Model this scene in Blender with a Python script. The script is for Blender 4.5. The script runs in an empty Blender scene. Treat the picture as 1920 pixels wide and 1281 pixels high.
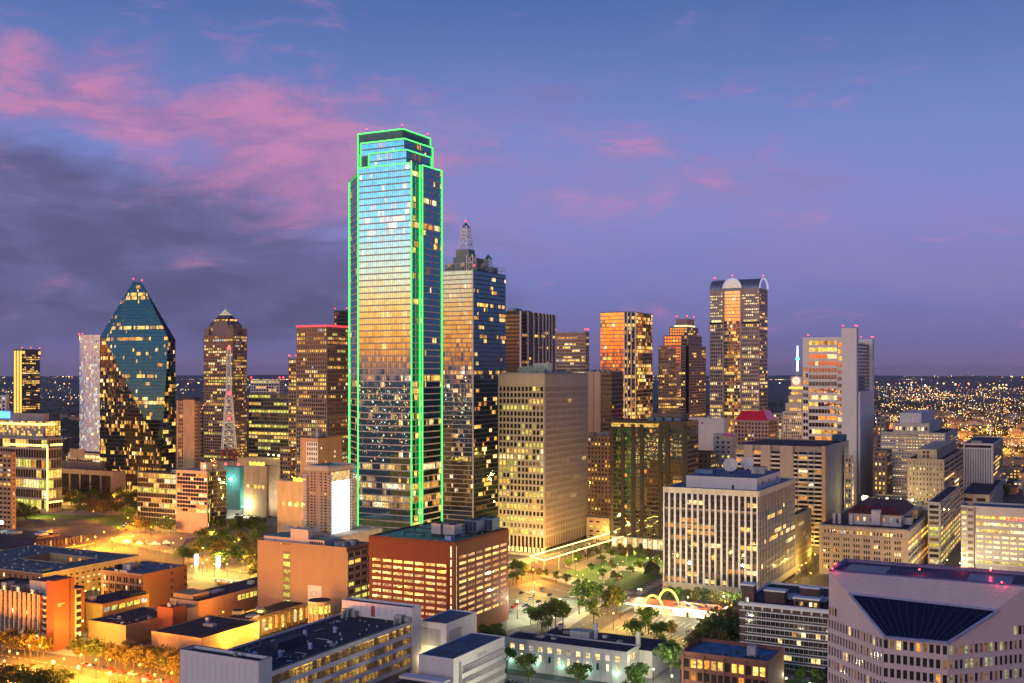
import bpy, math, random
from mathutils import Vector
random.seed(7)
R_ = random.Random(11)
rad = math.radians
SC = bpy.context.scene
COL = SC.collection
# ------------------------------------------------------------------ camera, sky, sun, exposure
F = 2080.0; CX = 960.0; YH = 700.0; H = 131.0; TH = rad(27.65)
cam = bpy.data.cameras.new('camera'); cam_o = bpy.data.objects.new('camera', cam); COL.objects.link(cam_o)
cam_o.location = (0, 0, H); cam_o.rotation_euler = (rad(90), 0, 0)
cam.sensor_width = 36; cam.lens = 36 * F / 1920; cam.shift_y = (YH - 640.5) / 1920
cam.clip_start = 1; cam.clip_end = 60000
SC.camera = cam_o
SC.view_settings.view_transform = 'Standard'; SC.view_settings.look = 'None'
SC.view_settings.exposure = 0.12; SC.view_settings.gamma = 1
SC.cycles.max_bounces = 5; SC.cycles.diffuse_bounces = 2; SC.cycles.glossy_bounces = 3
SC.cycles.use_adaptive_sampling = True; SC.cycles.adaptive_threshold = 0.03; SC.cycles.volume_bounces = 0
SC.cycles.sample_clamp_indirect = 2.5; SC.cycles.caustics_reflective = False; SC.cycles.caustics_refractive = False

SUNSET = Vector((-.82, -.57, 0)).normalized()

class NB:
    """small node builder"""
    def __init__(s, nt): s.nt = nt; s.l = nt.links.new
    def n(s, t, **k):
        o = s.nt.nodes.new(t)
        for a, b in k.items(): setattr(o, a, b)
        return o
    def m(s, op, a, b=None, c=None):
        o = s.n('ShaderNodeMath', operation=op)
        for i, v in enumerate((a, b, c)):
            if v is None: continue
            if isinstance(v, (int, float)): o.inputs[i].default_value = v
            else: s.l(v, o.inputs[i])
        return o.outputs[0]
    def v(s, op, a, b=None):
        o = s.n('ShaderNodeVectorMath', operation=op)
        for i, x in enumerate((a, b)):
            if x is None: continue
            if isinstance(x, (tuple, list, Vector)): o.inputs[i].default_value = tuple(x)
            else: s.l(x, o.inputs[i])
        return o.outputs[1] if op == 'DOT_PRODUCT' else o.outputs[0]
    def ramp(s, f, stops, interp='LINEAR'):
        o = s.n('ShaderNodeValToRGB'); e = o.color_ramp.elements; o.color_ramp.interpolation = interp
        while len(e) > 1: e.remove(e[-1])
        for i, (p, c) in enumerate(stops):
            x = e[0] if i == 0 else e.new(p)
            x.position = p; x.color = (*c, 1) if len(c) == 3 else c
        s.l(f, o.inputs[0]); return o.outputs[0]
    def mix(s, f, a, b, mode='MIX'):
        o = s.n('ShaderNodeMix', data_type='RGBA', blend_type=mode, clamp_factor=True)
        for i, x in ((0, f), (6, a), (7, b)):
            if isinstance(x, (int, float)): o.inputs[i].default_value = x
            elif isinstance(x, tuple): o.inputs[i].default_value = (*x[:3], 1)
            else: s.l(x, o.inputs[i])
        return o.outputs[2]
    def sstep(s, x, a, b):
        o = s.n('ShaderNodeMapRange', interpolation_type='SMOOTHSTEP'); s.l(x, o.inputs[0])
        o.inputs[1].default_value = a; o.inputs[2].default_value = b
        return o.outputs[0]
    def noise(s, vec, scale, detail=4, rough=.55):
        o = s.n('ShaderNodeTexNoise'); s.l(vec, o.inputs['Vector'])
        o.inputs['Scale'].default_value = scale; o.inputs['Detail'].default_value = detail
        o.inputs['Roughness'].default_value = rough
        return o.outputs[0]

def make_world():
    w = bpy.data.worlds.new('World'); SC.world = w; w.use_nodes = True
    nt = w.node_tree; nt.nodes.clear(); b = NB(nt)
    tc = b.n('ShaderNodeTexCoord'); d = b.v('NORMALIZE', tc.outputs['Generated'])
    sx = b.n('ShaderNodeSeparateXYZ'); b.l(d, sx.inputs[0]); x, y, z = sx.outputs
    el = b.m('MULTIPLY', b.m('ARCSINE', z), 57.2958)
    az = b.m('MULTIPLY', b.m('ARCTAN2', x, y), 57.2958)
    elf = b.m('DIVIDE', b.m('ADD', el, 5), 95)
    E = lambda e: (e + 5) / 95
    east = b.ramp(elf, [(0, (.07, .05, .14)), (E(0), (.180, .130, .27)), (E(1.5), (.155, .145, .34)), (E(4), (.165, .185, .45)),
                        (E(8), (.210, .232, .55)), (E(12), (.172, .228, .54)), (E(19), (.070, .140, .38)), (E(40), (.04, .075, .24)), (1, (.03, .05, .17))])
    west = b.ramp(elf, [(0, (.6, .12, .03)), (E(0), (.45, .15, .10)), (E(.9), (1.6, .40, .07)), (E(2.2), (2.3, .72, .13)), (E(3.8), (2.0, 1.0, .38)), (E(5.6), (1.5, 1.25, 1.0)),
                        (E(8), (.72, 1.15, 1.55)), (E(12.5), (.24, .78, 1.35)), (E(25), (.09, .28, .62)), (E(50), (.04, .09, .28)), (1, (.03, .05, .17))])
    hl = b.v('NORMALIZE', b.v('MULTIPLY', d, (1, 1, 0)))
    ds = b.v('DOT_PRODUCT', hl, SUNSET)
    sky = b.mix(b.sstep(ds, .05, .92), east, west)
    # physical twilight sky underneath
    ni = b.n('ShaderNodeTexSky', sky_type='NISHITA', sun_disc=False)
    ni.sun_elevation = rad(1.0); ni.sun_rotation = math.atan2(SUNSET.x, SUNSET.y); ni.altitude = 150
    # clouds
    st = b.v('MULTIPLY', d, (1, 1, 3.4))
    warp = b.noise(b.v('ADD', st, (3.1, 1.7, .4)), 5, 3)
    wv = b.n('ShaderNodeCombineXYZ'); b.l(warp, wv.inputs[0]); b.l(warp, wv.inputs[2])
    stw = b.v('ADD', st, b.v('SCALE', wv.outputs[0]) if False else b.v('MULTIPLY', wv.outputs[0], (.10, .10, .22)))
    n1 = b.noise(stw, 9, 6, .6); n2 = b.noise(b.v('ADD', stw, (7, 2, 5)), 4.2, 5, .58)
    def blob(a0, e0, sa, se, tilt=0):
        da = b.m('SUBTRACT', az, a0); de = b.m('SUBTRACT', b.m('SUBTRACT', el, e0), b.m('MULTIPLY', da, tilt))
        q = b.m('ADD', b.m('POWER', b.m('DIVIDE', da, sa), 2), b.m('POWER', b.m('DIVIDE', de, se), 2))
        return b.m('EXPONENT', b.m('MULTIPLY', q, -1))
    def add(*a):
        r = a[0]
        for i in a[1:]: r = b.m('ADD', r, i)
        return r
    grey = add(blob(-30, 8, 15, 5.0, -.12), b.m('MULTIPLY', blob(-16, 5.5, 11, 3.6, -.12), .8), b.m('MULTIPLY', blob(-22, 3, 12, 3), .6), b.m('MULTIPLY', blob(-60, 7, 30, 5), .5))
    gm = b.sstep(b.m('ADD', b.m('MULTIPLY', grey, .62), b.m('MULTIPLY', b.m('SUBTRACT', n2, .5), 1.5)), .10, .62)
    sky = b.mix(b.m('MULTIPLY', gm, .86), sky, b.mix(b.sstep(n1, .35, .7), (.085, .082, .18), (.13, .122, .27)))
    pk = add(blob(-12.5, 11.6, 7.5, 2.8, -.20), b.m('MULTIPLY', blob(-23, 14, 5.5, 2.4, .1), .75), blob(-10, 10.0, 4.8, 2.4, -.1), b.m('MULTIPLY', blob(-19, 12.0, 4, 1.5, -.2), .7),
             b.m('MULTIPLY', blob(4.5, 10.3, 8.5, 2.2, -.03), .42), b.m('MULTIPLY', blob(-5, 13.8, 3.5, 1.6, .15), .4), b.m('MULTIPLY', blob(13, 13.5, 5, 1.5, .1), .12),
             b.m('MULTIPLY', blob(22, 6.2, 8, 1.6, .1), .22), b.m('MULTIPLY', blob(9, 10.5, 4, 1.5, .1), .15))
    n3 = b.noise(b.v('ADD', b.v('MULTIPLY', stw, (1, 1, .8)), (1, 9, 2)), 14, 7, .62)
    pm = b.sstep(b.m('ADD', b.m('MULTIPLY', pk, .66), b.m('ADD', b.m('MULTIPLY', b.m('SUBTRACT', n1, .5), 1.25), b.m('MULTIPLY', b.m('SUBTRACT', n3, .5), 1.25))), .10, .86)
    sky = b.mix(b.m('MULTIPLY', pm, .80), sky, b.mix(b.sstep(n3, .38, .66), (.33, .17, .38), (.58, .22, .40)))
    # thin high cloud all round
    th = b.m('MULTIPLY', b.sstep(n2, .5, .8), b.sstep(el, 1, 12))
    sky = b.mix(b.m('MULTIPLY', th, .22), sky, (.32, .24, .48))
    mv = b.m('MULTIPLY', add(blob(6, 8.5, 12, 3.2, .02), b.m('MULTIPLY', blob(20, 5, 9, 2.6), .9), b.m('MULTIPLY', blob(-4, 12, 8, 3), .6)), b.sstep(n2, .30, .66))
    sky = b.mix(b.m('MULTIPLY', mv, .30), sky, (.36, .22, .44))
    tot = b.mix(1.0, sky, b.mix(1.0, ni.outputs[0], (.0016, .0016, .0016), 'MULTIPLY'), 'ADD')
    bg = b.n('ShaderNodeBackground'); b.l(tot, bg.inputs[0]); bg.inputs[1].default_value = 1.0
    out = b.n('ShaderNodeOutputWorld'); b.l(bg.outputs[0], out.inputs[0])
    w.cycles.sampling_method = 'MANUAL'; w.cycles.sample_map_resolution = 512
make_world()

sun = bpy.data.lights.new('afterglow_sun', 'SUN'); sun.energy = 0.65; sun.angle = rad(12); sun.color = (1, .70, .56)
sun_o = bpy.data.objects.new('afterglow_sun', sun); COL.objects.link(sun_o)
sun_o.rotation_euler = Vector((.45, .89, -.22)).to_track_quat('-Z', 'Y').to_euler()

# ------------------------------------------------------------------ pixel survey -> ground positions
def P(px, py, Y): return Vector(((px - CX) / F * Y, Y, H - (py - YH) / F * Y))
def G(px, py, z=0.0):
    Y = (H - z) * F / (py - YH); return Vector(((px - CX) / F * Y, Y, z))
def zat(py, Y): return H - (py - YH) * Y / F

# ------------------------------------------------------------------ materials
MT = {}
def M(name, col, rough=.75, var=.22, scale=.25, metal=0., bump=0., fine=3., spec=.4, sheet=None):
    sheet = ('roof' in name) if sheet is None else sheet
    if name in MT: return MT[name]
    m = bpy.data.materials.new(name); m.use_nodes = True; b = NB(m.node_tree)
    p = m.node_tree.nodes['Principled BSDF']
    tc = b.n('ShaderNodeTexCoord').outputs['Object']
    n1 = b.noise(b.v('MULTIPLY', tc, (1, 1, .35)), scale, 4); n2 = b.noise(tc, fine, 3)
    n3 = b.noise(b.v('MULTIPLY', tc, (.55, .55, .035)), 1.0, 4, .65)
    f = b.m('ADD', b.m('ADD', b.m('MULTIPLY', n1, .45), b.m('MULTIPLY', n2, .22)), b.m('MULTIPLY', n3, .33))
    lo = tuple(c * (1 - var * 1.6) for c in col); hi = tuple(min(1, c * (1 + var * 1.3)) for c in col)
    c = b.ramp(f, [(.3, lo), (.5, col), (.7, hi)])
    if sheet:   # roofing felt laid in strips, with patches
        br = b.n('ShaderNodeTexBrick'); b.l(b.v('MULTIPLY', tc, (1, 1, 0)), br.inputs['Vector']); br.inputs['Scale'].default_value = 1.0
        br.inputs['Brick Width'].default_value = 7.5; br.inputs['Row Height'].default_value = 2.2; br.inputs['Mortar Size'].default_value = .06
        br.inputs['Color1'].default_value = (.62, .62, .62, 1); br.inputs['Color2'].default_value = (1.3, 1.3, 1.3, 1); br.inputs['Mortar'].default_value = (.45, .45, .45, 1)
        pt = b.ramp(b.noise(b.v('MULTIPLY', tc, (1, 1, 0)), .16, 3), [(.40, (.7,) * 3), (.5, (1,) * 3), (.62, (1.0,) * 3), (.66, (1.7,) * 3)])
        c = b.mix(1.0, b.mix(1.0, c, br.outputs[0], 'MULTIPLY'), pt, 'MULTIPLY')
    b.l(c, p.inputs['Base Color']); p.inputs['Roughness'].default_value = rough; p.inputs['Metallic'].default_value = metal
    p.inputs['Specular IOR Level'].default_value = spec
    if bump:
        bp = b.n('ShaderNodeBump'); bp.inputs['Strength'].default_value = bump; bp.inputs['Distance'].default_value = .2
        b.l(n2, bp.inputs['Height']); b.l(bp.outputs[0], p.inputs['Normal'])
    MT[name] = m; return m
def EM(name, col, s, light=True):
    if name in MT: return MT[name]
    m = bpy.data.materials.new(name); m.use_nodes = True
    p = m.node_tree.nodes['Principled BSDF']; p.inputs['Base Color'].default_value = (.1, .1, .1, 1)
    p.inputs['Emission Color'].default_value = (*col, 1); p.inputs['Emission Strength'].default_value = s
    m.cycles.emission_sampling = 'AUTO' if light else 'NONE'
    MT[name] = m; return m
def MIRROR(name, col, rough=.02, dark=0.):
    """coated curtain-wall glass"""
    if name in MT: return MT[name]
    m = bpy.data.materials.new(name); m.use_nodes = True; b = NB(m.node_tree)
    p = m.node_tree.nodes['Principled BSDF']; p.inputs['Metallic'].default_value = 1
    pos = b.n('ShaderNodeNewGeometry').outputs['Position']
    n = b.noise(pos, .35, 2)
    c = b.ramp(n, [(.3, tuple(x * .82 for x in col)), (.7, tuple(min(1, x * 1.08) for x in col))])
    b.l(c, p.inputs['Base Color']); p.inputs['Roughness'].default_value = rough
    MT[name] = m; return m
def LIT(name, col, s, refl=(.02, .02, .025), metal=0.):
    """window with a lit room behind it"""
    if name in MT: return MT[name]
    m = bpy.data.materials.new(name); m.use_nodes = True; b = NB(m.node_tree)
    p = m.node_tree.nodes['Principled BSDF']; p.inputs['Base Color'].default_value = (*refl, 1)
    p.inputs['Roughness'].default_value = .08; p.inputs['Metallic'].default_value = metal
    pos = b.n('ShaderNodeNewGeometry').outputs['Position']
    n = b.noise(b.v('MULTIPLY', pos, (1, 1, 1.5)), .55, 3, .7)
    k = b.ramp(n, [(.36, (.22,) * 3), (.45, (.5,) * 3), (.52, (.95,) * 3), (.70, (1.0, 1.0, 1.0))])
    n2 = b.noise(b.v('ADD', pos, (40, 9, 3)), .22, 1)
    cc = b.ramp(n2, [(.35, (col[0], col[1] * .80, col[2] * .62)), (.5, col), (.65, (col[0], min(1, col[1] * 1.12), min(1, col[2] * 1.5)))])
    rp = b.m('FRACT', b.m('ADD', b.n('ShaderNodeNewGeometry').outputs['Random Per Island'], b.n('ShaderNodeObjectInfo').outputs['Random']))
    k = b.mix(1.0, k, b.ramp(rp, [(0, (.30,) * 3), (.35, (.7,) * 3), (.7, (1,) * 3), (1, (1,) * 3)]), 'MULTIPLY')
    cc = b.mix(b.m('MULTIPLY', b.m('FRACT', b.m('MULTIPLY', rp, 7.3)), .35), cc, (col[0], col[1] * .7, col[2] * .5))
    b.l(b.mix(1.0, cc, k, 'MULTIPLY'), p.inputs['Emission Color']); p.inputs['Emission Strength'].default_value = s * 1.3
    m.cycles.emission_sampling = 'NONE'
    MT[name] = m; return m
def GLASS(name, col=(.012, .014, .018), ior=2.0, rough=.06):
    if name in MT: return MT[name]
    m = bpy.data.materials.new(name); m.use_nodes = True
    p = m.node_tree.nodes['Principled BSDF']; p.inputs['Base Color'].default_value = (*col, 1)
    p.inputs['Roughness'].default_value = rough; p.inputs['IOR'].default_value = ior
    MT[name] = m; return m

g_off = GLASS('dark_window_glass'); g_off2 = GLASS('brown_window_glass', (.03, .022, .016), 1.8)
y1 = LIT('lit_yellow', (1, .60, .11), 1.6); y2 = LIT('lit_amber', (1, .45, .07), .85); y3 = LIT('lit_dim', (.9, .50, .15), .2)
w1 = LIT('lit_warm_white', (1, .76, .32), 1.8); gr1 = LIT('lit_greenish', (.85, .82, .14), 1.1); o1 = LIT('lit_orange', (1, .36, .05), 1.2)
c1 = LIT('lit_cool', (.85, .95, 1), .8)
MIX_Y = [(g_off, 0), (y1, .45), (y2, .3), (w1, .15), (y3, .1)]
concrete = M('concrete', (.42, .38, .34)); white_c = M('white_concrete', (.68, .64, .61), var=.10); pink_c = M('pink_granite', (.55, .42, .40), var=.10)
beige = M('beige_stone', (.46, .36, .26)); cream = M('cream_stone', (.55, .47, .36)); brown = M('brown_granite', (.20, .13, .09))
brick_red = M('red_brick', (.24, .065, .028), fine=6, var=.14); brick_or = M('orange_brick', (.36, .15, .06), fine=6); brick_dk = M('dark_brick', (.09, .05, .045), fine=6)
tan = M('tan_panel', (.36, .23, .14)); taupe = M('taupe_panel', (.30, .23, .19))
dark = M('dark_metal', (.03, .03, .035), rough=.5); steel = M('painted_steel', (.45, .48, .45), rough=.5, var=.1); black_g = M('black_granite', (.018, .015, .015), rough=.3)
roof_navy = M('navy_roof', (.014, .018, .042), rough=.85, scale=.12, var=.35, fine=1.2); roof_blue = M('blue_roof', (.015, .085, .17), rough=.6, scale=.1, var=.3, fine=.8)
roof_teal = M('teal_roof', (.02, .20, .165), rough=.55, scale=.1, var=.3, fine=.8); roof_dark = M('dark_roof', (.024, .021, .030), rough=.85, scale=.15, var=.35, fine=1.2)
roof_red = M('maroon_roof', (.10, .02, .025), rough=.7); unit_m = M('roof_unit_metal', (.42, .40, .38), rough=.5, var=.2, scale=.6)
neon_g = EM('green_neon', (.07, 1.0, .13), 3.6); neon_halo = EM('green_halo', (.0, .50, .05), .55); neon_r = EM('red_neon', (1, .03, .05), 2, False); neon_y = EM('yellow_neon', (1, .66, .16), 3.0)
neon_w = EM('white_neon', (.8, .88, 1), 2, False); red_lamp = EM('red_beacon', (1, .05, .06), 4, False)

# ------------------------------------------------------------------ mesh builder
class MB:
    def __init__(s): s.v = []; s.f = []; s.m = []
    def quad(s, a, b, c, d, mi=0):
        i = len(s.v); s.v += [tuple(a), tuple(b), tuple(c), tuple(d)]; s.f.append((i, i + 1, i + 2, i + 3)); s.m.append(mi); return s
    def poly(s, pts, mi=0):
        i = len(s.v); s.v += [tuple(p) for p in pts]; s.f.append(tuple(range(i, i + len(pts)))); s.m.append(mi); return s
    def box(s, x0, x1, y0, y1, z0, z1, mi=0, top=None):
        if x0 > x1: x0, x1 = x1, x0
        if y0 > y1: y0, y1 = y1, y0
        i = len(s.v)
        s.v += [(x0, y0, z0), (x1, y0, z0), (x1, y1, z0), (x0, y1, z0), (x0, y0, z1), (x1, y0, z1), (x1, y1, z1), (x0, y1, z1)]
        for q in ((0, 3, 2, 1), (4, 5, 6, 7), (0, 1, 5, 4), (1, 2, 6, 5), (2, 3, 7, 6), (3, 0, 4, 7)):
            s.f.append(tuple(i + k for k in q)); s.m.append(mi)
        if top is not None: s.m[-5] = top
        return s
    def prism(s, pts, z0, z1, mi=0, top=None):
        n = len(pts)
        a = sum(pts[i][0] * pts[(i + 1) % n][1] - pts[(i + 1) % n][0] * pts[i][1] for i in range(n))
        if a < 0: pts = list(reversed(pts))
        zz = (lambda p, k: p[2 + k] if len(p) > 2 + k else (z0, z1)[k])
        i = len(s.v)
        s.v += [(p[0], p[1], z0) for p in pts] + [(p[0], p[1], z1) for p in pts]
        s.f.append(tuple(i + k for k in reversed(range(n)))); s.m.append(mi)
        s.f.append(tuple(i + n + k for k in range(n))); s.m.append(mi if top is None else top)
        for k in range(n):
            q = (k + 1) % n; s.f.append((i + k, i + q, i + n + q, i + n + k)); s.m.append(mi)
        return s
    def tube(s, a, b, r, n=5, mi=0, r2=None, cap=True):
        a = Vector(a); b = Vector(b); d = (b - a).normalized()
        u = d.orthogonal().normalized(); w = d.cross(u); i = len(s.v); r2 = r if r2 is None else r2
        for p, rr in ((a, r), (b, r2)):
            for k in range(n):
                t = 2 * math.pi * k / n; s.v.append(tuple(p + (u * math.cos(t) + w * math.sin(t)) * rr))
        for k in range(n):
            q = (k + 1) % n; s.f.append((i + k, i + q, i + n + q, i + n + k)); s.m.append(mi)
        if cap:
            s.f.append(tuple(i + k for k in reversed(range(n)))); s.f.append(tuple(i + n + k for k in range(n))); s.m += [mi, mi]
        return s
    def cyl(s, cx, cy, r, z0, z1, n=16, mi=0, top=None, r2=None):
        r2 = r if r2 is None else r2; i = len(s.v)
        for z, rr in ((z0, r), (z1, r2)):
            for k in range(n):
                t = 2 * math.pi * k / n; s.v.append((cx + rr * math.cos(t), cy + rr * math.sin(t), z))
        for k in range(n):
            q = (k + 1) % n; s.f.append((i + k, i + q, i + n + q, i + n + k)); s.m.append(mi)
        s.f.append(tuple(i + k for k in reversed(range(n)))); s.f.append(tuple(i + n + k for k in range(n))); s.m += [mi, mi if top is None else top]
        return s
    def ball(s, c, r, n=8, mi=0, sz=1.):
        i = len(s.v); k2 = max(3, n // 2); c = Vector(c)
        s.v.append(tuple(c + Vector((0, 0, r * sz))))
        for a in range(1, k2):
            ph = math.pi * a / k2
            for b in range(n):
                t = 2 * math.pi * b / n
                s.v.append(tuple(c + Vector((r * math.sin(ph) * math.cos(t), r * math.sin(ph) * math.sin(t), r * sz * math.cos(ph)))))
        s.v.append(tuple(c - Vector((0, 0, r * sz)))); e = len(s.v) - 1
        for b in range(n):
            s.f.append((i, i + 1 + b, i + 1 + (b + 1) % n)); s.m.append(mi)
            s.f.append((e, e - n + (b + 1) % n, e - n + b)); s.m.append(mi)
        for a in range(k2 - 2):
            for b in range(n):
                p = i + 1 + a * n; q = (b + 1) % n
                s.f.append((p + b, p + n + b, p + n + q, p + q)); s.m.append(mi)
        return s
    def mesh(s, name, mats):
        me = bpy.data.meshes.new(name); me.from_pydata(s.v, [], s.f)
        for m in (mats if isinstance(mats, (list, tuple)) else [mats]): me.materials.append(m)
        if s.m and max(s.m): me.polygons.foreach_set('material_index', s.m)
        me.update(); return me
    def build(s, name, mats, parent=None, loc=None, **tags):
        if not s.f: return None
        return obj(name, s.mesh(name, mats), parent, loc, **tags)

def obj(name, me, parent=None, loc=None, rz=0, **tags):
    o = bpy.data.objects.new(name, me); COL.objects.link(o)
    if parent: o.parent = parent
    if loc is not None: o.location = loc
    if rz: o.rotation_euler = (0, 0, rz)
    for k, v in tags.items():
        if v: o[{'cat': 'category'}.get(k, k)] = v
    return o
def empty(name, label, cat, loc=(0, 0, 0), rz=0, group=None):
    return obj(name, None, None, loc, rz, label=label, cat=cat, group=group)

# ------------------------------------------------------------------ lit patterns
def pick(r, table):
    t = sum(w for _, w in table); x = r.random() * t
    for i, w in table:
        x -= w
        if x <= 0: return i
    return table[-1][0]
def pattern(nr, nc, on, run=.45, rows=None, seed=0, tab=((1, .45), (2, .3), (3, .15), (4, .1))):
    """row runs of lit windows: on = share lit; rows = {row: share}"""
    r = random.Random(seed); out = []
    for j in range(nr):
        p = on * r.choice((.1, .3, .6, .8, 1, 1.2, 3.0)) if rows is None or j not in rows else rows[j]
        p = min(p, .97); row = []; cur = r.random() < p; k = pick(r, tab)
        for i in range(nc):
            if r.random() > run:
                cur = r.random() < p
                if r.random() < .5: k = pick(r, tab)
            row.append(k if cur else 0)
        out.append(row)
    return out

# ------------------------------------------------------------------ a building on the survey grid
PANE = {}
FOOT = []
class Bld:
    """front corner at pixel column pxc and depth Y; left face runs to column pxl, right face to pxr; local x = right face, y = left face"""
    def __init__(s, name, label, cat, pxc, Y, pxl, pxr, ytop, th=TH, group=None, parent=None, D=None, W=None):
        sn, c = math.sin(th), math.cos(th); s.th = th
        s.C = Vector(((pxc - CX) / F * Y, Y, 0)); X = s.C.x
        kl = (pxl - CX) / F; s.W = W or (X - kl * Y) / (c + kl * sn)
        if D: s.D = D
        else:
            kr = (pxr - CX) / F; s.D = (kr * Y - X) / (sn - kr * c)
        s.h = zat(ytop, Y); s.Y = Y
        s.root = parent or empty(name, label, cat, s.C, math.pi / 2 - th, group)
        s.ax = Vector((sn, c, 0)); s.ay = Vector((-c, sn, 0)); s.seed = sum(map(ord, name + label)) % 9973
        s.r = random.Random(s.seed)
        FOOT.append(s)
    def local(s, w): d = Vector(w) - s.C; return Vector((d.dot(s.ax), d.dot(s.ay), w[2]))
    def z(s, py, x=0, y=0): return zat(py, s.Y + s.ax.y * x + s.ay.y * y)
    def fp(s, face, t, z, o):
        return {'L': (-o, t, z), 'R': (t, -o, z), 'K': (t, s.W + o, z), 'B': (s.D + o, t, z)}[face]
    def slab(s, mb, face, t0, t1, z0, z1, o0, o1, mi=0):
        a = s.fp(face, t0, z0, o0); b = s.fp(face, t1, z1, o1); mb.box(a[0], b[0], a[1], b[1], z0, z1, mi)
    def wall(s, mat, z0=0, z1=None, roof=None, par=.9, x0=0, x1=None, y0=0, y1=None, name='wall', pmat=None, rname='roof', pw=.4):
        x1 = s.D if x1 is None else x1; y1 = s.W if y1 is None else y1; z1 = s.h if z1 is None else z1
        MB().box(x0, x1, y0, y1, z0, z1 - (par if roof else 0)).build(name, mat, s.root)
        if roof:
            zr = z1 - par
            m = MB(); m.box(x0 + pw, x1 - pw, y0 + pw, y1 - pw, zr + .02, zr + .12)
            m.build(rname, roof, s.root)
            m = MB(); e = .03
            m.box(x0 - e, x0 + pw, y0 - e, y1 + e, zr, z1); m.box(x1 - pw, x1 + e, y0 - e, y1 + e, zr, z1)
            m.box(x0 + pw, x1 - pw, y0 - e, y0 + pw, zr, z1); m.box(x0 + pw, x1 - pw, y1 - pw, y1 + e, zr, z1)
            m.build('parapet', pmat or mat, s.root)
    def part(s, name, face, t0, t1, z0, z1, o0, o1, mat, up=None, **k):
        m = MB(); s.slab(m, face, t0, t1, z0, z1, o0, o1); return m.build(name, mat, up or s.root, **k)
    def grid(s, face, t0, t1, z0, z1, nc, nr, pier=.5, span=1.2, proj=.35, pm=None, sm=None, sproj=None, on=.3, run=.45, rows=None, tab=((1, .45), (2, .3), (3, .15), (4, .1)),
             mats=None, single=False, frames='joined', tilt=0., seed=None, split=1, ends=True, skip=None, pat=None):
        """nc x nr panes between piers and spandrels; single: every pane its own part"""
        r = s.r
        if mats is None: mats = [g_off, y1, y2, w1, y3, c1, gr1]; tab = tuple(tab) + ((5, .05), (6, .08))
        cw = (t1 - t0) / nc; rh = (z1 - z0) / nr; sproj = proj if sproj is None else sproj
        pat = pat or pattern(nr, nc, on, run, rows, s.seed + ord(face) if seed is None else seed, tab)
        mb = MB(); pw, ph = cw - pier, rh - span
        for j in range(nr):
            for i in range(nc):
                if skip and skip(i, j): continue
                k = pat[nr - 1 - j][i]; a = t0 + i * cw + pier / 2; zb = z0 + j * rh + span * .55
                if single:
                    key = (round(pw, 2), round(ph, 2), mats[k].name)
                    if key not in PANE:
                        q = MB(); q.quad((-pw / 2, 0, 0), (pw / 2, 0, 0), (pw / 2, 0, ph), (-pw / 2, 0, ph), 0)
                        q.box(-pw / 2, pw / 2, -.14, 0, 0, min(.18, ph * .08), 1)
                        for e in range(1, split): x = -pw / 2 + pw * e / split; q.box(x - .07, x + .07, -.10, .0, min(.18, ph * .08), ph, 1)
                        PANE[key] = q.mesh('window', [mats[k], pm or dark])
                    p = s.fp(face, a + pw / 2, zb, .05)
                    obj('window', PANE[key], s.root, p, {'R': 0, 'L': -math.pi / 2, 'K': math.pi, 'B': math.pi / 2}[face])
                else:
                    q0, q1 = (r.gauss(0, tilt), r.gauss(0, tilt)) if tilt else (0, 0)
                    o = lambda u, w: .06 + tilt * 3 * (1 if tilt else 0) + u * q0 * pw + w * q1 * ph
                    f = lambda t, z, oo: s.fp(face, t, z, oo)
                    ca = (f(a, zb, o(-.5, -.5)), f(a + pw, zb, o(.5, -.5)), f(a + pw, zb + ph, o(.5, .5)), f(a, zb + ph, o(-.5, .5)))
                    mb.quad(*(ca if face in 'RB' else ca[::-1]), k)
        if not single: mb.build('windows', mats, s.root, kind='stuff')
        fm = MB()
        bars = []
        if pier and pm:
            for i in range(0 if ends else 1, nc + 1 if ends else nc): bars.append(('pier', t0 + i * cw - pier / 2, t0 + i * cw + pier / 2, z0, z1, proj, pm))
        if span and (sm or pm):
            for j in range(nr + 1):
                za = z0 + j * rh - span * .45; zb = z0 + j * rh + span * .55
                bars.append(('spandrel', t0 - pier / 2 * ends, t1 + pier / 2 * ends, max(za, z0 if j == 0 else za), min(zb, z1) if j == nr else zb, sproj + .02, sm or pm))
        if frames == 'single':
            for n, a, b, c, d, o, mt in bars:
                s.part(n, face, a, b, c, d, 0, o, mt)
        else:
            ms = [pm or sm, sm or pm]
            for n, a, b, c, d, o, mt in bars: s.slab(fm, face, a, b, c, d, 0, o, 0 if n == 'pier' else 1)
            fm.build('facade_frame', ms, s.root, kind='stuff')
    def panels(s, face, t0, t1, z0, z1, nc, nr, mat, gap=.12, o=.12, name='wall_panel', skip=None):
        cw = (t1 - t0) / nc; rh = (z1 - z0) / nr
        q = MB()
        me = None
        for j in range(nr):
            for i in range(nc):
                if skip and skip(i, j): continue
                if me is None:
                    w = (cw - gap) / 2
                    me = MB().box(-w, w, -o, 0, gap / 2, rh - gap / 2).mesh(name, mat)
                p = s.fp(face, t0 + (i + .5) * cw, z0 + j * rh, 0)
                obj(name, me, s.root, p, {'R': 0, 'L': -math.pi / 2}[face])
    def unit(s, x, y, w, d, h, z=None, mat=None, fans=0, name='rooftop_unit'):
        z = s.h - .8 if z is None else z
        o = MB().box(x, x + w, y, y + d, z, z + h).build(name, mat or unit_m, s.root)
        MB().box(x + w * .08, x + w * .92, y + d * .08, y + d * .92, z + h, z + h + .18).build('unit_grille', dark, o)
        for i in range(fans): MB().cyl(x + w * (i + .5) / fans, y + d / 2, min(w / fans, d) * .34, z + h + .18, z + h + .7, 10).build('fan', dark, o)
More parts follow.
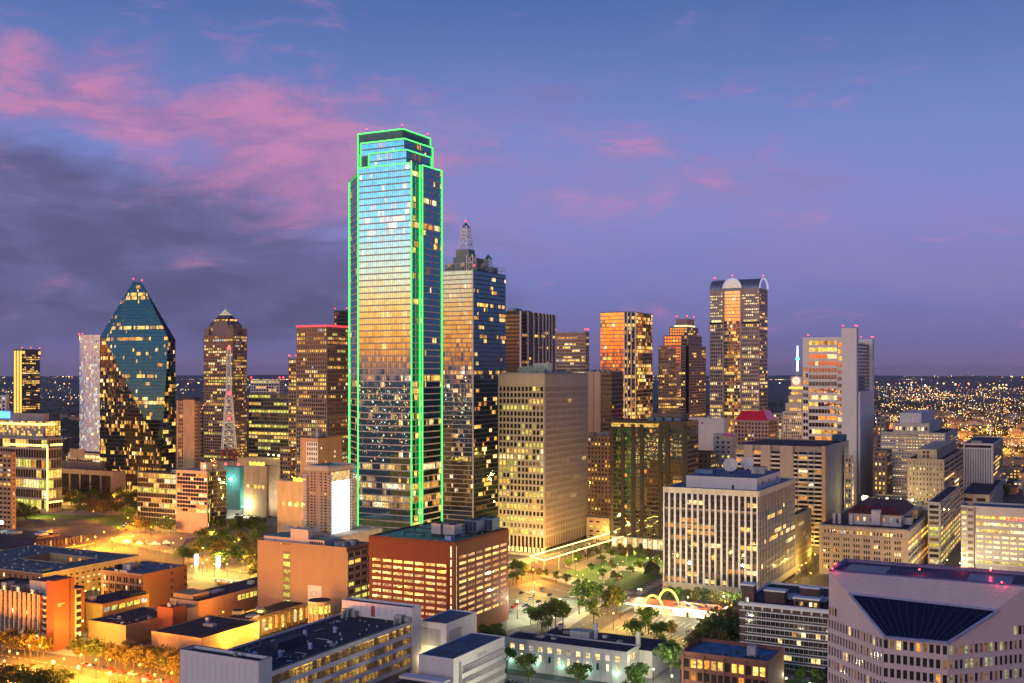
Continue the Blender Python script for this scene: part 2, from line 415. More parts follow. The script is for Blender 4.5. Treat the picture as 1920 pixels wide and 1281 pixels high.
    def beacon(s, x, y, z, r=.9):
        o = MB().tube((x, y, z - 2.5), (x, y, z), .15, 4, 1).ball((x, y, z + r), r, 8, 0).build('beacon', [red_lamp, dark], s.root); return o

def tile(poly, cw, rh, mats, pat_on, name, parent, tilt=0., seed=1, tab=((1, .45), (2, .3), (3, .15), (4, .1)), gapw=.16, gaph=.9, off=.08, rows=None, up=Vector((0, 0, 1)), run=.42):
    """panes tiled over a planar polygon (local coordinates); returns the joined windows part"""
    poly = [Vector(p) for p in poly]; n = Vector((0, 0, 0))
    for i in range(1, len(poly) - 1): n += (poly[i] - poly[0]).cross(poly[i + 1] - poly[0])
    n.normalize(); u = up.cross(n).normalized(); v = n.cross(u); o = poly[0]
    q = [((p - o).dot(u), (p - o).dot(v)) for p in poly]
    x0 = min(a for a, _ in q); x1 = max(a for a, _ in q); z0 = min(c for _, c in q); z1 = max(c for _, c in q)
    nc = max(1, round((x1 - x0) / cw)); nr = max(1, round((z1 - z0) / rh)); cw = (x1 - x0) / nc; rh = (z1 - z0) / nr
    def span(z):
        xs = []
        for i in range(len(q)):
            (ax, az), (bx, bz) = q[i], q[(i + 1) % len(q)]
            if (az - z) * (bz - z) < 0 or (az == z) != (bz == z) and (az - z) * (bz - z) <= 0:
                xs.append(ax + (bx - ax) * (z - az) / (bz - az))
        return (min(xs), max(xs)) if len(xs) > 1 else None
    r = random.Random(seed); pat = pattern(nr, nc, pat_on, run, rows, seed, tab); mb = MB()
    for j in range(nr):
        a, b = z0 + j * rh + gaph / 2, z0 + (j + 1) * rh - gaph / 2
        sa, sb = span(a + .01), span(b - .01)
        if not sa or not sb: continue
        for i in range(nc):
            c, d = x0 + i * cw + gapw / 2, x0 + (i + 1) * cw - gapw / 2
            pts = []
            la, ra = max(c, sa[0]), min(d, sa[1]); lb, rb = max(c, sb[0]), min(d, sb[1])
            if ra <= la and rb <= lb: continue
            if ra <= la: la = ra = min(max((la + ra) / 2, lb), rb)
            if rb <= lb: lb = rb = min(max((lb + rb) / 2, la), ra)
            t0, t1 = r.gauss(0, tilt), r.gauss(0, tilt)
            g = lambda x, z: o + u * x + v * z + n * (off + (x - c - cw / 2) * t0 + (z - a - rh / 2) * t1)
            mb.quad(g(la, a), g(ra, a), g(rb, b), g(lb, b), pat[nr - 1 - j][i])
    return mb.build(name, mats, parent, kind='stuff'), (o, u, v, n, x0, x1, z0, z1, nr, rh, span)
def bands(info, h, proj, name, mat, parent, every=1, single=False):
    o, u, v, n, x0, x1, z0, z1, nr, rh, span = info; m = MB()
    for j in range(0, nr + 1, every):
        z = z0 + j * rh
        s = span(min(max(z, z0 + .02), z1 - .02))
        if not s: continue
        p = [o + u * s[0] + v * (z - h / 2), o + u * s[1] + v * (z - h / 2), o + u * s[1] + v * (z + h / 2), o + u * s[0] + v * (z + h / 2)]
        i = len(m.v); m.v += [tuple(x) for x in p] + [tuple(x + n * proj) for x in p]
        for f in ((4, 5, 6, 7), (0, 1, 5, 4), (2, 3, 7, 6), (1, 2, 6, 5), (3, 0, 4, 7)): m.f.append(tuple(i + k for k in f)); m.m.append(0)
        if single: m.build(name, mat, parent); m = MB()
    m.build(name, mat, parent, kind='stuff')
def ray(px, py, p0, n):
    """point where the sight line through a pixel meets a plane"""
    d = Vector(((px - CX) / F, 1, -(py - YH) / F)); o = Vector((0, 0, H))
    return o + d * ((Vector(p0) - o).dot(n) / d.dot(n))
def lattice(parent, name, cx, cy, z0, z1, w0, w1, nseg, r, mat, **k):
    m = MB(); lv = []
    for i in range(nseg + 1):
        t = i / nseg; w = (w0 + (w1 - w0) * t) / 2; z = z0 + (z1 - z0) * t
        lv.append([(cx - w, cy - w, z), (cx + w, cy - w, z), (cx + w, cy + w, z), (cx - w, cy + w, z)])
    for i in range(nseg):
        for j in range(4):
            q = (j + 1) % 4
            m.tube(lv[i][j], lv[i + 1][j], r, 4, cap=False)
            m.tube(lv[i][j], lv[i + 1][q], r * .6, 3, cap=False); m.tube(lv[i][q], lv[i + 1][j], r * .6, 3, cap=False)
            m.tube(lv[i + 1][j], lv[i + 1][q], r * .7, 3, cap=False)
    return m.build(name, mat, parent, **k)
# ------------------------------------------------------------------ the ground
def ground():
    m = bpy.data.materials.new('far_land'); m.use_nodes = True; b = NB(m.node_tree); p = m.node_tree.nodes['Principled BSDF']
    pos = b.n('ShaderNodeNewGeometry').outputs['Position']
    n = b.noise(pos, .004, 6); n2 = b.noise(pos, .03, 4)
    c = b.ramp(b.m('ADD', b.m('MULTIPLY', n, .6), b.m('MULTIPLY', n2, .4)), [(.35, (.025, .03, .025)), (.5, (.045, .05, .035)), (.62, (.09, .08, .07))])
    b.l(c, p.inputs['Base Color']); p.inputs['Roughness'].default_value = .95
    MB().quad((-30000, -30000, -.4), (30000, -30000, -.4), (30000, 45000, -.4), (-30000, 45000, -.4)).build('ground', m, kind='structure')
    mb = MB(); r = random.Random(5); N = 150; pr = []
    for i in range(N + 1):
        a = rad(-42 + 84 * i / N)
        h = 92 + 9 * math.sin(i * .13 + 1) + 5 * math.sin(i * .61) + r.uniform(0, 6)
        pr.append((a, h))
    for i in range(N):
        row = []
        for a, h in (pr[i], pr[i + 1]):
            c, s = math.cos(a), math.sin(a)
            row.append([(10500 * s, 10500 * c, -1), (13500 * s, 13500 * c, h * .72), (16500 * s, 16500 * c, h), (21000 * s, 21000 * c, -1)])
        for k in range(3): mb.quad(row[0][k], row[1][k], row[1][k + 1], row[0][k + 1])
    mb.build('hills', M('hill_woods', (.03, .032, .03), scale=.004, fine=.03), kind='structure')
    asph = M('asphalt', (.075, .072, .070), rough=.8, scale=.06, fine=1.5, var=.3)
    # downtown paving, one sheet under the streets and lots
    MB().poly([(-420, 250, 0), (560, 250, 0), (900, 1500, 0), (-950, 1900, 0)]).build('street', asph, kind='structure')
ground()
ASPH = MT['asphalt']; PAVE = M('pavement_concrete', (.24, .225, .20), scale=.2, fine=2, var=.2); LOT = M('lot_concrete', (.19, .20, .175), scale=.08, fine=1.5, var=.28)
GRASS = M('lawn', (.055, .15, .018), scale=.3, fine=4, var=.4); PAINT = M('road_paint', (.75, .73, .65), var=.1)
def sheet(name, pts, z, mat, t=None, **k):
    k.setdefault('kind', 'structure')
    q = [G(x, y) for x, y in pts]; m = MB()
    m.prism([(p.x, p.y) for p in q], z - (t or .03), z); return m.build(name, mat, **k)
kerb = .14
sheet('parking_lot', [(950, 1103), (1012, 1086), (1112, 1117), (1046, 1160), (950, 1182)], .06, LOT)
sheet('pavement', [(1012, 1080), (1044, 1074), (1190, 1112), (1150, 1121)], kerb, PAVE, .2)
sheet('pavement', [(1190, 1112), (1255, 1078), (1268, 1082), (1200, 1116)], kerb, PAVE, .2)
sheet('lawn', [(1052, 1078), (1135, 1033), (1262, 1052), (1253, 1073), (1183, 1107)], kerb + .04, GRASS, .25)
sheet('path', [(1062, 1064), (1132, 1037), (1160, 1042), (1085, 1072)], kerb + .1, PAVE, .1)
sheet('path', [(1120, 1085), (1160, 1062), (1256, 1066), (1246, 1074), (1165, 1070), (1134, 1090)], kerb + .1, PAVE, .1)
sheet('parking_lot', [(1080, 1212), (1160, 1160), (1210, 1125), (1392, 1152), (1392, 1205), (1300, 1240)], .06, LOT)
sheet('pavement', [(1040, 1172), (1122, 1122), (1140, 1126), (1062, 1182)], kerb, PAVE, .2)
sheet('pavement', [(930, 1262), (1180, 1297), (1200, 1284), (1245, 1262), (1262, 1270), (1190, 1320), (920, 1275)], kerb, PAVE, .2)
sheet('parking_lot', [(930, 1275), (1180, 1312), (1180, 1345), (900, 1310)], .06, M('lot_green_grey', (.20, .23, .18), scale=.1, fine=1.5))
sheet('parking_lot', [(1200, 1262), (1252, 1235), (1275, 1240), (1275, 1300), (1230, 1320)], .07, LOT)
sheet('lawn', [(1390, 1262), (1552, 1285), (1552, 1330), (1390, 1310)], kerb, GRASS, .2)
sheet('pavement', [(1390, 1252), (1552, 1276), (1552, 1284), (1390, 1261)], kerb, PAVE, .2)
sheet('parking_lot', [(340, 1128), (470, 1102), (490, 1080), (350, 1060)], .05, LOT)
sheet('plaza', [(345, 1060), (490, 1078), (492, 1010), (425, 985), (350, 1020)], kerb, M('plaza_paving', (.27, .23, .17), scale=.3, fine=2), .2)
sheet('plaza', [(205, 1014), (330, 1040), (350, 1010), (430, 1000), (420, 980), (300, 985), (230, 1000)], kerb, MT['plaza_paving'], .2)
sheet('parking_lot', [(30, 918), (205, 912), (245, 925), (190, 948), (28, 946)], .05, M('lot_tan', (.36, .32, .25), scale=.05, fine=1))
sheet('lawn', [(0, 952), (260, 950), (330, 990), (235, 996), (150, 972), (0, 975)], .12, GRASS, .2)
sheet('path', [(62, 962), (130, 957), (250, 960), (250, 966), (130, 966)], .2, PAVE, .1)
sheet('parking_lot', [(432, 926), (570, 922), (576, 968), (424, 972)], .05, M('lot_pale', (.50, .48, .42), scale=.06, fine=1))
sheet('pavement', [(0, 1213), (150, 1232), (160, 1228), (160, 1222), (0, 1204)], kerb, PAVE, .2)
sheet('pavement', [(170, 1218), (330, 1262), (338, 1258), (338, 1250), (175, 1210)], kerb, PAVE, .2)
sheet('plaza', [(0, 1244), (90, 1258), (200, 1330), (0, 1340)], kerb, MT['plaza_paving'], .2)
sheet('pavement', [(1530, 1078), (1740, 1092), (1752, 1082), (1540, 1070)], kerb, PAVE, .2)
sheet('pavement', [(1790, 1082), (1940, 1094), (1940, 1086), (1795, 1075)], kerb, PAVE, .2)
sheet('pavement', [(950, 1056), (985, 1046), (1105, 1016), (1115, 1022), (990, 1056), (958, 1064)], kerb, PAVE, .2)
def stripes():
    m = MB()
    def line(a, b, w=.18):
        d = (b - a).normalized(); n = Vector((-d.y, d.x, 0)) * w
        m.quad(a - n, b - n, b + n, a + n)
    def row(p0, p1, q0, q1, n, z=.08):
        a0, a1, b0, b1 = G(*p0), G(*p1), G(*q0), G(*q1)
        for i in range(n + 1):
            t = i / n; a = a0.lerp(a1, t); b = b0.lerp(b1, t); a.z = b.z = z; line(a, b)
    row((975, 1110), (1060, 1131), (990, 1105), (1076, 1126), 15); row((962, 1125), (1050, 1147), (975, 1120), (1063, 1141), 15)
    row((958, 1140), (1036, 1160), (972, 1134), (1048, 1153), 14); row((1000, 1098), (1090, 1120), (1010, 1094), (1100, 1116), 16)
    row((935, 1287), (1170, 1322), (945, 1280), (1180, 1313), 26); row((1150, 1180), (1330, 1212), (1165, 1173), (1345, 1204), 18)
    row((1180, 1160), (1370, 1192), (1192, 1152), (1384, 1184), 18)
    row((360, 1122), (460, 1100), (352, 1116), (450, 1096), 12)
    m.build('parking_lines', PAINT, kind='structure')
    m = MB()
    def dash(p0, p1, n, z=.03, w=.15):
        a, b = G(*p0), G(*p1)
        for i in range(n):
            p = a.lerp(b, i / n); q = a.lerp(b, (i + .5) / n); p.z = q.z = z; d = (q - p).normalized(); nn = Vector((-d.y, d.x, 0)) * w
            m.quad(p - nn, q - nn, q + nn, p + nn)
    dash((960, 1082), (1240, 1142), 26); dash((1010, 1200), (1235, 1085), 30); dash((1030, 1205), (1250, 1090), 30)
    dash((0, 1228), (330, 1285), 26); dash((40, 1250), (330, 1300), 20); dash((210, 1020), (330, 975), 14); dash((1480, 1100), (1560, 1040), 10)
    dash((1700, 1095), (1900, 1110), 12); dash((1760, 1090), (1790, 1000), 10); dash((1390, 1245), (1550, 1268), 14)
    # zebra crossings at the corner by the garden
    for p0, p1 in (((1150, 1130), (1188, 1121)), ((1196, 1130), (1230, 1140)), ((1160, 1150), (1195, 1134))):
        a, b = G(*p0), G(*p1); d = (b - a).normalized(); n = Vector((-d.y, d.x, 0))
        for i in range(9):
            c = a.lerp(b, (i + .5) / 9); c.z = .035; m.quad(c - d * .25 - n * 1.6, c + d * .25 - n * 1.6, c + d * .25 + n * 1.6, c - d * .25 + n * 1.6)
    m.build('road_markings', PAINT, kind='structure')
stripes()

# ------------------------------------------------------------------ the green-lined tower
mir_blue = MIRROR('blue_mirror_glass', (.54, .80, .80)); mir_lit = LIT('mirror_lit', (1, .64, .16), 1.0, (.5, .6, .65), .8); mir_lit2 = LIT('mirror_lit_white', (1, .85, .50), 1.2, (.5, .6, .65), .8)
mir_dim = LIT('mirror_lit_dim', (1, .55, .15), .35, (.5, .6, .65), .9); mir_dark = MIRROR('teal_shaded_glass', (.16, .34, .34)); 
mull = M('bronze_mullion', (.40, .36, .34), rough=.45)
def green_tower():
    b = Bld('green_lined_skyscraper', 'tallest skyscraper, mirror glass outlined with glowing green neon lines', 'skyscraper', 776, 700, 672, 827, 305)
    xb, ya, WA, c = 9.8, 2.0, b.W, 26.0
    D0 = b.D; hm = b.h; hc = b.z(328, 0, b.W + 13)
    W = WA + c
    mats = [mir_blue, mir_lit, mir_dim, mir_lit2, mir_dim]; floor = 4.08; rt = b.root
    core = [(0, ya), (xb, ya), (xb, 0), (D0, 0), (D0 + c, c), (D0 + c, W), (c, W), (0, WA)]
    MB().prism(core, 0, hc).build('tower_shaft', dark, rt)
    up = [(0, ya), (xb, ya), (xb, 0), (D0, 0), (D0 + c - 4, c - 4), (D0 + c - 4, WA), (0, WA)]
    MB().prism(up, hc, hm).build('upper_shaft', dark, rt)
    lowrows = {i: .9 for i in range(0)}
    def face(p, q, z0, z1, on, name='windows', mats=mats, seed=1, tl=.0035, nb='floor_band', single=True, rows=None):
        poly = [(p[0], p[1], z0), (q[0], q[1], z0), (q[0], q[1], z1), (p[0], p[1], z1)]
        _, inf = tile(poly, 1.55, floor, mats, on, name, rt, tl, seed, rows=rows)
        bands(inf, .75, .28, nb, mull, rt, single=single)
    nfl = round(hm / floor)
    rows = {nfl - 12: .85, nfl - 13: .95, nfl - 15: .8, nfl - 16: .5, nfl - 32: .35, nfl - 38: .35, nfl - 18: .6, nfl - 17: .05, nfl - 31: .05}
    rows.update({i: .16 for i in range(5, 13)}); rows[0] = .15; rows[1] = .05
    face((0, WA), (0, ya), 0, hm, .05, seed=3, rows=rows)
    rr = dict(rows); rr[9] = .8; rr[10] = .25
    rmats = [mir_dark, y1, y2, w1, y3]  # right faces take a darker glass copy, shade put into its tint
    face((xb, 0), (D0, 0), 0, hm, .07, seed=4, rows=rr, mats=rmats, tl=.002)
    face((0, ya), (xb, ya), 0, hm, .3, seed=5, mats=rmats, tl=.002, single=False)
    face((xb, ya), (xb, 0), 0, hm, .1, seed=6, single=False)
    face((c, W), (0, WA), 0, hc, .05, seed=7, tl=.003, single=False)
    MB().prism([(1, ya + 1), (D0, 1), (D0 + c - 5, c), (D0 + c - 5, WA - 1), (1, WA - 1)], hm + .03, hm + .2).build('roof', roof_dark, rt)
    # crown: three nested setbacks
    def world_box(pxc, pxl, pxr, ytop, ins):
        Y = b.Y + ins * (b.ax.y + b.ay.y); t = Bld('', '', '', pxc, Y, pxl, pxr, ytop, parent=rt); o = b.local(t.C); return o.x, o.y, t.D, t.W, t.h
    tubes = MB()
    def neon(pts, r=.24):
        m = MB(); k = r * 2.3
        for a, d in zip(pts, pts[1:]):
            m.tube(a, d, r, 6)
        nt_o = m.build('neon_tube', neon_g, rt)
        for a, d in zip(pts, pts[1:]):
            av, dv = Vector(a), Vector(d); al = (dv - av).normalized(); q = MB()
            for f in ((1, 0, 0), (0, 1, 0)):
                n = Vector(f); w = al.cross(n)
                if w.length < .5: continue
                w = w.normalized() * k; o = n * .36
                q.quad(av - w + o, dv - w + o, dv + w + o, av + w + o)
            q.build('neon_halo_strip', neon_halo, nt_o)  # glowing strip beside the tube puts its bloom halo into emission
    e = -.5
    prev = hm
    for k, (pc, pl, pr, yt, ins) in enumerate(((762, 692, 808, 281, 9), (758, 677, 810, 260, 15), (755, 672, 806, 242, 21))):
        x, y, Dk, Wk, hk = world_box(pc, pl, pr, yt, ins)
        MB().box(x, x + Dk, y, y + Wk, hm - 8, hk).build('crown_tier', M('crown_metal', (.10, .16, .16), rough=.35), rt)
        if k < 2 or True:
            z1 = hk - (.4 if k < 2 else 9)
            z0 = hm + .2 if k == 0 else prev + .2
            for pa, qa, mm in (((x, y + Wk), (x, y), mats), ((x, y), (x + Dk, y), rmats)):
                if z1 - z0 > 2:
                    poly = [(pa[0], pa[1], z0), (qa[0], qa[1], z0), (qa[0], qa[1], z1), (pa[0], pa[1], z1)]
                    _, inf = tile(poly, 1.55, 4.08, mm, .18, 'windows', rt, .002, 20 + k); bands(inf, .5, .25, 'floor_band', mull, rt)
        q = .5
        neon([(x - q, y + Wk, hm), (x - q, y + Wk, hk), (x - q, y - q, hk), (x + Dk, y - q, hk), (x + Dk, y - q, hm)])
        prev = hk
        if k == 2:
            for (u, v) in ((x + 1, y + 1), (x + Dk - 1, y + 1), (x + 1, y + Wk - 6)): b.beacon(u, v, hk + 2.5, .55)
    q = .5
    neon([(-q, WA, 0), (-q, WA, hm), (-q, ya - q, hm), (-q, ya - q, 0)])
    neon([(xb - q, -q, 0), (xb - q, -q, hm), (D0 + q, -q, hm), (D0 + q, -q, 0)])
    neon([(xb - .6, ya - .6, 0), (xb - .6, ya - .6, hm)], .2)
    neon([(c - q, W, 0), (c - q, W, hc), (0, WA + q, hc)])
    neon([(3, WA + .5, hc), (3, WA + .5, hm + 10)], .3)
green_tower()

# ------------------------------------------------------------------ glass tower with lattice masts
def mast_tower():
    b = Bld('lattice_mast_skyscraper', 'dark glass skyscraper with white lattice masts on its roof, right behind the green tower', 'skyscraper', 887, 956, 822, 948, 506)
    rt = b.root; MB().box(0, b.D, 0, b.W, 0, b.h).build('tower_shaft', dark, rt)
    g2 = MIRROR('silver_mirror_glass', (.44, .56, .57)); g3 = MIRROR('deep_teal_shaded_glass', (.12, .26, .26))  # second glass darkened for the right face, its shade held in the tint
    nfl = 56
    rows = {22: .85, 40: .4, 30: .3, 26: .35, 47: .5, 48: .4}
    _, i1 = tile([(0, b.W, 0), (0, 0, 0), (0, 0, b.h), (0, b.W, b.h)], 1.7, b.h / nfl, [g2, mir_lit, mir_dim, mir_lit2, mir_dim], .08, 'windows', rt, .006, 31, rows=rows)
    bands(i1, .5, .2, 'floor_band', mull, rt)
    rows = {22: .5, 7: .6, 10: .4, 4: .25, 9: .3}
    rows.update({i: .25 for i in range(28, 56, 3)})
    _, i2 = tile([(0, 0, 0), (b.D, 0, 0), (b.D, 0, b.h), (0, 0, b.h)], 2.4, b.h / nfl, [g3, y1, y2, w1, y3], .09, 'windows', rt, .004, 32, rows=rows)
    bands(i2, .35, .12, 'floor_band', M('dark_teal_frame', (.03, .06, .07), rough=.4), rt)
    m = MB().box(-.5, .5, -.5, .5, 0, b.h + .5); m.build('corner_mullion', steel, rt)
    z = b.h; cm = M('penthouse_grey', (.22, .25, .22))
    MB().box(5, b.D - 5, 5, b.W - 4, z, z + 6).build('penthouse', cm, rt); MB().box(12, b.D - 14, 10, b.W - 8, z + 6, z + 13).build('penthouse', cm, rt)
    MB().box(15, 26, 13, 26, z + 13, z + 20).build('penthouse', cm, rt)
    m = MB()
    for f in (0, 1):
        L = b.W if f == 0 else b.D
        for k in range(9):
            t = L * k / 8; p = (0.5, t) if f == 0 else (t, .5); m.tube((*p, z), (*p, z + 6), .22, 4)
        for zz in (3, 6): m.tube((.5, .5, z + zz), (.5, L, z + zz) if f == 0 else (L, .5, z + zz), .2, 4)
    m.build('roof_railing', steel, rt)
    def cap(x, y, z0, w, mt=M('teal_cap', (.03, .14, .15))):
        m = MB(); m.cyl(x, y, w * .95, z0, z0 + w * .9, 4, 0, r2=.1); m.cyl(x, y, w * .95, z0 - .5, z0, 4, 0); m.build('mast_cap', mt, rt)
    x, y = 20, 19
    zb, zt = z + 20, b.z(425, x, y); zm = zb + (zt - zb) * .52
    lattice(rt, 'mast', x, y, z + 13, zm, 8.2, 8.2, 3, .42, M('white_steel', (.85, .86, .80), rough=.5, var=.08)); lattice(rt, 'mast', x, y, zm, zt, 6.6, 5.8, 3, .40, MT['white_steel']); cap(x, y, zt, 4)
    b.beacon(x, y, zt + 4.2, .8)
    lattice(rt, 'mast', 4, 4, z, z + 13, 6, 6, 2, .36, MT['white_steel']); cap(4, 4, z + 13, 4.4); b.beacon(1, -0.5, z + 3, .8)
    lattice(rt, 'mast', 34, 4, z, z + 13, 5, 5, 2, .36, MT['white_steel']); cap(34, 4, z + 13, 4)
    for t in (10, 24): MB().cyl(0, 0, 2, 0, .6, 14).build('dish', cream, rt, loc=(-.2, t, z + 5)).rotation_euler = (0, -math.pi / 2, 0)
    MB().cyl(0, 0, 2, 0, .6, 14).build('dish', cream, rt, loc=(16, -.2, z + 5)).rotation_euler = (math.pi / 2, 0, 0)
mast_tower()

# ------------------------------------------------------------------ prism tower (left)
def prism_tower():
    b = Bld('prism_skyscraper', 'faceted blue-green glass skyscraper tapering to a slanted point', 'skyscraper', 303, 1120, 187, 329, 640)
    rt = b.root; W, D = b.W, b.D
    zS = b.h; zP = b.z(852); kr = (316 - CX) / F
    xs = D * .48; ys = W * .90
    Pt = Vector((0, 0, zP)); S2 = Vector((xs, 0, b.z(635, xs, 0))); Q = Vector((0, ys, b.z(640, 0, ys))); S1 = Vector((0, W, b.z(633, 0, W))); S3 = Vector((D, 0, b.z(638, D, 0)))
    n = (Q - Pt).cross(S2 - Pt).normalized()
    def onp(px, py):
        wn = b.ax * n.x + b.ay * n.y + Vector((0, 0, n.z)); w0 = b.C + Vector((0, 0, zP)); return b.local(ray(px, py, w0, wn))
    A, A2 = onp(250, 528), onp(266, 531)
    zt = A.z
    S4 = Vector((D, W, S3.z)); A = Vector((A.x, A.y, A.z)); 
    v = [Pt, S2, Q, S1, S3, S4, A, A2, Vector((0, 0, 0)), Vector((D, 0, 0)), Vector((D, W, 0)), Vector((0, W, 0)), Vector((xs, 0, 0)), Vector((0, ys, 0))]
    f = [(0, 2, 6, 7, 1), (2, 3, 6), (8, 13, 2, 0), (13, 11, 3, 2), (8, 0, 1, 12), (12, 1, 4, 9), (1, 7, 4), (4, 7, 6, 5), (5, 6, 3), (9, 4, 5, 10), (10, 5, 3, 11), (8, 12, 9, 10, 11, 13)]
    m = MB(); m.v = [tuple(x) for x in v]; m.f = f; m.m = [0] * len(f); m.build('tower_body', dark, rt)
    gA = MIRROR('prism_glass', (.045, .085, .105)); gB = MIRROR('prism_bronze', (.22, .21, .19))
    lt = [gA, y1, y2, w1, y3]; lb = [gB, y1, y2, w1, y3]
    fr = M('dark_teal_frame', (.03, .06, .07), rough=.4)
    def t(idx, mats, on, seed, rows=None, tl=.004, run=.45, cw=1.7):
        p = [v[i] for i in idx]
        nn = Vector((0, 0, 0))
        for i in range(1, len(p) - 1): nn += (p[i] - p[0]).cross(p[i + 1] - p[0])
        c = sum(p, Vector((0, 0, 0))) / len(p) - Vector((D / 2, W / 2, zt / 2))
        if nn.dot(c) < 0: p = p[::-1]
        _, i = tile(p, cw, 3.9, mats, on, 'windows', rt, tl, seed, rows=rows, gaph=.5, run=run); bands(i, .45, .2, 'floor_band', fr, rt)
    t((0, 2, 6, 7, 1), lt, .05, 41, {3: .8, 4: .9, 12: .7, 15: .75, 25: .6, 32: .95, 31: .5, 52: .5, 50: .5, 8: 0, 9: 0}); t((2, 3, 6), lt, .1, 42); t((8, 13, 2, 0), lb, .18, 43, {0: .1, 1: .1, 2: .2}, .012, .3, 1.4)
    t((13, 11, 3, 2), lb, .3, 44); t((8, 0, 1, 12), lt, .25, 45); t((12, 1, 4, 9), lt, .15, 46); t((1, 7, 4), lt, .02, 47)
    b.beacon(A.x, A.y, A.z + 2, .8); b.beacon(A2.x, A2.y, A2.z + 2, .8)
prism_tower()
# ------------------------------------------------------------------ the other towers of the skyline
def simple_tower(name, label, c, Y, l, r, yt, wallm, fl=3.9, bay=3.0, on=.3, pier=.9, span=1.5, proj=.3, roof=roof_dark, mats=None, parts=None, pm=None, sm=None, cat='skyscraper', z0=0, tilt=0, run=.5, rows=None, rrows=None, ron=None, D=None, beac=True, sproj=None, top=1.5, group=None):
    b = Bld(name, label, cat, c, Y, l, r, yt, D=D, group=group)
    b.wall(wallm, roof=roof, par=1.0)
    for face, L in (('L', b.W), ('R', b.D)):
        if face == 'R' and r - c < 3: continue
        b.grid(face, pier / 2 + .01, L - pier / 2, z0, b.h - top, max(1, round(L / bay)), max(1, round((b.h - top - z0) / fl)), pier, span, proj, pm or wallm, sm or pm or wallm,
               on=on if face == 'L' or ron is None else ron, mats=mats, tilt=tilt, run=run, rows=rows if face == 'L' else rrows, sproj=sproj)
    if beac:
        for x, y in ((.5, .5), (b.D - .5, .5), (.5, b.W - .5)): b.beacon(x, y, b.h + 1.8, beac if beac is not True else .8)
    return b

def pyramid_tower():
    b = Bld('pyramid_top_skyscraper', 'brown granite skyscraper with pyramid roof and stepped shoulders behind the broadcast mast', 'skyscraper', 437, 1330, 382, 463, 628)
    gb = M('rosy_granite', (.24, .17, .14)); rt = b.root; W, D = b.W, b.D
    b.wall(gb)
    b.grid('L', .6, W - .6, 0, b.h - 1, 13, 50, .95, 1.4, .35, gb, gb, on=.5, run=.4, frames='joined'); b.grid('R', .6, D - .6, 0, b.h - 1, 11, 50, .95, 1.4, .35, gb, gb, on=.5, run=.4)
    h2 = b.z(609); i = 4
    m = MB().box(i, D - i, i, W - i, b.h, h2); m.build('upper_block', gb, rt)
    t = Bld('', '', '', 437, 1330, 382, 463, 609, parent=rt); 
    for f, L in (('L', W), ('R', D)):
        for k in range(3):
            n = 8 if f == 'L' else 6
            for j in range(n):
                a = i + 2 + (L - 2 * i - 4) * j / n; pnt = b.fp(f, a, b.h + 2 + k * 4, -i + .05)
                if (j * 7 + k * 3) % 4 == 0: b.part('window', f, a, a + 1.8, b.h + 2 + k * 4, b.h + 4.4 + k * 4, -i, -i + .12, y1)
    for x, y in ((0, 0), (D - 8, 0), (0, W - 8), (D - 8, W - 8)): MB().box(x, x + 8, y, y + 8, b.h, h2 - 4).build('corner_turret', gb, rt)
    # round dormer on each visible face, then the pyramid
    for f in 'LR':
        m = MB(); pts = []; L = W if f == 'L' else D; r = L * .27
        for k in range(13):
            a = math.pi * k / 12; p = b.fp(f, L / 2 + r * math.cos(a), 0, -i + .8); pts.append((p, h2 - 3 + r * .75 * math.sin(a)))
        fr = [(p[0], p[1], z) for p, z in pts] + [(*b.fp(f, L / 2 - r, 0, -i + .8)[:2], b.h), (*b.fp(f, L / 2 + r, 0, -i + .8)[:2], b.h)]
        bk = [(p[0] + (6 if f == 'L' else 0), p[1] + (6 if f == 'R' else 0), p[2]) for p in fr]
        m.poly(fr); n = len(fr)
        for k in range(n): m.quad(fr[k], bk[k], bk[(k + 1) % n], fr[(k + 1) % n])
        m.build('arched_dormer', gb, rt)
    ap = b.z(580, D / 2, W / 2); m = MB(); c = [(i, i, h2), (D - i, i, h2), (D - i, W - i, h2), (i, W - i, h2)]; A = (D / 2, W / 2, ap)
    tfr = .62; mid = [tuple(Vector(p).lerp(Vector(A), tfr)) for p in c]
    for k in range(4): m.quad(c[k], c[(k + 1) % 4], mid[(k + 1) % 4], mid[k])
    m.build('pyramid_roof', M('dark_slate', (.07, .055, .06), rough=.4), rt)
    m = MB()
    for k in range(4): m.poly([mid[k], mid[(k + 1) % 4], A])
    m.build('glass_tip', LIT('tip_lit', (1, .8, .45), .6), rt)
    m = MB().tube(A, (A[0], A[1], A[2] + 7), .3, 5); m.build('finial', steel, rt)
    m = MB()
    for k in (0, 3): 
        p, q = Vector(c[k]).lerp(Vector(A), .3), Vector(c[(k + 1) % 4]).lerp(Vector(A), .3)
        for t in range(9):
            if t % 3 == 1: continue
            o = p.lerp(q, .1 + .085 * t); d = (q - p).normalized() * .8; m.box(o.x - 1 - abs(d.x) * .4, o.x + 1, o.y - 1, o.y + 1, o.z - 1, o.z + 1)
    m.build('roof_windows', y1, rt, kind='stuff')
pyramid_tower()

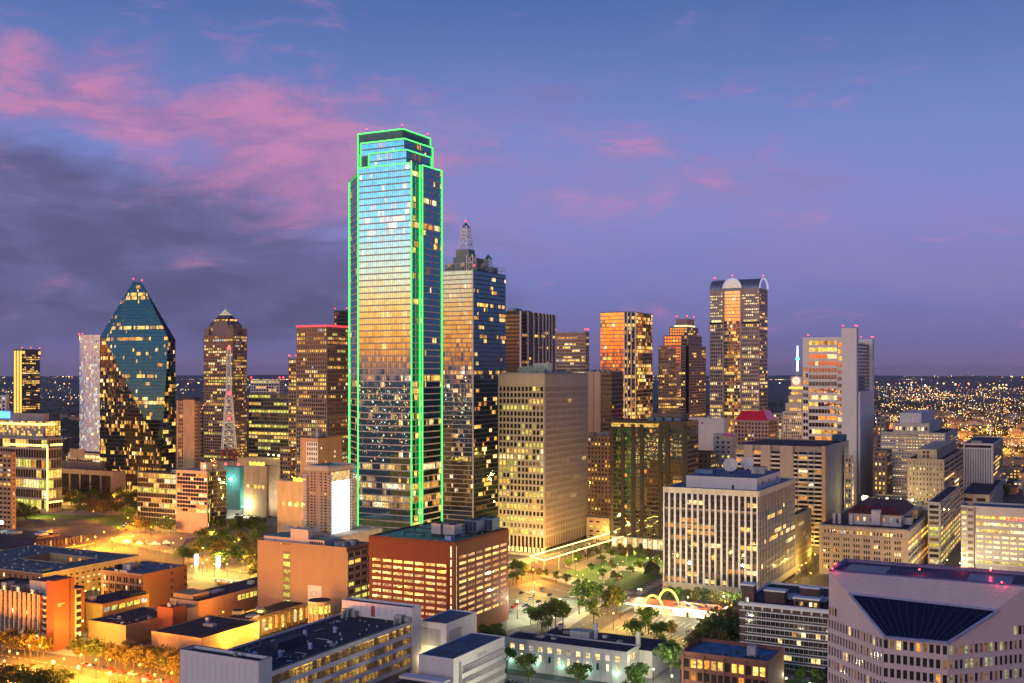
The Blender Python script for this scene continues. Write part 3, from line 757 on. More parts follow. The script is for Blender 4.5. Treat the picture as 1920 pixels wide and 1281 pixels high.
def broadcast_mast():
    Y = 1150; p = P(429, 700, Y); rt = empty('broadcast_mast', 'tall red and white lattice broadcast mast with red lights', 'mast', (p.x, Y, 0), .4)
    zb = zat(864, Y); zt = zat(652, Y); m0 = zb + (zt - zb) * .58
    MB().box(-10, 10, -10, 10, 0, zb).build('mast_base', taupe, rt)
    ws = M('white_steel', (.85, .86, .80), rough=.5, var=.08)
    lattice(rt, 'lower_section', 0, 0, zb, zb + 12, 15, 13.5, 2, .55, M('red_steel', (.28, .04, .03), rough=.5)); lattice(rt, 'lower_section', 0, 0, zb + 12, m0, 13.5, 6, 8, .5, ws)
    lattice(rt, 'upper_section', 0, 0, m0, zt, 5, 3.2, 9, .35, ws)
    for z in (zb + 44, m0 + 2, zt): MB().ball((0, -3, z), 1.8, 10).build('beacon', red_lamp, rt)
broadcast_mast()

# far left
def gold_tower():
    b = Bld('gold_lit_tower', 'distant tower with glowing golden columns at its left edge', 'tower', 41, 3000, 25, 75, 655)
    b.wall(brown, roof=roof_dark); gold = EM('gold_floodlit_glow', (1, .56, .08), 1.5, False)  # floodlighting put in as emission of the columns and cornice
    b.grid('R', 1, b.D - 1, 0, b.h - 14, 9, 34, 1.2, 2.4, .5, brown, brown, on=.6, mats=[g_off, y1, y2, w1, y3])
    b.part('wall_band', 'R', 0, b.D, b.h - 14, b.h, 0, 1, brown)
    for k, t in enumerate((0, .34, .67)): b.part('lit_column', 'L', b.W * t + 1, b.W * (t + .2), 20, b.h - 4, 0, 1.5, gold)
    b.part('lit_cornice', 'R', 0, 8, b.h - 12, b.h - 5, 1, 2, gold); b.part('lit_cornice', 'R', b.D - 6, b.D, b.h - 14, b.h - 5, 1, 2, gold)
    for x in (1, b.D / 2, b.D - 1): b.beacon(x, 1, b.h + 3, 1.6)
gold_tower()
def white_glass_tower():
    b = Bld('pale_glass_tower', 'pale silvery glass residential tower at the left edge of the prism tower', 'tower', 188, 1500, 149, 200, 628)
    gw = M('pale_wall_glass', (.74, .80, .92), rough=.12, metal=.35, var=.10); rt = b.root; pw = M('pale_slab', (.6, .6, .62))
    m = MB(); n = 10; pts = []
    W = b.W
    for k in range(n + 1): t = k / n; pts.append((-6 * math.sin(math.pi * t) , W * t))
    pts += [(30, W), (30, 0)]
    m.prism(pts, 0, b.h - 1).build('tower_shaft', dark, rt)
    for k in range(n):
        p, q = pts[k], pts[k + 1]
        _, i = tile([(q[0], q[1], 0), (p[0], p[1], 0), (p[0], p[1], b.h), (q[0], q[1], b.h)], 1.9, 3.6, [gw, c1, c1, w1, c1], .30, 'windows', rt, .006, 60 + k, gaph=.2); bands(i, .35, .3, 'floor_band', pw, rt)  # extra cool lit panes added to lend a blue-white glow
    m = MB()
    for j in range(46): m.box(3, 14, W, W + 3, 4 + j * 3.6, 4.5 + j * 3.6); m.box(13.5, 14, W, W + 3, 4.5 + j * 3.6, 5.6 + j * 3.6)
    m.build('balconies', pw, rt, kind='stuff')
    for y in (W * .8, W * .98): b.beacon(-2, y, b.h + 1, .9)
white_glass_tower()

def slab_tower():
    b = Bld('blank_slab_tower', 'tan concrete slab tower with blank wall and stacked balconies', 'tower', 366, 1000, 332, 376, 752)
    b.wall(tan, roof=roof_dark); h = b.h
    b.part('blank_wall', 'L', 0, b.W * .62, 0, h + 1, 0, 1.0, M('tan_stucco', (.42, .28, .16)))
    b.part('blank_wall', 'L', b.W * .92, b.W, 0, h + .5, 0, .8, MT['tan_stucco'])
    b.grid('L', b.W * .64, b.W * .92, 0, h - 2, 3, 30, .8, 1.2, .4, tan, tan, on=.15); m = MB()
    for j in range(30): b.slab(m, 'R', 0, b.D, 3 + j * 3.4, 4.2 + j * 3.4, 0, 1.6)
    m.build('balconies', MT['tan_stucco'], b.root, kind='stuff')
    MB().box(1, 8, 2, b.W - 2, h, h + 3.5).build('penthouse', dark, b.root)
slab_tower()

simple_tower('green_windowed_block', 'mid-rise glass office block left of the red-topped tower', 544, 1150, 466, 556, 738, M('dark_frame', (.10, .10, .09)), 3.9, 4.2, .55, .6, 1.3, .3, mats=[g_off, gr1, y1, w1, y3], beac=False, run=.7)
b = simple_tower('far_white_block', 'pale stepped block with red lights far behind the glass office block', 524, 1600, 470, 532, 712, M('pale_far', (.55, .50, .50)), 4, 5, .5, 1.2, 1.6, .4, beac=1.3)
b = simple_tower('narrow_brown_tower', 'narrow brown tower wedged left of the red-topped tower', 556, 1120, 541, 575, 672, brown, 3.9, 3.2, .5, .8, 1.6, .35, beac=1.0)
b = simple_tower('red_topped_tower', 'wide brown granite tower with a red-lit roof line', 613, 1050, 556, 700, 612, M('rosy_brown', (.22, .155, .125)), 3.95, 2.6, .45, .9, 1.6, .4, beac=False, run=.6)
for f, L in (('L', b.W), ('R', b.D)): b.part('neon_line', f, 0, L, b.h - .2, b.h + 1.4, .1, .7, neon_r)
simple_tower('dark_rear_tower', 'dark tower top peeking over the red-topped tower', 650, 1250, 627, 690, 582, dark, 3.9, 3, .3, .6, 1.5, .3, beac=.7)
def checker_block():
    b = Bld('tan_checker_block', 'tan mid-rise with black and white checkered side and rooftop tanks', 'building', 596, 900, 563, 641, 822)
    b.wall(MT['tan_stucco'], roof=roof_dark)
    b.grid('L', .3, b.W * .62, 0, b.h - 3, 5, 19, .9, 1.5, .3, M('white_tile', (.7, .7, .68)), on=.1)
    r = random.Random(3)
    for j in range(9):
        for i in range(6):
            if r.random() < .22: b.part('window', 'R', 4 + i * 6, 5.2 + i * 6, b.h - 5 - j * 4, b.h - 3.4 - j * 4, 0, .12, w1)
    MB().box(6, 16, 4, 12, b.h, b.h + 4).build('penthouse', unit_m, b.root)
    for k in range(3): MB().cyl(8 + 3 * k, 7, 1.2, b.h + 4, b.h + 8, 10).build('roof_tank', unit_m, b.root); MB().tube((8 + 3 * k, 7, b.h + 8), (8 + 3 * k, 7, b.h + 14), .2, 4).build('aerial', steel, b.root)
checker_block()

# behind and right of the mast tower
def striped_tower():
    b = Bld('striped_dark_tower', 'black tower with thin white vertical fins', 'skyscraper', 975, 1150, 946, 1040, 583)
    b.wall(black_g, roof=roof_dark); wf = M('white_fin', (.72, .68, .66), var=.05); bl = M('black_spandrel', (.025, .022, .022), rough=.35)
    b.grid('L', .5, b.W - .5, 0, b.h - 3, 7, 48, .3, 1.6, .3, bl, bl, on=.06); b.grid('R', .5, b.D - .5, 0, b.h - 3, 20, 48, .3, 1.6, .25, bl, bl, on=.05, rows={5: .25, 4: .2, 8: .1})
    for k, t in enumerate((0, .20, .36, .50, .62, .72, .81, .90, 1)): b.part('fin', 'R', b.D * t - .7, b.D * t + .7, 0, b.h, 0, 1.4, wf)
    b.unit(6, 8, 14, 10, 4); b.unit(30, 8, 12, 10, 3)
striped_tower()
simple_tower('ribbon_window_tower', 'grey tower with broken ribbons of lit windows behind the pale grid tower', 1098, 1380, 1041, 1104, 622, M('grey_granite', (.30, .27, .27)), 4.0, 2.6, .4, .25, 1.9, .35, beac=1.2, run=.8)

def pale_grid_tower():
    b = Bld('pale_grid_tower', 'pale concrete tower with deep square windows in a regular grid', 'tower', 1021, 797, 935, 1101, 699)
    pc = M('floodlit_pale_concrete', (.34, .345, .26), var=.10); b.wall(pc, roof=roof_dark, par=1.2); W, D, h = b.W, b.D, b.h  # greenish-yellow floodlight on the left face tinted into this concrete
    zt = b.z(724); zb = b.z(1035); zc = b.z(1006)
    b.part('top_band', 'L', 0, W, zt, h - 1.2, 0, .62, pc); b.part('top_band', 'R', 0, D, zt, h - 1.2, 0, .62, M('taupe_concrete', (.36, .30, .27), var=.10))
    rows = {0: .3, 1: .02, 2: .1, 3: .5, 4: .05, 5: .03, 6: .1, 7: .25, 8: .1, 9: .3, 10: .75, 11: .65, 12: .75, 13: .5, 14: .4, 15: .1, 16: .1, 17: .35, 18: .1, 19: .5, 20: .05, 21: .9, 22: .75, 23: .7, 24: .1}
    b.grid('L', .4, W - .4, zc, zt, 12, 24, .95, 1.35, .75, pc, pc, single=True, frames='single', mats=[g_off, gr1, y1, w1, y3], rows=rows, on=.3, tab=((1, .4), (2, .3), (3, .2), (4, .1)), seed=77)
    b.grid('R', .4, D - .4, zc, zt, 26, 24, 1.0, 1.5, .7, MT['taupe_concrete'], MT['taupe_concrete'], on=.02, rows={8: .05, 12: .35, 17: .5, 18: .2, 6: .12}, seed=78)
    for k in range(13): b.part('tall_pier', 'L', W * k / 12 - .5 * (k > 0), W * k / 12 + .5 * (k < 12), 5, zc - .62, 0, .75, pc)
    for k in range(27): b.part('tall_pier', 'R', D * k / 26 - .4, D * k / 26 + .4, 5, zc - .62, 0, .7, MT['taupe_concrete'])
    b.part('entrance_glass', 'L', 1, W - 1, 0, zc - 1, .02, .08, g_off); b.part('entrance_glass', 'R', 1, D - 1, 0, zc - 1, .02, .08, g_off2)
    MB().box(-6, D + 4, -6, W + 3, 0, 1.6).build('plinth', pc, b.root)
    for k in range(11): b.part('lit_arch', 'L', W * (k + .2) / 11, W * (k + .75) / 11, 1.6, 5, .1, .6, EM('gold_arch', (1, .6, .15), 2.0, False))
    # rooftop dishes and plant
    r = random.Random(9)
    for k, (t, s) in enumerate(((4, 2.6), (8, 2), (11, 2.4), (15, 3.0), (19, 2.6), (22, 1.8))):
        o = MB().cyl(0, 0, s, 0, .7, 16).build('dish', [M('dish_green', (.22, .33, .28))][0], b.root, loc=(4, t, h + 2.2)); o.rotation_euler = (.2, -1.2, 0)
        MB().tube((4.8, t, h - 1), (4.8, t, h + 2.2), .3, 5).build('dish_stand', dark, b.root)
    MB().box(9, 17, 2, 14, h - 1, h + 7).build('penthouse', M('pale_green_plant', (.5, .58, .5)), b.root)
    for k in range(8): b.unit(14 + 6 * k, 2 + r.random() * 4, 4, 4, 1.5 + r.random() * 1.6, h - 1)
pale_grid_tower()

def blank_slab():
    b = Bld('blank_tan_annex', 'windowless tan slab with dark joint right of the pale grid tower', 'building', 1147, 960, 1098, 1168, 697)
    b.wall(brown, roof=roof_dark); p = M('salmon_panel', (.50, .36, .28), var=.06)
    W = b.W
    b.part('wall_panel', 'L', W * .42, W * .67, 0, b.h, 0, .5, p); b.part('wall_panel', 'L', W * .69, W, 0, b.h, 0, .5, p)
    b.grid('L', .4, W * .38, 0, b.h - 2, 6, 34, .3, 1.6, .25, brown, brown, on=.08, mats=[g_off2, y2, y3, y3, y3]); b.grid('R', .4, b.D - .4, 0, b.h - 2, 6, 34, .3, 1.6, .25, brown, brown, on=.05)
    for k in range(4): b.unit(3, 3 + 5 * k, 5, 3.4, 2.5, b.h - 1)
blank_slab()

def gold_glass_tower():
    b = Bld('gold_mirror_tower', 'tower with golden mirror-glass face catching the sunset', 'skyscraper', 1185, 1173, 1126, 1223, 585)
    rt = b.root; h = b.h; W, D = b.W, b.D
    ch = 9.0
    pts = [(0, ch), (ch, 0), (D, 0), (D, W), (0, W)]
    MB().prism(pts, 0, h).build('tower_shaft', dark, rt)
    gg = MIRROR('gold_glass', (.95, .62, .32)); gd = MIRROR('bronze_shaded_glass', (.20, .14, .10))  # bronze copy of the glass carries the shade of the darker sides
    def f(p, q, mats, on, seed, rows=None, tl=.005, cw=1.8):
        _, i = tile([(*p, 0), (*q, 0), (*q, h), (*p, h)], cw, h / 50, mats, on, 'windows', rt, tl, seed, rows=rows); bands(i, .55, .15, 'floor_band', mull, rt)
    low = {k: .55 for k in range(25, 50)}
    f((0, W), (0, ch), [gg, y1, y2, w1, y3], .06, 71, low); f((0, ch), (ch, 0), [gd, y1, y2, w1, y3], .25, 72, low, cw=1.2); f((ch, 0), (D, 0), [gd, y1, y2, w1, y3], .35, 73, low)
    fin = M('bright_fin', (.8, .72, .62), rough=.3, metal=.5)
    for t in (.0, .28, .62, 1.0): MB().box(-.5, .5, -.5, .5, 0, h).build('fin', fin, rt, loc=(ch * t - .5, ch * (1 - t) - .5, 0))
    MB().prism([(p[0], p[1]) for p in pts], h, h + .6).build('roof', roof_dark, rt)
gold_glass_tower()

def stepped_tower():
    b = Bld('stepped_tower', 'stepped brown tower with gold-lit window grid and red beacons', 'skyscraper', 1292, 1400, 1234, 1323, 648)
    gs = M('mauve_granite', (.27, .20, .17)); rt = b.root; W, D = b.W, b.D; gg = MIRROR('gold_glass', (.95, .62, .32))
    b.wall(gs, roof=roof_dark)
    low = {k: .45 for k in range(26, 50)}
    low[18] = .95
    b.grid('L', 5, W - .5, 0, b.h - 1, 13, 46, .8, 1.5, .4, gs, gs, on=.25, mats=[gg, y1, y2, w1, y3], rows=low, run=.5); b.grid('R', 1, D - 1, 0, b.h - 1, 12, 46, 1.0, 1.6, .4, gs, gs, on=.15, rows={k: .75 for k in range(24, 46)})
    b.part('dark_glass_strip', 'L', .3, 4.6, 0, b.h, 0, .25, g_off)
    pz = b.h
    for k, (a, yt) in enumerate((((.03, .06, .87, .84), 628), ((.10, .10, .72, .70), 612), ((.18, .16, .60, .52), 597))):
        z = b.z(yt); x0, y0, x1, y1_ = a[0] * D, a[1] * W, a[2] * D, a[3] * W
        t = Bld('', '', '', 1292, 1400, 1234, 1323, yt, parent=rt); t.seed = 80 + k
        MB().box(x0, x1, y0, y1_, pz - 1, z).build('upper_tier', gs, rt); nr = max(1, round((z - pz) / 4))
        if k < 2:
            t.fp = lambda face, s_, zz, o, x0=x0, y0=y0: (x0 - o, s_, zz) if face == 'L' else (s_, y0 - o, zz)
            t.grid('L', y0 + 1, y1_ - 1, pz, z - 1, 8 - k, nr, .8, 1.4, .4, gs, gs, on=.3, mats=[gg, y1, y2, w1, y3]); t.grid('R', x0 + 1, x1 - 1, pz, z - 1, 8 - k, nr, .9, 1.4, .4, gs, gs, on=.15)
        else:
            for q in range(7): b.beacon
            MB().box(x0 - 1, x1, y0 - 1, y1_ + 2, pz, pz + 2).build('lit_terrace', w1, rt)
        pz = z
    for x, y in ((.19, .17), (.59, .17), (.19, .51)): b.beacon(x * D, y * W, pz + 2.5, 1.0)
stepped_tower()

def vault_tower():
    b = Bld('vault_top_skyscraper', 'granite skyscraper with barrel-vaulted top and arched glass centre bay', 'skyscraper', 1424, 1273, 1331, 1437, 540, th=rad(33))
    vg = M('grey_pink_granite', (.36, .29, .27)); rt = b.root; W, D, h = b.W, b.D, b.h
    D = b.D = max(b.D, 26); b.wall(vg)
    gg = MIRROR('amber_glass', (.95, .66, .40)); zs = b.z(603); ym0, ym1 = W * .36, W * .72
    kw = dict(mats=[g_off, w1, y1, w1, y3], run=.6)
    for a, e in ((.5, ym0 - 1), (ym1 + 1, W - .5)):
        n = max(4, round((e - a) / 2.3))
        b.grid('L', a, e, zs + 6, h - 3, n, 9, .9, 1.9, .4, vg, vg, on=.6, rows={k: .95 for k in (0, 1, 2, 3, 4, 5, 6, 7, 8)}, seed=91, tab=((1, .7), (4, .3)), **kw)
        b.grid('L', a, e, 0, zs - 2, n, 42, .9, 1.9, .9, vg, vg, on=.4, seed=92, **kw)
        b.part('setback_roof', 'L', a, e, zs - 1.5, zs, 0, 3, roof_dark); b.part('terrace_lights', 'L', a + 2, e - 2, zs + .5, zs + 2.5, .2, .5, w1)
    b.grid('L', ym0, ym1, 0, h - 2, 10, 58, .25, .9, .25, mull, mull, on=.12, mats=[gg, y1, y2, w1, y3], rows={k: .45 for k in range(28, 58)} | {14: .7, 24: .8}, tilt=.005)
    for t in (ym0, ym1): b.part('pier', 'L', t - .9, t + .9, 0, h + 2, 0, 1.3, vg)
    b.grid('R', .5, D - .5, 0, h - 2, 6, 54, .5, 2.0, .3, vg, vg, on=.3, mats=[MIRROR('prism_glass', (.045, .085, .105)), y1, y2, w1, y3], tilt=.004)
    # barrel vault along the long side and the round arch over the centre bay
    R = D / 2; vr = M('vault_metal', (.20, .20, .24), rough=.35, metal=.6); n = 14; zt = b.z(524, 10, W / 2) - h
    m = MB(); ring = [(R - R * math.cos(math.pi * k / n), zt * math.sin(math.pi * k / n)) for k in range(n + 1)]
    for k in range(n): m.quad((ring[k][0], 0, h + ring[k][1]), (ring[k][0], W, h + ring[k][1]), (ring[k + 1][0], W, h + ring[k + 1][1]), (ring[k + 1][0], 0, h + ring[k + 1][1]))
    m.poly([(x, W, h + z) for x, z in ring]); m.build('barrel_vault', vr, rt)
    MB().poly([(x, -.02, h + z) for x, z in reversed(ring)]).build('vault_end_glass', MIRROR('pale_glass', (.62, .68, .76), .04), rt)
    m = MB()
    for k in range(n): m.tube((ring[k][0], -.5, h + ring[k][1]), (ring[k + 1][0], -.5, h + ring[k + 1][1]), .8, 5)
    m.build('arch_light', EM('pale_violet_light', (.75, .72, 1), .6, False), rt)
    r = (ym1 - ym0) / 2; cy = (ym0 + ym1) / 2; zc = h + 1.0; arc = [(cy + r * math.cos(math.pi * k / 18), r * math.sin(math.pi * k / 18)) for k in range(19)]
    m = MB()
    for k in range(18): m.quad((-1.2, arc[k][0], zc + arc[k][1]), (-1.2, arc[k + 1][0], zc + arc[k + 1][1]), (R, arc[k + 1][0], zc + arc[k + 1][1]), (R, arc[k][0], zc + arc[k][1]))
    m.build('cross_vault', MIRROR('pale_glass', (.62, .68, .76), .04), rt)
    MB().poly([(-1.1, y, zc + z) for y, z in arc]).build('arch_glass', LIT('arch_lit', (.75, .75, 1), .25, (.3, .34, .45), .9), rt)
    m = MB()
    for k in range(18): m.tube((-1.6, arc[k][0], zc + arc[k][1]), (-1.6, arc[k + 1][0], zc + arc[k + 1][1]), .7, 5)
    m.build('arch_light', MT['pale_violet_light'], rt)
    for x, y in ((R, .5), (R, W - .5), (0, cy)): b.beacon(x, y, h + (zt if x else r + 2) + 2, 1.0)
vault_tower()

def white_core_tower():
    b = Bld('white_core_tower', 'white office tower with orange ribbon windows and a blank concrete shaft', 'skyscraper', 1580, 1000, 1505, 1590, 632)
    rt = b.root; wc = M('warm_white_concrete', (.76, .68, .61), var=.08); b.wall(wc, roof=roof_dark); W = b.W
    wn = [MIRROR('gold_glass', (.95, .62, .32)), y1, y2, w1, o1]
    rows = {0: .98, 1: .7}
    rows.update({k: .6 for k in range(8, 30)})
    b.grid('L', W * .14, W * .84, 0, b.h - 2, 9, 26, .25, 2.6, .45, wc, wc, on=.3, mats=wn, rows=rows, run=.7, seed=101)
    b.grid('L', .5, W * .12, 0, b.h - 4, 2, 26, .25, 2.6, .4, wc, wc, on=.4, mats=wn, seed=102); b.grid('L', W * .86, W - .5, 0, b.h - 26, 2, 23, .25, 2.6, .4, wc, wc, on=.4, mats=[g_off, y1, y2, w1, y3], seed=103)
    s = Bld('', '', '', 1606, 985, 1578, 1639, 615, parent=rt); o = b.local(s.C); mv = lambda m, n, mt: m.build(n, mt, rt, loc=(o.x, o.y, 0))
    mv(MB().box(0, 9, 0, s.W, 0, s.h), 'concrete_shaft', wc); D = s.D
    z2 = s.z(640); mv(MB().box(9, D, 4, s.W, 0, z2), 'rear_block', M('shade_concrete', (.36, .32, .31))); mv(MB().box(D - 9, D, 0, s.W, 0, z2 + 4), 'concrete_shaft', wc)
    z3 = s.z(735); mv(MB().box(9, D - 9, -1.5, 4, 0, z3), 'lower_shaft', wc)
    m = MB(); mats = [g_off, y1, o1]; rr = random.Random(4)
    nf = 14
    for j in range(nf):
        z = z3 + (z2 - z3) * j / nf
        m.box(9.3, D - 9.3, 3.6, 4, z + 1.8, z + (z2 - z3) / nf - .1, 0)
    mv(m, 'window_ribbons', [MIRROR('gold_glass', (.95, .62, .32))])
    m = MB()
    for j in range(nf): z = z3 + (z2 - z3) * j / nf; m.box(9, D - 9, 3, 4, z, z + 1.7)
    mv(m, 'spandrels', M('shade_concrete', (.36, .32, .31)))
    for x, y, z in ((1, 1, s.h), (8, 1, s.h), (1, s.W - 1, s.h), (D - 8, 1, z2 + 4), (D - 1, 1, z2 + 4), (D - 7, s.W - 2, z2 + 4)): b.beacon(o.x + x, o.y + y, z + 1.5, .7)
    for t in (.5, W * .86): b.beacon(.5, t, b.h + 1.5, .7)
white_core_tower()

def clock_tower():
    b = Bld('clock_tower_building', 'cream setback tower with clock and white glowing spire', 'tower', 1504, 1250, 1470, 1520, 833)
    b = Bld('', '', '', 1504, 1250, 1468, 1520, 772, parent=b.root); rt = b.root; cs = M('cream_terracotta', (.56, .48, .40)); b.wall(cs)
    b.grid('L', .5, b.W - .5, 0, b.h - 1, 9, 24, 1.2, 1.4, .4, cs, cs, on=.3, run=.3); W, D = b.W, max(b.D, 16)
    z0 = b.h
    for k, (a, yt) in enumerate(((.12, 756), (.25, 742), (.40, 728))):
        z = b.z(yt); MB().box(1 + k * 2, D, 1, W * (1 - a), z0, z).build('setback_tier', cs, rt)
        m = MB()
        for q in range(6): m.box(1 + k * 2 - .15, 1 + k * 2, 2 + q * W * .1, 3.2 + q * W * .1, z0 + 1, z0 + 4)
        m.build('windows', y1, rt, kind='stuff'); z0 = z
    z = b.z(706); MB().box(6, 18, 2, 14, z0, z).build('clock_stage', cs, rt)
    MB().cyl(0, 0, 4.6, 0, .5, 24).build('clock_face', EM('clock_lit', (1, .7, .5), 1.2, False), rt, loc=(5.9, 8, z - 5)).rotation_euler = (0, -math.pi / 2, 0)
    m = MB()
    for k in range(12): a = 2 * math.pi * k / 12; m.box(-.2, 0, 8 + 4 * math.cos(a) - .35, 8 + 4 * math.cos(a) + .35, z - 5 + 4 * math.sin(a) - .35, z - 5 + 4 * math.sin(a) + .35)
    m.tube((-.1, 8, z - 5), (-.1, 9.5, z - 2.6), .3, 4); m.tube((-.1, 8, z - 5), (-.1, 5, z - 4.6), .3, 4)
    m.build('clock_hands', neon_r, rt, loc=(5.4, 0, 0))
    MB().box(4, 20, 0, 16, z0 - 1, z0 + 1.5).build('lit_ledge', EM('gold_floodlit_glow', (1, .56, .08), 1.5, False), rt)  # ledge emits its own floodlit glow
    zt = b.z(648); m = MB().tube((12, 8, z), (12, 8, z + 6), 1.2, 8, r2=.8).build('spire_base', steel, rt)
    MB().tube((12, 8, z + 6), (12, 8, zt), 1.3, 8, r2=.9).build('spire', neon_w, rt); MB().ball((12, 8, z + 20), 2.2, 10).build('spire_light', EM('teal_light', (.05, .8, .5), 4, False), rt)
clock_tower()
# ------------------------------------------------------------------ mid-ground, right of centre
def green_strip_block():
    b = Bld('dark_glass_block', 'dark green-brown glass block with green neon reflected in its face', 'building', 1288, 810, 1143, 1309, 790)
    rt = b.root; gd = MIRROR('smoky_glass', (.40, .48, .36)); fr = M('olive_frame', (.03, .028, .02), rough=.4); W, D, h = b.W, b.D, b.h
    b.wall(fr, roof=roof_dark); zb = 9
    b.grid('L', 4, W - 3, zb, h - 6, 24, 24, .2, .9,   .25, fr, fr, on=.08, mats=[gd, o1, y2, y1, y3], run=.55, tilt=.0035, tab=((1, .5), (2, .25), (3, .15), (4, .1)))
    for t in (0, .22, .31, .55, .66, .80): b.part('corner_bay', 'L', W * t, W * t + 3, zb, h - 3, 0, .9, M('brown_bay', (.030, .026, .018)))
    b.part('top_light_band', 'L', W * .35, W * .97, h - 5, h - 2.2, .2, .6, y1); b.grid('R', .5, D - .5, zb, h - 4, 5, 24, .4, 1.5, .3, brown, brown, on=.1, mats=[g_off, y2, y3, y3, o1])
    b.grid('L', 2, W - 2, .2, 8, 14, 1, .7, 1.2, .6, cream, cream, on=.95, mats=[g_off, w1, y1, w1, y1], single=True)
    b.part('canopy', 'L', -1, W + 1, 8, 8.8, 0, 3, cream)
    MB().box(8, D - 4, 6, W * .5, h, h + 5).build('penthouse', brown, rt)
    for k in range(4): b.unit(3, 6 + 7 * k, 4, 5, 3, h - .8, mat=M('blue_unit', (.12, .2, .3)), fans=2)
green_strip_block()
b = simple_tower('brown_hotel', 'brown brick hotel with scattered lit windows between the pale and dark towers', 1148, 905, 1100, 1165, 818, M('brown_brick', (.26, .16, .11)), 3.6, 3.2, .3, 1.7, 1.7, .25, cat='building', beac=False, run=.2)
b.unit(4, 6, 8, 8, 4); b.unit(4, 18, 6, 5, 3)
simple_tower('low_tan_block', 'low floodlit tan block at the foot of the brown hotel', 1142, 850, 1100, 1152, 972, M('tan_floodlit', (.50, .38, .22)), 4, 6, .3, 2.5, 2.4, .3, cat='building', beac=False)
b = Bld('white_wall_block', 'white windowless block with small vent holes, beside the dark glass block', 'building', 1357, 1000, 1288, 1366, 785); b.wall(M('pale_blue_wall', (.56, .56, .57), var=.06), roof=roof_dark)
for k in range(5): b.part('vent', 'L', b.W * .55 + 4 * k, b.W * .55 + 4 * k + 2, b.h - 5, b.h - 3.6, 0, .1, dark)
b.unit(3, b.W * .4, 4, 3, 3)
b = simple_tower('brown_corner_block', 'dark brown block with one lit window right of the green reflections', 1331, 880, 1288, 1345, 848, brown, 4, 5, .25, 2.6, 2.2, .25, cat='building', beac=False)
b = simple_tower('pink_top_block', 'cream block with pink floodlit parapet below the white wall block', 1374, 930, 1338, 1382, 814, M('cream_pale', (.50, .42, .36)), 4, 5, .4, 2.6, 2.3, .3, cat='building', beac=False)
b.part('pink_band', 'L', 0, b.W * .5, b.h - 2, b.h + .5, .1, .5, M('pink_floodlit_tone', (.6, .10, .28)))  # pink floodlighting of the parapet put into the band's colour
def red_roof_hotel():
    b = Bld('red_roofed_hotel', 'old rosy stone hotel with a glowing red mansard roof', 'building', 1441, 1080, 1376, 1458, 790)
    rs = M('rosy_stone', (.34, .24, .22)); b.wall(rs); b.grid('L', .5, b.W - .5, 0, b.h - 1, 10, 22, 1.6, 1.7, .3, rs, rs, on=.15, run=.2); b.grid('R', .5, b.D - .5, 0, b.h - 1, 6, 22, 1.6, 1.7, .3, rs, rs, on=.1)
    b.part('cornice', 'L', -1, b.W + 1, b.h - 1, b.h + .6, -.5, 1.4, rs); b.part('cornice', 'R', -1, b.D + 1, b.h - 1, b.h + .6, -.5, 1.3, rs)
    m = MB(); W, D, h = b.W, b.D, b.h + .6; i = 6; t = h + 9; c = [(1, 1, h), (D - 1, 1, h), (D - 1, W - 1, h), (1, W - 1, h)]; u = [(i, i, t), (D - i, i, t), (D - i, W - i, t), (i, W - i, t)]
    for k in range(4): m.quad(c[k], c[(k + 1) % 4], u[(k + 1) % 4], u[k])
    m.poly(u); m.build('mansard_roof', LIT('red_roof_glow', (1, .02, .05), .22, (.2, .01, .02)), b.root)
red_roof_hotel()
b = simple_tower('far_pale_block', 'small pale block between the clock tower and the red roof', 1466, 1500, 1450, 1475, 775, M('pale_far', (.55, .50, .50)), 4, 4, .5, 1.2, 1.6, .3, cat='building', beac=False)

def balcony_block():
    b = Bld('balcony_apartment_slab', 'concrete apartment slab with stacked white balconies behind the white-fin block', 'building', 1547, 800, 1380, 1590, 838)
    rt = b.root; W, D, h = b.W, b.D, b.h; sh = M('taupe_concrete', (.36, .30, .27), var=.10); b.wall(M('shadow_concrete', (.24, .21, .19)), roof=roof_dark)
    zb = 6; nf = 21; fh = (h - 4 - zb) / nf
    st = [(.03, .12, 1), (.12, .185, 0), (.185, .295, 0), (.295, .345, 1), (.345, .49, 0), (.49, .60, 1), (.60, .71, 0), (.71, .80, 1), (.80, .9, 0), (.9, 1, 1)]
    r = random.Random(6)
    for a, e, k in st:
        if k == 0 and e - a > .09 and a != .185:
            b.part('pier_wall', 'L', W * a, W * e, 0, h, 0, 1.6, sh if a > .3 else M('taupe_dark', (.27, .22, .19)))
        else:
            for j in range(nf):
                z = zb + j * fh
                b.part('balcony', 'L', W * a + .2, W * e - .2, z, z + 1.15, 0, 1.5, M('balcony_white', (.58, .54, .50)))
                q = r.random(); b.part('window', 'L', W * a + .5, W * e - .5, z + 1.2, z + fh - .3, 0, .1, o1 if q < .12 else y2 if q < .2 else w1 if q < .23 else g_off)
    b.part('end_wall', 'R', 0, D, 0, h + .4, 0, .5, sh)
    b.part('end_wall', 'L', -.6, W * .03, 0, h + .4, 0, 1.7, M('tan_stucco', (.42, .28, .16)))
    MB().box(D - 12, D, 1, 10, h, h + 5).build('penthouse', roof_blue, rt)
    b.grid('R', D * .82, D - .5, 20, h - 6, 2, 14, .6, 1.5, .6, cream, cream, on=.3)
balcony_block()
simple_tower('cream_annex', 'narrow cream slab with lit windows beside the blank concrete shaft', 1597, 850, 1584, 1600, 855, cream, 4, 3, .5, 1.0, 1.6, .2, cat='building', beac=False)

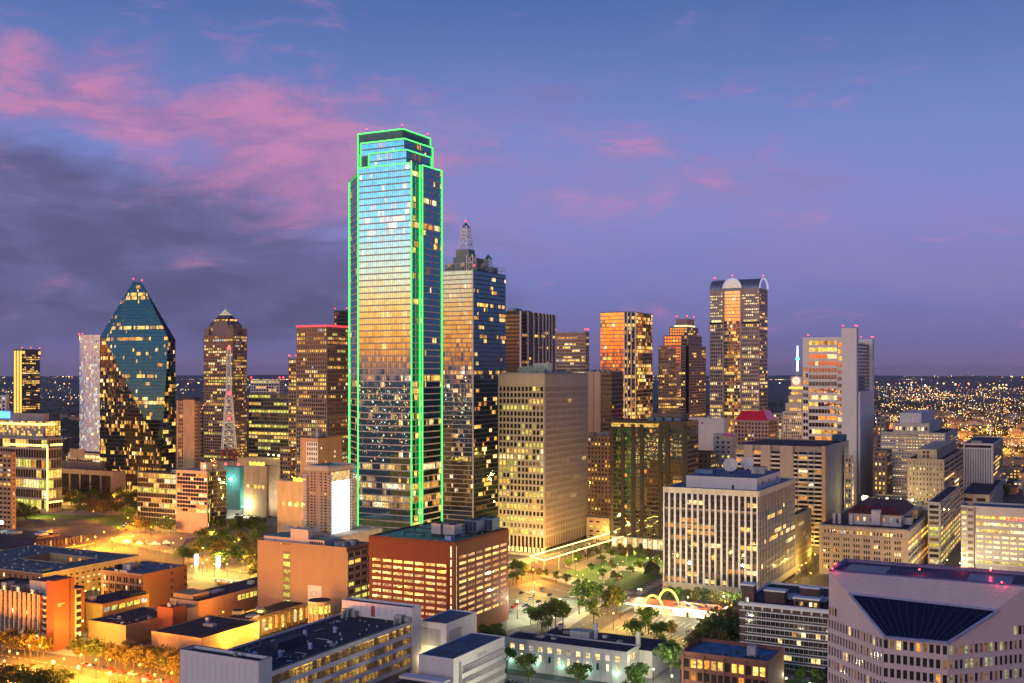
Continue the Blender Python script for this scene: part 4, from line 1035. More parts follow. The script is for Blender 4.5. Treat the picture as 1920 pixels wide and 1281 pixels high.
def fin_block():
    b = Bld('white_fin_block', 'boxy office block with white vertical fins and blue roof with satellite dishes', 'building', 1421, 640, 1245, 1490, 921)
    rt = b.root; W, D, h = b.W, b.D, b.h; wf = M('white_marble', (.66, .63, .64), var=.08); b.wall(M('dark_bronze', (.035, .028, .024), rough=.4), roof=roof_blue, par=.8, pmat=cream)
    zt = b.z(932); z2 = b.z(944); zb = b.z(1105)
    b.part('cornice', 'L', -.3, W + .3, zt, h, 0, 1.0, cream); b.part('cornice', 'R', -.3, D + .3, zt, h, 0, 1.0, cream)
    rows = {0: .08, 1: .15, 2: .06, 3: .15, 4: .08, 5: .2, 6: .4, 7: .3, 8: .3, 9: .1, 10: .2, 11: .35, 12: .2, 13: .15}
    b.grid('L', .2, W - .2, zb, zt, 16, 15, .1, .9, .15, MT['dark_bronze'], MT['dark_bronze'], single=True, mats=[g_off2, y1, y2, w1, y3], on=.3, rows=rows, split=3, run=.5, seed=120)
    for k in range(17): b.part('fin', 'L', W * k / 16 - (.55 if k else .2), W * k / 16 + (.55 if k < 16 else .2), zb, zt, 0, 1.1, wf)
    for k in range(27): b.part('fin', 'R', D * k / 26 - (.3 if k else 0), D * k / 26 + (.3 if k < 26 else 0), zb, z2 - 4, 0, .28, wf)
    b.grid('R', .2, D - .2, zb, zt - 6, 26, 14, .1, .9, .15, MT['dark_bronze'], MT['dark_bronze'], mats=[g_off2, w1, y1, w1, y3], on=.02, rows={5: .2, 6: .35, 4: .1, 8: .05}, seed=121)
    b.part('louvre_band', 'R', 0, D, z2 - 5.5, zt - .2, 0, .6, M('louvre', (.20, .15, .14)))
    for k in range(26): b.part('louvre_bar', 'R', D * (k + .4) / 26, D * (k + .6) / 26, z2 - 5.4, zt - .3, .6, .9, cream)
    b.part('belt', 'L', -.2, W + .2, z2 - 6.2, z2 - 4.8, .2, .8, taupe)
    lb = M('base_stone', (.42, .38, .30)); b.part('base_band', 'L', -.4, W + .4, zb - 4, zb, 0, 1.4, lb); b.part('base_band', 'R', -.4, D + .4, zb - 4, zb, 0, 1.3, lb)
    for k in range(9): b.part('ground_pier', 'L', W * k / 8 - .8, W * k / 8 + .8, 0, zb - 4, 0, 1.2, lb)
    b.part('lobby_glass', 'L', W * .1, W * .5, 1, zb - 5, .05, .15, y3)
    ph = h + 6.2
    po = MB().box(D * .12, D * .75, W * .06, W * .82, h - .7, ph).build('penthouse', M('penthouse_white', (.58, .54, .54), var=.06), rt); MB().box(D * .13, D * .74, W * .07, W * .81, ph, ph + .1).build('penthouse_roof', roof_blue, po)
    for t in (.2, .5, .85): b.part('vent', 'R', D * (.12 + .6 * t), D * (.12 + .6 * t) + 2, h + 2, h + 4, -W * .06 - .01, -W * .06 + .12, dark, up=po)
    b.part('door', 'L', W * .3, W * .3 + 1.4, h - .6, h + 1.8, -D * .12, -D * .12 + .12, g_off, up=po)
    b.unit(D * .30, W * .62, 9, 11, 2.6, ph, mat=MT['blue_unit'], fans=2); b.unit(D * .45, W * .12, 7, 8, 4.2, ph)
    for k, (x, y, s) in enumerate(((D * .38, W * .46, 4.6), (D * .62, W * .38, 4.2))):
        dish = MB(); n = 18
        for q in range(4):
            r0, r1 = s * q / 4, s * (q + 1) / 4; 
            for e in range(n):
                a0, a1 = 2 * math.pi * e / n, 2 * math.pi * (e + 1) / n; f = lambda r, a: (r * math.cos(a), r * math.sin(a), r * r * .045)
                dish.quad(f(r0, a0), f(r1, a0), f(r1, a1), f(r0, a1))
        o = dish.build('satellite_dish', M('dish_cream', (.62, .55, .48)), rt, loc=(x, y, ph + 5.2)); o.rotation_euler = (0, rad(-62), rad(10))
        MB().tube((x + 1.5, y, ph), (x + .6, y, ph + 5), .7, 6).build('dish_stand', dark, rt)
fin_block()
b = simple_tower('yellow_side_block', 'mid-rise block glowing yellow in the street gap right of the white-fin block', 1492, 720, 1478, 1521, 966, M('yellow_stone', (.50, .40, .24)), 3.8, 3.2, .25, 1.4, 1.6, .3, cat='building', beac=False)
b = simple_tower('brown_alley_block', 'brown block at the end of the yellow-lit street', 1530, 860, 1520, 1540, 1005, brown, 4, 4, .4, 1.6, 1.8, .3, cat='building', beac=False)

def ornate_block():
    b = Bld('ornate_stone_block', 'ornate cream stone block with maroon-roofed penthouse', 'building', 1702, 700, 1536, 1747, 993)
    rt = b.root; W, D, h = b.W, b.D, b.h; st = M('rosy_cream_stone', (.42, .33, .27)); b.wall(st, roof=roof_navy, par=1.1)
    b.part('cornice', 'L', -.8, W + .8, h - 2.2, h - .6, 0, 1.3, st); b.part('cornice', 'R', -.8, D + .8, h - 2.2, h - .6, 0, 1.2, st); b.part('belt', 'L', 0, W, h - 7.0, h - 6.3, 0, .7, st)
    b.grid('L', W * .05, W * .95, h - 6.2, h - 2.6, 24, 1, 1.1, 1.4, .12, st, None, on=.45, single=True, mats=[g_off, w1, y1, o1, c1], run=.3)
    for k in range(9): b.part('pilaster', 'L', W * (.04 + .115 * k), W * (.04 + .115 * k) + 1.3, 2, h - 7, 0, .55, st)
    for k in range(8):
        a = W * (.04 + .115 * k) + 1.7
        b.grid('L', a, a + W * .115 - 2.1, 3, h - 7.2, 3, 6, .5, 1.5, .12, st, st, on=.16, single=True, mats=[g_off, o1, y1, w1, y2], run=.7, seed=130 + k)
    b.grid('R', .6, D - .6, 3, h - 7, 8, 6, 1.2, 1.6, .3, st, st, on=.55, mats=[g_off, o1, y1, w1, y2])
    ph = h + 6.5; pw = M('lavender_wall', (.50, .46, .48)); MB().box(D * .15, D * .6, W * .12, W * .72, h - 1, ph).build('penthouse', pw, rt)
    m = MB(); x0, x1, ya_, yb = D * .13, D * .62, W * .10, W * .74; c = [(x0, ya_, ph), (x1, ya_, ph), (x1, yb, ph), (x0, yb, ph)]; t = ph + 5; u = [(x0 + 6, ya_ + 5, t), (x1 - 6, ya_ + 5, t), (x1 - 6, yb - 5, t), (x0 + 6, yb - 5, t)]
    for k in range(4): m.quad(c[k], c[(k + 1) % 4], u[(k + 1) % 4], u[k])
    m.poly(u); m.build('hipped_roof', roof_red, rt)
    MB().box(D * .10, D * .15 + 1, W * .34, W * .44, h, ph + 3).build('gable', pw, rt)
    for y in (.80, .86, .66): MB().box(D * .12, D * .12 + 2, W * y, W * y + 2, h - 1, h + 6).build('chimney', pw, rt)
    b.grid('L', W * .14, W * .70, h, h + 4, 14, 1, 1.6, 1.4, .1, pw, None, on=.4, single=True, mats=[g_off, w1, o1, c1, c1]) if False else None
    for k in range(7): b.part('window', 'L', W * (.15 + .075 * k), W * (.15 + .075 * k) + 1.2, h + 1.5, h + 4, -D * .15, -D * .15 + .12, (g_off, c1, o1, g_off, g_off, w1, o1)[k])
    b.unit(D * .25, W * .03, 9, 6, 4.5); MB().box(D * .55, D * .75, W * .05, W * .12, h - 1, h + 5).build('lit_stair', M('tan_floodlit', (.50, .38, .22)), rt)
ornate_block()
b = simple_tower('grey_side_street_block', 'pale parking block with slanted lit decks in the side street', 1763, 760, 1740, 1800, 942, cream, 3.6, 14, .8, 1.0, 1.5, .5, cat='building', beac=False, mats=[g_off, gr1, y1, w1, y3], run=.9)
b = simple_tower('yellow_roof_block', 'low cream block with floodlit yellow rooftop behind the ornate block', 1740, 830, 1618, 1760, 948, cream, 4, 6, .3, 2, 2, .3, cat='building', beac=False, roof=M('tan_roof', (.36, .30, .16)))
for k in range(6): b.unit(3 + 3 * (k % 2), 4 + 8 * k, 5, 5, 3 + (k % 3))
for k, (x, y) in enumerate(((4, 30), (6, 12), (4, 48))):
    MB().ball((x, y, b.h + 3), .9, 8).build('roof_light', EM('roof_lamp', (1, .85, .35), 12, False), b.root)
    li = bpy.data.lights.new('roof_light_glow', 'POINT'); li.energy = 9000; li.color = (1, .85, .35); li.shadow_soft_size = 1; o = bpy.data.objects.new('roof_light_glow', li); COL.objects.link(o); o.parent = b.root; o.location = (x, y, b.h + 5)

def deco_block():
    b = Bld('cream_department_block', 'tall cream stone block with paired square windows and boxy rooftop plant', 'building', 1772, 960, 1652, 1795, 812)
    rt = b.root; cs = M('cream_warm', (.55, .46, .36)); b.wall(cs, roof=roof_dark); W, D = b.W, b.D
    b.grid('L', .6, W - .6, 6, b.h - 1, 22, 26, 1.2, 2.0, .35, cs, cs, on=.45, run=.55, rows={0: .95, 1: .9, 2: .5, 3: .85, 4: .8, 5: .8, 6: .6}, mats=[g_off, w1, y1, w1, y3]); b.grid('R', .6, D - .6, 6, b.h - 1, 5, 26, 1.2, 2.0, .35, cs, cs, on=.4)
    z = b.z(795); MB().box(3, D - 1, W * .25, W * .82, b.h - 1, z).build('upper_storey', cs, rt); z2 = b.z(777, 5, W * .5)
    for k in range(9): b.part('window', 'L', W * (.28 + .058 * k), W * (.28 + .058 * k) + 1.6, b.h + 1.5, b.h + 4.5, -3, -2.85, w1 if k % 3 else g_off)
    MB().box(6, D - 2, W * .38, W * .72, z, z2 + 1).build('plant_box', M('pale_plant', (.62, .56, .54)), rt); b.beacon(4, W * .86, b.h + 2, 1.1)
deco_block()
def stepped_brick():
    b = Bld('orange_lit_setback_block', 'tan stepped stone block floodlit orange at its base', 'building', 1770, 850, 1702, 1806, 862)
    ts = M('tan_stone', (.46, .33, .22)); rt = b.root; b.wall(ts, roof=roof_dark); W, D, h = b.W, b.D, b.h
    b.grid('L', .8, W - .8, 4, h - 2, 10, 15, 1.9, 2.0, .25, ts, ts, on=.25, run=.25, single=True, mats=[g_off, w1, y1, w1, y2]); b.grid('R', .8, D - .8, 4, h - 2, 4, 15, 1.9, 2.0, .25, ts, ts, on=.3)
    z = b.z(846); MB().box(2, D - 2, W * .2, W * .75, h - 1, z + 1).build('upper_tier', ts, rt)
    for k in range(2):
        for j in range(2): b.part('window', 'L', W * .42 + 3 * k, W * .42 + 3 * k + 1.4, h + 1 + j * 3, h + 3 + j * 3, -2, -1.85, g_off)
    MB().box(-4, D, W * .55, W + 2, 0, h * .42).build('lower_wing', ts, rt)
stepped_brick()
simple_tower('brown_gap_block', 'brown block wedged behind the blank concrete shaft', 1663, 930, 1637, 1672, 845, M('brown_gap', (.22, .16, .13)), 4, 4, .3, 1.8, 1.9, .3, cat='building', beac=False)
simple_tower('grey_gap_block', 'grey block standing behind the brown gap block', 1660, 1050, 1643, 1668, 782, M('grey_gap', (.30, .26, .25)), 4, 4, .15, 1.8, 1.9, .3, cat='building', beac=False)
def pinstripe():
    b = Bld('pinstripe_block', 'white and black pinstriped mid-rise on the right', 'building', 1862, 1100, 1806, 1880, 832)
    b.wall(white_c, roof=roof_dark); W, D, h = b.W, b.D, b.h; b.part('dark_glass_wall', 'L', 1.5, W - 1.5, b.z(912), h - 6, 0, .1, g_off)
    b.part('dark_glass_strip', 'L', 1.5, W - 1.5, h - 4.5, h - 2, 0, .1, g_off)
    for k in range(17): b.part('fin', 'L', W * (.04 + .056 * k), W * (.04 + .056 * k) + .9, b.z(914), h - 5.5, .1, .9, white_c)
    MB().box(-8, D, -3, W + 2, 0, b.z(916)).build('podium', cream, b.root); b.unit(4, W * .4, 8, 10, 3)
    b.grid('R', .5, D - .5, 4, h - 2, 5, 14, .3, 1.8, .4, M('warm_side', (.55, .42, .28)), None, on=.4)
pinstripe()
simple_tower('grey_podium_block', 'low grey concrete block below the pinstriped mid-rise', 1855, 990, 1800, 1880, 928, M('shade_concrete', (.36, .32, .31)), 6, 12, .05, 3, 4, .3, cat='building', beac=False)
def deck_block():
    b = Bld('white_deck_block', 'white parking block with glowing open decks at the right edge', 'building', 2010, 690, 1802, 2030, 958, D=26)
    rt = b.root; W, D, h = b.W, b.D, b.h; wd = M('warm_white_deck', (.48, .42, .38), var=.08); b.wall(MT['shadow_concrete'], roof=roof_blue, par=1.2, pmat=wd)
    zb = 8; z2 = b.z(1012); n = 7
    b.part('top_fascia', 'L', 0, W * .86, h - 5, h, 0, .8, wd)
    lr = [gr1, w1, y1, w1, gr1]
    b.grid('L', 6, W * .86, z2, h - 5, 22, 3, .3, 2.2, .5, wd, wd, on=.6, single=True, mats=[g_off, w1, y1, o1, gr1], run=.7, seed=140); b.grid('L', 6, W * .86, zb, z2, 10, 6, 1.2, 1.7, .6, wd, wd, on=.97, single=True, frames='single', mats=lr, seed=141, tab=((1, .7), (4, .3)))
    b.part('stair_wall', 'L', W * .88, W * .94, 0, h, 0, 1, wd)
    for j in range(12): b.part('dark_band', 'L', W * .885, W * .935, 4 + j * 4.2, 6 + j * 4.2, 1, 1.06, brown)
    b.grid('L', W * .945, W - .3, 4, h - 3, 1, 11, .6, 1.8, .5, wd, wd, on=.8, mats=lr, single=True)
    b.part('ground_wall', 'L', 6, W * .86, 0, zb, 0, .3, M('shade_concrete', (.36, .32, .31)))
    MB().box(8, 20, 4, W * .4, h - 1, h + 3).build('penthouse', M('grey_plant', (.36, .35, .36)), rt)
    m = MB()
    for k in range(5): m.box(-.3, 0, 0 + k * 2.3, 1.6 + k * 2.3, 0, 3)
    m.build('red_sign', neon_r, rt, loc=(-.2, W * .42, h - 9.6))
deck_block()

# ------------------------------------------------------------------ foreground right
def fragment_block():
    """brown brick warehouse"""
    b = Bld('dark_brick_warehouse', 'long dark brick warehouse with white cornices and belt courses', 'building', 1600, 470, 1387, 1640, 1148)
    rt = b.root; W, D, h = b.W, b.D, b.h; wt = M('white_trim', (.66, .62, .62), var=.06); b.wall(brick_dk, roof=roof_dark, par=1.0, pmat=wt)
    n = 7; fh = (h - 5) / n
    for j in range(n):
        z = 1.5 + j * fh
        for i in range(22):
            a = W * .03 + W * .92 * i / 22
            k = b.r.random(); lit = (y1 if k < .5 else w1) if b.r.random() < (.16 if j in (1, 3, 4, 5) else .03) else (c1 if b.r.random() < .0 else g_off)
            mm = PANE.setdefault(('wh', lit.name), (MB().quad((-.9, 0, 0), (.9, 0, 0), (.9, 0, 2.2), (-.9, 0, 2.2)).box(-1, 1, -.16, 0, -.15, .1, 1).box(-.05, .05, -.08, 0, .1, 2.2, 1)).mesh('window', [lit, wt]))
            obj('window', mm, rt, (-.06, a + .95, z + .9), -math.pi / 2)
        b.part('belt_course', 'L', 0, W, z + fh - .5, z + fh - .1, 0, .4, wt)
    b.part('cornice', 'L', -.4, W + .4, h - 1.6, h - .3, 0, 1.0, wt)
    for k in range(12): b.part('bracket', 'L', W * k / 11.5, W * k / 11.5 + .7, h - 3, h - 1.6, 0, .7, wt)
    for x, y, w_, d_, hh in ((1, W - 6, 5, 5.6, 7), (8, W - 18, 5, 9, 4), (12, W - 32, 4, 8, 6), (2, W * .3, 4, 11, 3)):
        ro = MB().box(x, x + w_, y, y + d_, h - 1, h + hh).build('rooftop_house', brick_dk, rt); MB().box(x - .4, x + w_ + .4, y - .4, y + d_ + .4, h + hh, h + hh + .7).build('rooftop_cornice', wt, ro)
    for k in range(5): b.part('window', 'L', W * .3 + 1 + 2 * k, W * .3 + 2.2 + 2 * k, h + .2, h + 1.9, -2, -1.85, (y1, w1, g_off, y1, g_off)[k])
    for k in range(8): MB().box(14, 26, W * .3 + 3 * k, W * .3 + 3 * k + 2.4, h, h + .4 + .25 * (k % 2)).build('skylight', M('grey_plant', (.36, .35, .36)), rt)
    for j in range(6): b.part('left_tower_window', 'L', W - 4, W - 2.4, 4 + j * 5, 7 + j * 5, .02, .1, g_off)
fragment_block()

def skylight_building():
    V2 = Vector(((1778 - CX) / F * 330, 330, 0)); dl = Vector((-math.cos(TH), math.sin(TH), 0)); dr = Vector((math.sin(TH), math.cos(TH), 0))
    dm = (dl + dr).normalized(); dn = (dr - dl).normalized(); dn = Vector((dn.x, dn.y, 0))
    k = (1655 - CX) / F; V1 = V2 + dl * ((V2.x - k * V2.y) / (math.cos(TH) + k * math.sin(TH)))
    k = (1554 - CX) / F; t = (V1.x - k * V1.y) / (k * dm.y - dm.x); V0 = V1 + dm * t
    V3 = V2 + dn * t; V4 = V0 + dr * 26; V5 = V3 + dr * 26
    rt = empty('pink_stone_office', 'pink stone office with big dark sloped skylight, closest at lower right', 'building', V2)
    q = lambda v, z: Vector((v.x - V2.x, v.y - V2.y, z))
    zl = zat(1204, V2.y); zh = zat(1071, V0.y); pk = M('pink_stone', (.60, .42, .41), var=.07, scale=.15); 
    m = MB()
    m.poly([q(V0, 0), q(V1, 0), q(V1, zl), q(V0, zh)]); m.poly([q(V1, 0), q(V2, 0), q(V2, zl), q(V1, zl)]); m.poly([q(V2, 0), q(V3, 0), q(V3, zh), q(V2, zl)])
    m.poly([q(V3, 0), q(V5, 0), q(V5, zh), q(V3, zh)]); m.poly([q(V5, 0), q(V4, 0), q(V4, zh), q(V5, zh)]); m.poly([q(V4, 0), q(V0, 0), q(V0, zh), q(V4, zh)])
    m.build('wall', pk, rt)
    # sloping roof plane
    MB().poly([q(V1, zl), q(V2, zl), q(V3, zh), q(V0, zh)]).build('sloped_roof', pk, rt)
    MB().poly([q(V0, zh - .6), q(V3, zh - .6), q(V5, zh - .6), q(V4, zh - .6)]).build('flat_roof', M('violet_roof', (.06, .05, .09)), rt)
    A, Bq, C, Dq = q(V1, zl), q(V2, zl), q(V3, zh), q(V0, zh); n = (Bq - A).cross(Dq - A).normalized()
    pl = lambda u, w: A.lerp(Bq, u).lerp(Dq.lerp(C, u), w)
    # panel joints on the slope as separate stone slabs
    for j in range(4):
        for i in range(14):
            u0, u1 = (i + .03) / 14, (i + .97) / 14; w0, w1_ = .70 + .3 * (j + .06) / 4, .70 + .3 * (j + .94) / 4
            p = [pl(u0, w0), pl(u1, w0), pl(u1, w1_), pl(u0, w1_)]; mm = MB(); mm.v = [tuple(x) for x in p] + [tuple(x + n * .12) for x in p]
            mm.f = [(4, 5, 6, 7), (0, 1, 5, 4), (1, 2, 6, 5), (2, 3, 7, 6), (3, 0, 4, 7)]; mm.m = [0] * 5; mm.build('stone_panel', pk, rt)
    wn = n.copy(); P0 = V2 + Vector((0, 0, zl))
    T = [ray(x, y, P0, wn) - V2 for x, y in ((1592, 1114), (1872, 1146), (1777, 1207), (1660, 1196))]
    gl = GLASS('skylight_glass', (.004, .006, .02), 1.5, .12); N = 15
    for i in range(N):
        a0, a1 = T[0].lerp(T[1], i / N), T[0].lerp(T[1], (i + 1) / N); c0, c1_ = T[3].lerp(T[2], i / N), T[3].lerp(T[2], (i + 1) / N)
        mm = MB(); mm.quad(c0 + n * .22, c1_ + n * .22, a1 + n * .22, a0 + n * .22); mm.build('skylight_pane', gl, rt)
        mm = MB().tube(a0 + n * .3, c0 + n * .3, .09, 4); mm.build('skylight_bar', M('skylight_bar', (.035, .04, .10), rough=.6), rt)
    fr = M('skylight_trim', (.28, .27, .40), rough=.5)
    for a, c in ((0, 1), (1, 2), (2, 3), (3, 0)): MB().tube(T[a] + n * .2, T[c] + n * .2, .5, 5).build('skylight_frame', fr, rt)
    # windows, floor by floor, on the three faces
    def face(a, c, ztop_a, ztop_c, nc, skipf, seed, lit):
        d = (c - a); L = d.length; d = d / L; nn = Vector((d.y, -d.x, 0)); cw = L / nc; rr = random.Random(seed); ang = math.atan2(d.y, d.x)
        fh = 4.35; z0 = zl - 3.9
        for j in range(-1, 12):
            z = z0 - j * fh - fh * .0
            for i in range(nc):
                x = (i + .5) * cw
                if z + 2.6 > ztop_a + (ztop_c - ztop_a) * (x / L) - 1.2: continue
                if j == -1 and not skipf(i): continue
                mt = pick(rr, lit)
                key = ('pk', round(cw, 2), mt.name)
                if key not in PANE:
                    w = cw * .31; PANE[key] = MB().quad((-w, -.03, 0), (w, -.03, 0), (w, -.03, 2.7), (-w, -.03, 2.7)).box(-w, w, -.18, 0, 2.7, 2.85, 1).box(-w, w, -.18, 0, -.1, .05, 1).mesh('window', [mt, pk])
                p = q(a, z) + d * x; obj('window', PANE[key], rt, p, ang)
            if z > 0:
                w = cw * .36
                for i in range(nc + 1):
                    x = i * cw
                    if z + 2.8 > ztop_a + (ztop_c - ztop_a) * (x / L) - 1.5 or (j == -1): continue
                    key = ('pkp', round(cw, 2))
                    if key not in PANE: PANE[key] = MB().box(-cw * .17, cw * .17, -.35, 0, 0, 2.8).mesh('pier', pk)
                    obj('pier', PANE[key], rt, q(a, z) + d * x, ang)
                if j >= 0:
                    xm = L if ztop_c >= ztop_a else L
                    mm = MB().box(0, L, -.42, 0, -1.5, -.05); o = mm.build('spandrel', pk, rt, loc=q(a, z)); o.rotation_euler = (0, 0, ang)
    dk = [(g_off2, .82), (y3, .1), (gr1, .0), (w1, .04), (y2, .04)]; rl = [(g_off2, .5), (y3, .3), (LIT('lit_pale_green', (.7, .75, .35), .5), .2)]
    face(V0, V1, zh, zl, 18, lambda i: i < 3, 150, dk); face(V1, V2, zl, zl, 10, lambda i: False, 151, dk); face(V2, V3, zl, zh, 16, lambda i: i > 12, 152, rl)
    for v, w_ in ((V0.lerp(V3, .02), 0), (V0.lerp(V4, .4), 0), (V3.lerp(V0, .12), 0), (V0.lerp(V5, .45), 0), (V0.lerp(V5, .8), 0), (V5.lerp(V4, .35), 0)):
        p = q(v, zh + .9); MB().tube(p - Vector((0, 0, 1.5)), p, .08, 4, 1).ball(p, .3, 8).build('beacon', [EM('red_beacon_near', (1, .04, .05), 10), dark], rt)
        li = bpy.data.lights.new('beacon_glow', 'POINT'); li.energy = 350; li.color = (1, .03, .1); o = bpy.data.objects.new('beacon_glow', li); COL.objects.link(o); o.parent = rt; o.location = p + Vector((0, 0, .6))
    # roof parapet and recessed wells
    m = MB()
    for a, c in ((V0, V3), (V3, V5), (V5, V4), (V4, V0)):
        d = (c - a).normalized(); nn = Vector((-d.y, d.x, 0)); p = [q(a, zh - .6), q(c, zh - .6), q(c, zh - .6) + nn * 1.2, q(a, zh - .6) + nn * 1.2]
        i = len(m.v); m.v += [tuple(x) for x in p] + [tuple(x + Vector((0, 0, 1.0))) for x in p]; m.f += [tuple(i + e for e in f) for f in ((4, 5, 6, 7), (0, 1, 5, 4), (1, 2, 6, 5), (2, 3, 7, 6), (3, 0, 4, 7))]; m.m += [0] * 5
    m.build('parapet', M('violet_trim', (.16, .13, .24)), rt)
    for a, c in ((.06, .28), (.70, .92)):
        p = [V0.lerp(V3, a).lerp(V4.lerp(V5, a), .25), V0.lerp(V3, c).lerp(V4.lerp(V5, c), .25), V0.lerp(V3, c).lerp(V4.lerp(V5, c), .8), V0.lerp(V3, a).lerp(V4.lerp(V5, a), .8)]
        MB().poly([q(v, zh - .45) for v in p]).build('roof_well', black_g, rt)
skylight_building()

def lamp_lit_hall():
    b = Bld('white_arcade_building', 'long white three-storey building with lit windows and green-white wall lamps', 'building', 1175, 466, 946, 1198, 1223)
    rt = b.root; W, D, h = b.W, b.D, b.h; wl = M('white_stucco', (.46, .43, .41), var=.12); b.wall(wl, roof=roof_navy, par=.7)
    b.part('cornice', 'L', -.2, W + .2, h - 1.3, h - .7, 0, .35, wl)
    lit = [w1, y1, w1, y3]
    for k in range(12):
        a = W * (.055 + .078 * k)
        wo = b.part('window', 'L', a, a + 1.9, h - 4.6, h - 2.4, .02, .12, w1 if k % 4 != 1 else LIT('lit_pale', (1, .85, .6), .9)); b.part('window_sill', 'L', a - .15, a + 2.05, h - 4.85, h - 4.6, 0, .25, wl, up=wo)
        for e in (.63, 1.26): b.part('mullion', 'L', a + e - .06, a + e + .06, h - 4.6, h - 2.4, .12, .18, wl, up=wo)
        wo = b.part('window', 'L', a + .5, a + 1.5, h - 9.0, h - 6.2, .02, .12, w1 if k % 5 != 2 else g_off); b.part('window_sill', 'L', a + .35, a + 1.65, h - 9.25, h - 9.0, 0, .22, wl, up=wo)
        b.part('pilaster', 'L', a + 3.0, a + 3.5, 0, h - 1.3, 0, .18, wl)
    for k in range(4): b.part('window', 'R', D * (.1 + .2 * k), D * (.1 + .2 * k) + 1.5, h - 4.5, h - 2, .02, .12, w1)
    glow = EM('green_white_lamp', (.62, 1, .8), 6, False)
    for k, t in enumerate((.08, .30, .52, .73, .95)):
        y = W * t; b.part('garage_door', 'L', y - 1.5, y + 1.5, 0, 3.4, .02, .1, M('pale_door', (.5, .5, .46))); MB().tube((0, y, 4.6), (-.9, y, 4.9), .07, 4, 1).ball((-1.0, y, 4.8), .28, 8).build('wall_lamp', [glow, dark], rt)
        li = bpy.data.lights.new('wall_lamp_glow', 'POINT'); li.energy = 520; li.color = (.45, 1, .70); li.shadow_soft_size = .3; o = bpy.data.objects.new('wall_lamp_glow', li); COL.objects.link(o); o.parent = rt; o.location = (-1.4, y, 4.7)
    # rear wing, lower
    Dw = D * 2.4; MB().box(D + .05, D + 22, -6, W * .86, 0, h - 2.2).build('rear_wing', wl, rt); MB().box(D + .4, D + 21.6, -5.6, W * .855, h - 2.2, h - 2.08).build('rear_roof', roof_navy, rt)
    r = random.Random(2)
    for k in range(16): b.unit(D * .2 + r.random() * (D + 16), 4 + r.random() * W * .75, 1.2 + r.random() * 2, 1.2 + r.random() * 2, .5 + r.random() * .9, h - .55 if k % 2 else h - 2.0)
    MB().box(D + 2, D + 8, W * .42, W * .58, h - 2.1, h + 2.2).build('penthouse', M('grey_plant', (.36, .35, .36)), rt)
    MB().box(D + 8, D + 9.5, W * .40, W * .43, h - 2, h + 5).build('chimney', M('blue_lit_chimney', (.5, .52, .6)), rt); MB().box(D + 3, D + 4.5, 1, 2.6, h - 2.2, h + 4.5).build('chimney', wl, rt)
lamp_lit_hall()

def small_brick():
    b = Bld('small_brick_block', 'three-storey red-brown brick block with teal-blue roof at the bottom edge', 'building', 1440, 420, 1278, 1470, 1240)
    rt = b.root; W, D, h = b.W, b.D, b.h; bk = M('maroon_brick', (.20, .075, .055), fine=6); b.wall(bk, roof=M('bright_blue_roof', (.02, .12, .26), rough=.6), par=1.6)
    nf = 3; fh = (h - 2.2) / 4
    for j in range(4):
        for i in range(12):
            a = W * (.03 + .08 * i); lit = y1 if j == 3 and i % 3 != 2 else (o1 if (i * 5 + j * 3) % 7 == 0 else g_off2)
            b.part('window', 'L', a, a + W * .058, j * fh + 1.1, j * fh + fh - .5, .02, .08, lit)
        b.part('belt_course', 'L', 0, W, (j + 1) * fh - .1, (j + 1) * fh + .25, 0, .3, bk)
    for i in range(5): b.part('pilaster', 'L', W * (.012 + .24 * i), W * (.012 + .24 * i) + .6, 0, h - 1, 0, .45, bk)
    for k in range(14): b.unit(2 + (k * 37 % 11), 3 + (k * 53 % 23), .8, .7, .8, h - 1.5, mat=dark)
    MB().box(10, 13, W * .22, W * .32, h - 1.5, h + 2.4).build('penthouse', M('grey_plant', (.36, .35, .36)), rt)
small_brick()
# ------------------------------------------------------------------ foreground centre
def clutter(b, z, n, seed, x0=1., y0=1., x1=None, y1_=None):
    """vents, pipes and hatches on a near roof"""
    r = random.Random(seed); x1 = x1 or b.D - 1; y1_ = y1_ or b.W - 1
    for k in range(n):
        x, y = r.uniform(x0, x1 - 1), r.uniform(y0, y1_ - 1); q = r.random()
        if q < .45: MB().cyl(x, y, r.uniform(.12, .3), z, z + r.uniform(.4, 1.1), 7).build('roof_vent', unit_m, b.root)
        elif q < .7: MB().box(x, x + r.uniform(.8, 2), y, y + r.uniform(.8, 2), z, z + r.uniform(.3, .9)).build('roof_hatch', unit_m, b.root)
        elif q < .85: L = r.uniform(3, 9); MB().tube((x, y, z + .25), (min(x + L, x1), y, z + .25), .12, 5).build('roof_pipe', steel, b.root)
        else: L = r.uniform(3, 9); MB().tube((x, y, z + .25), (x, min(y + L, y1_), z + .25), .12, 5).build('roof_pipe', steel, b.root)
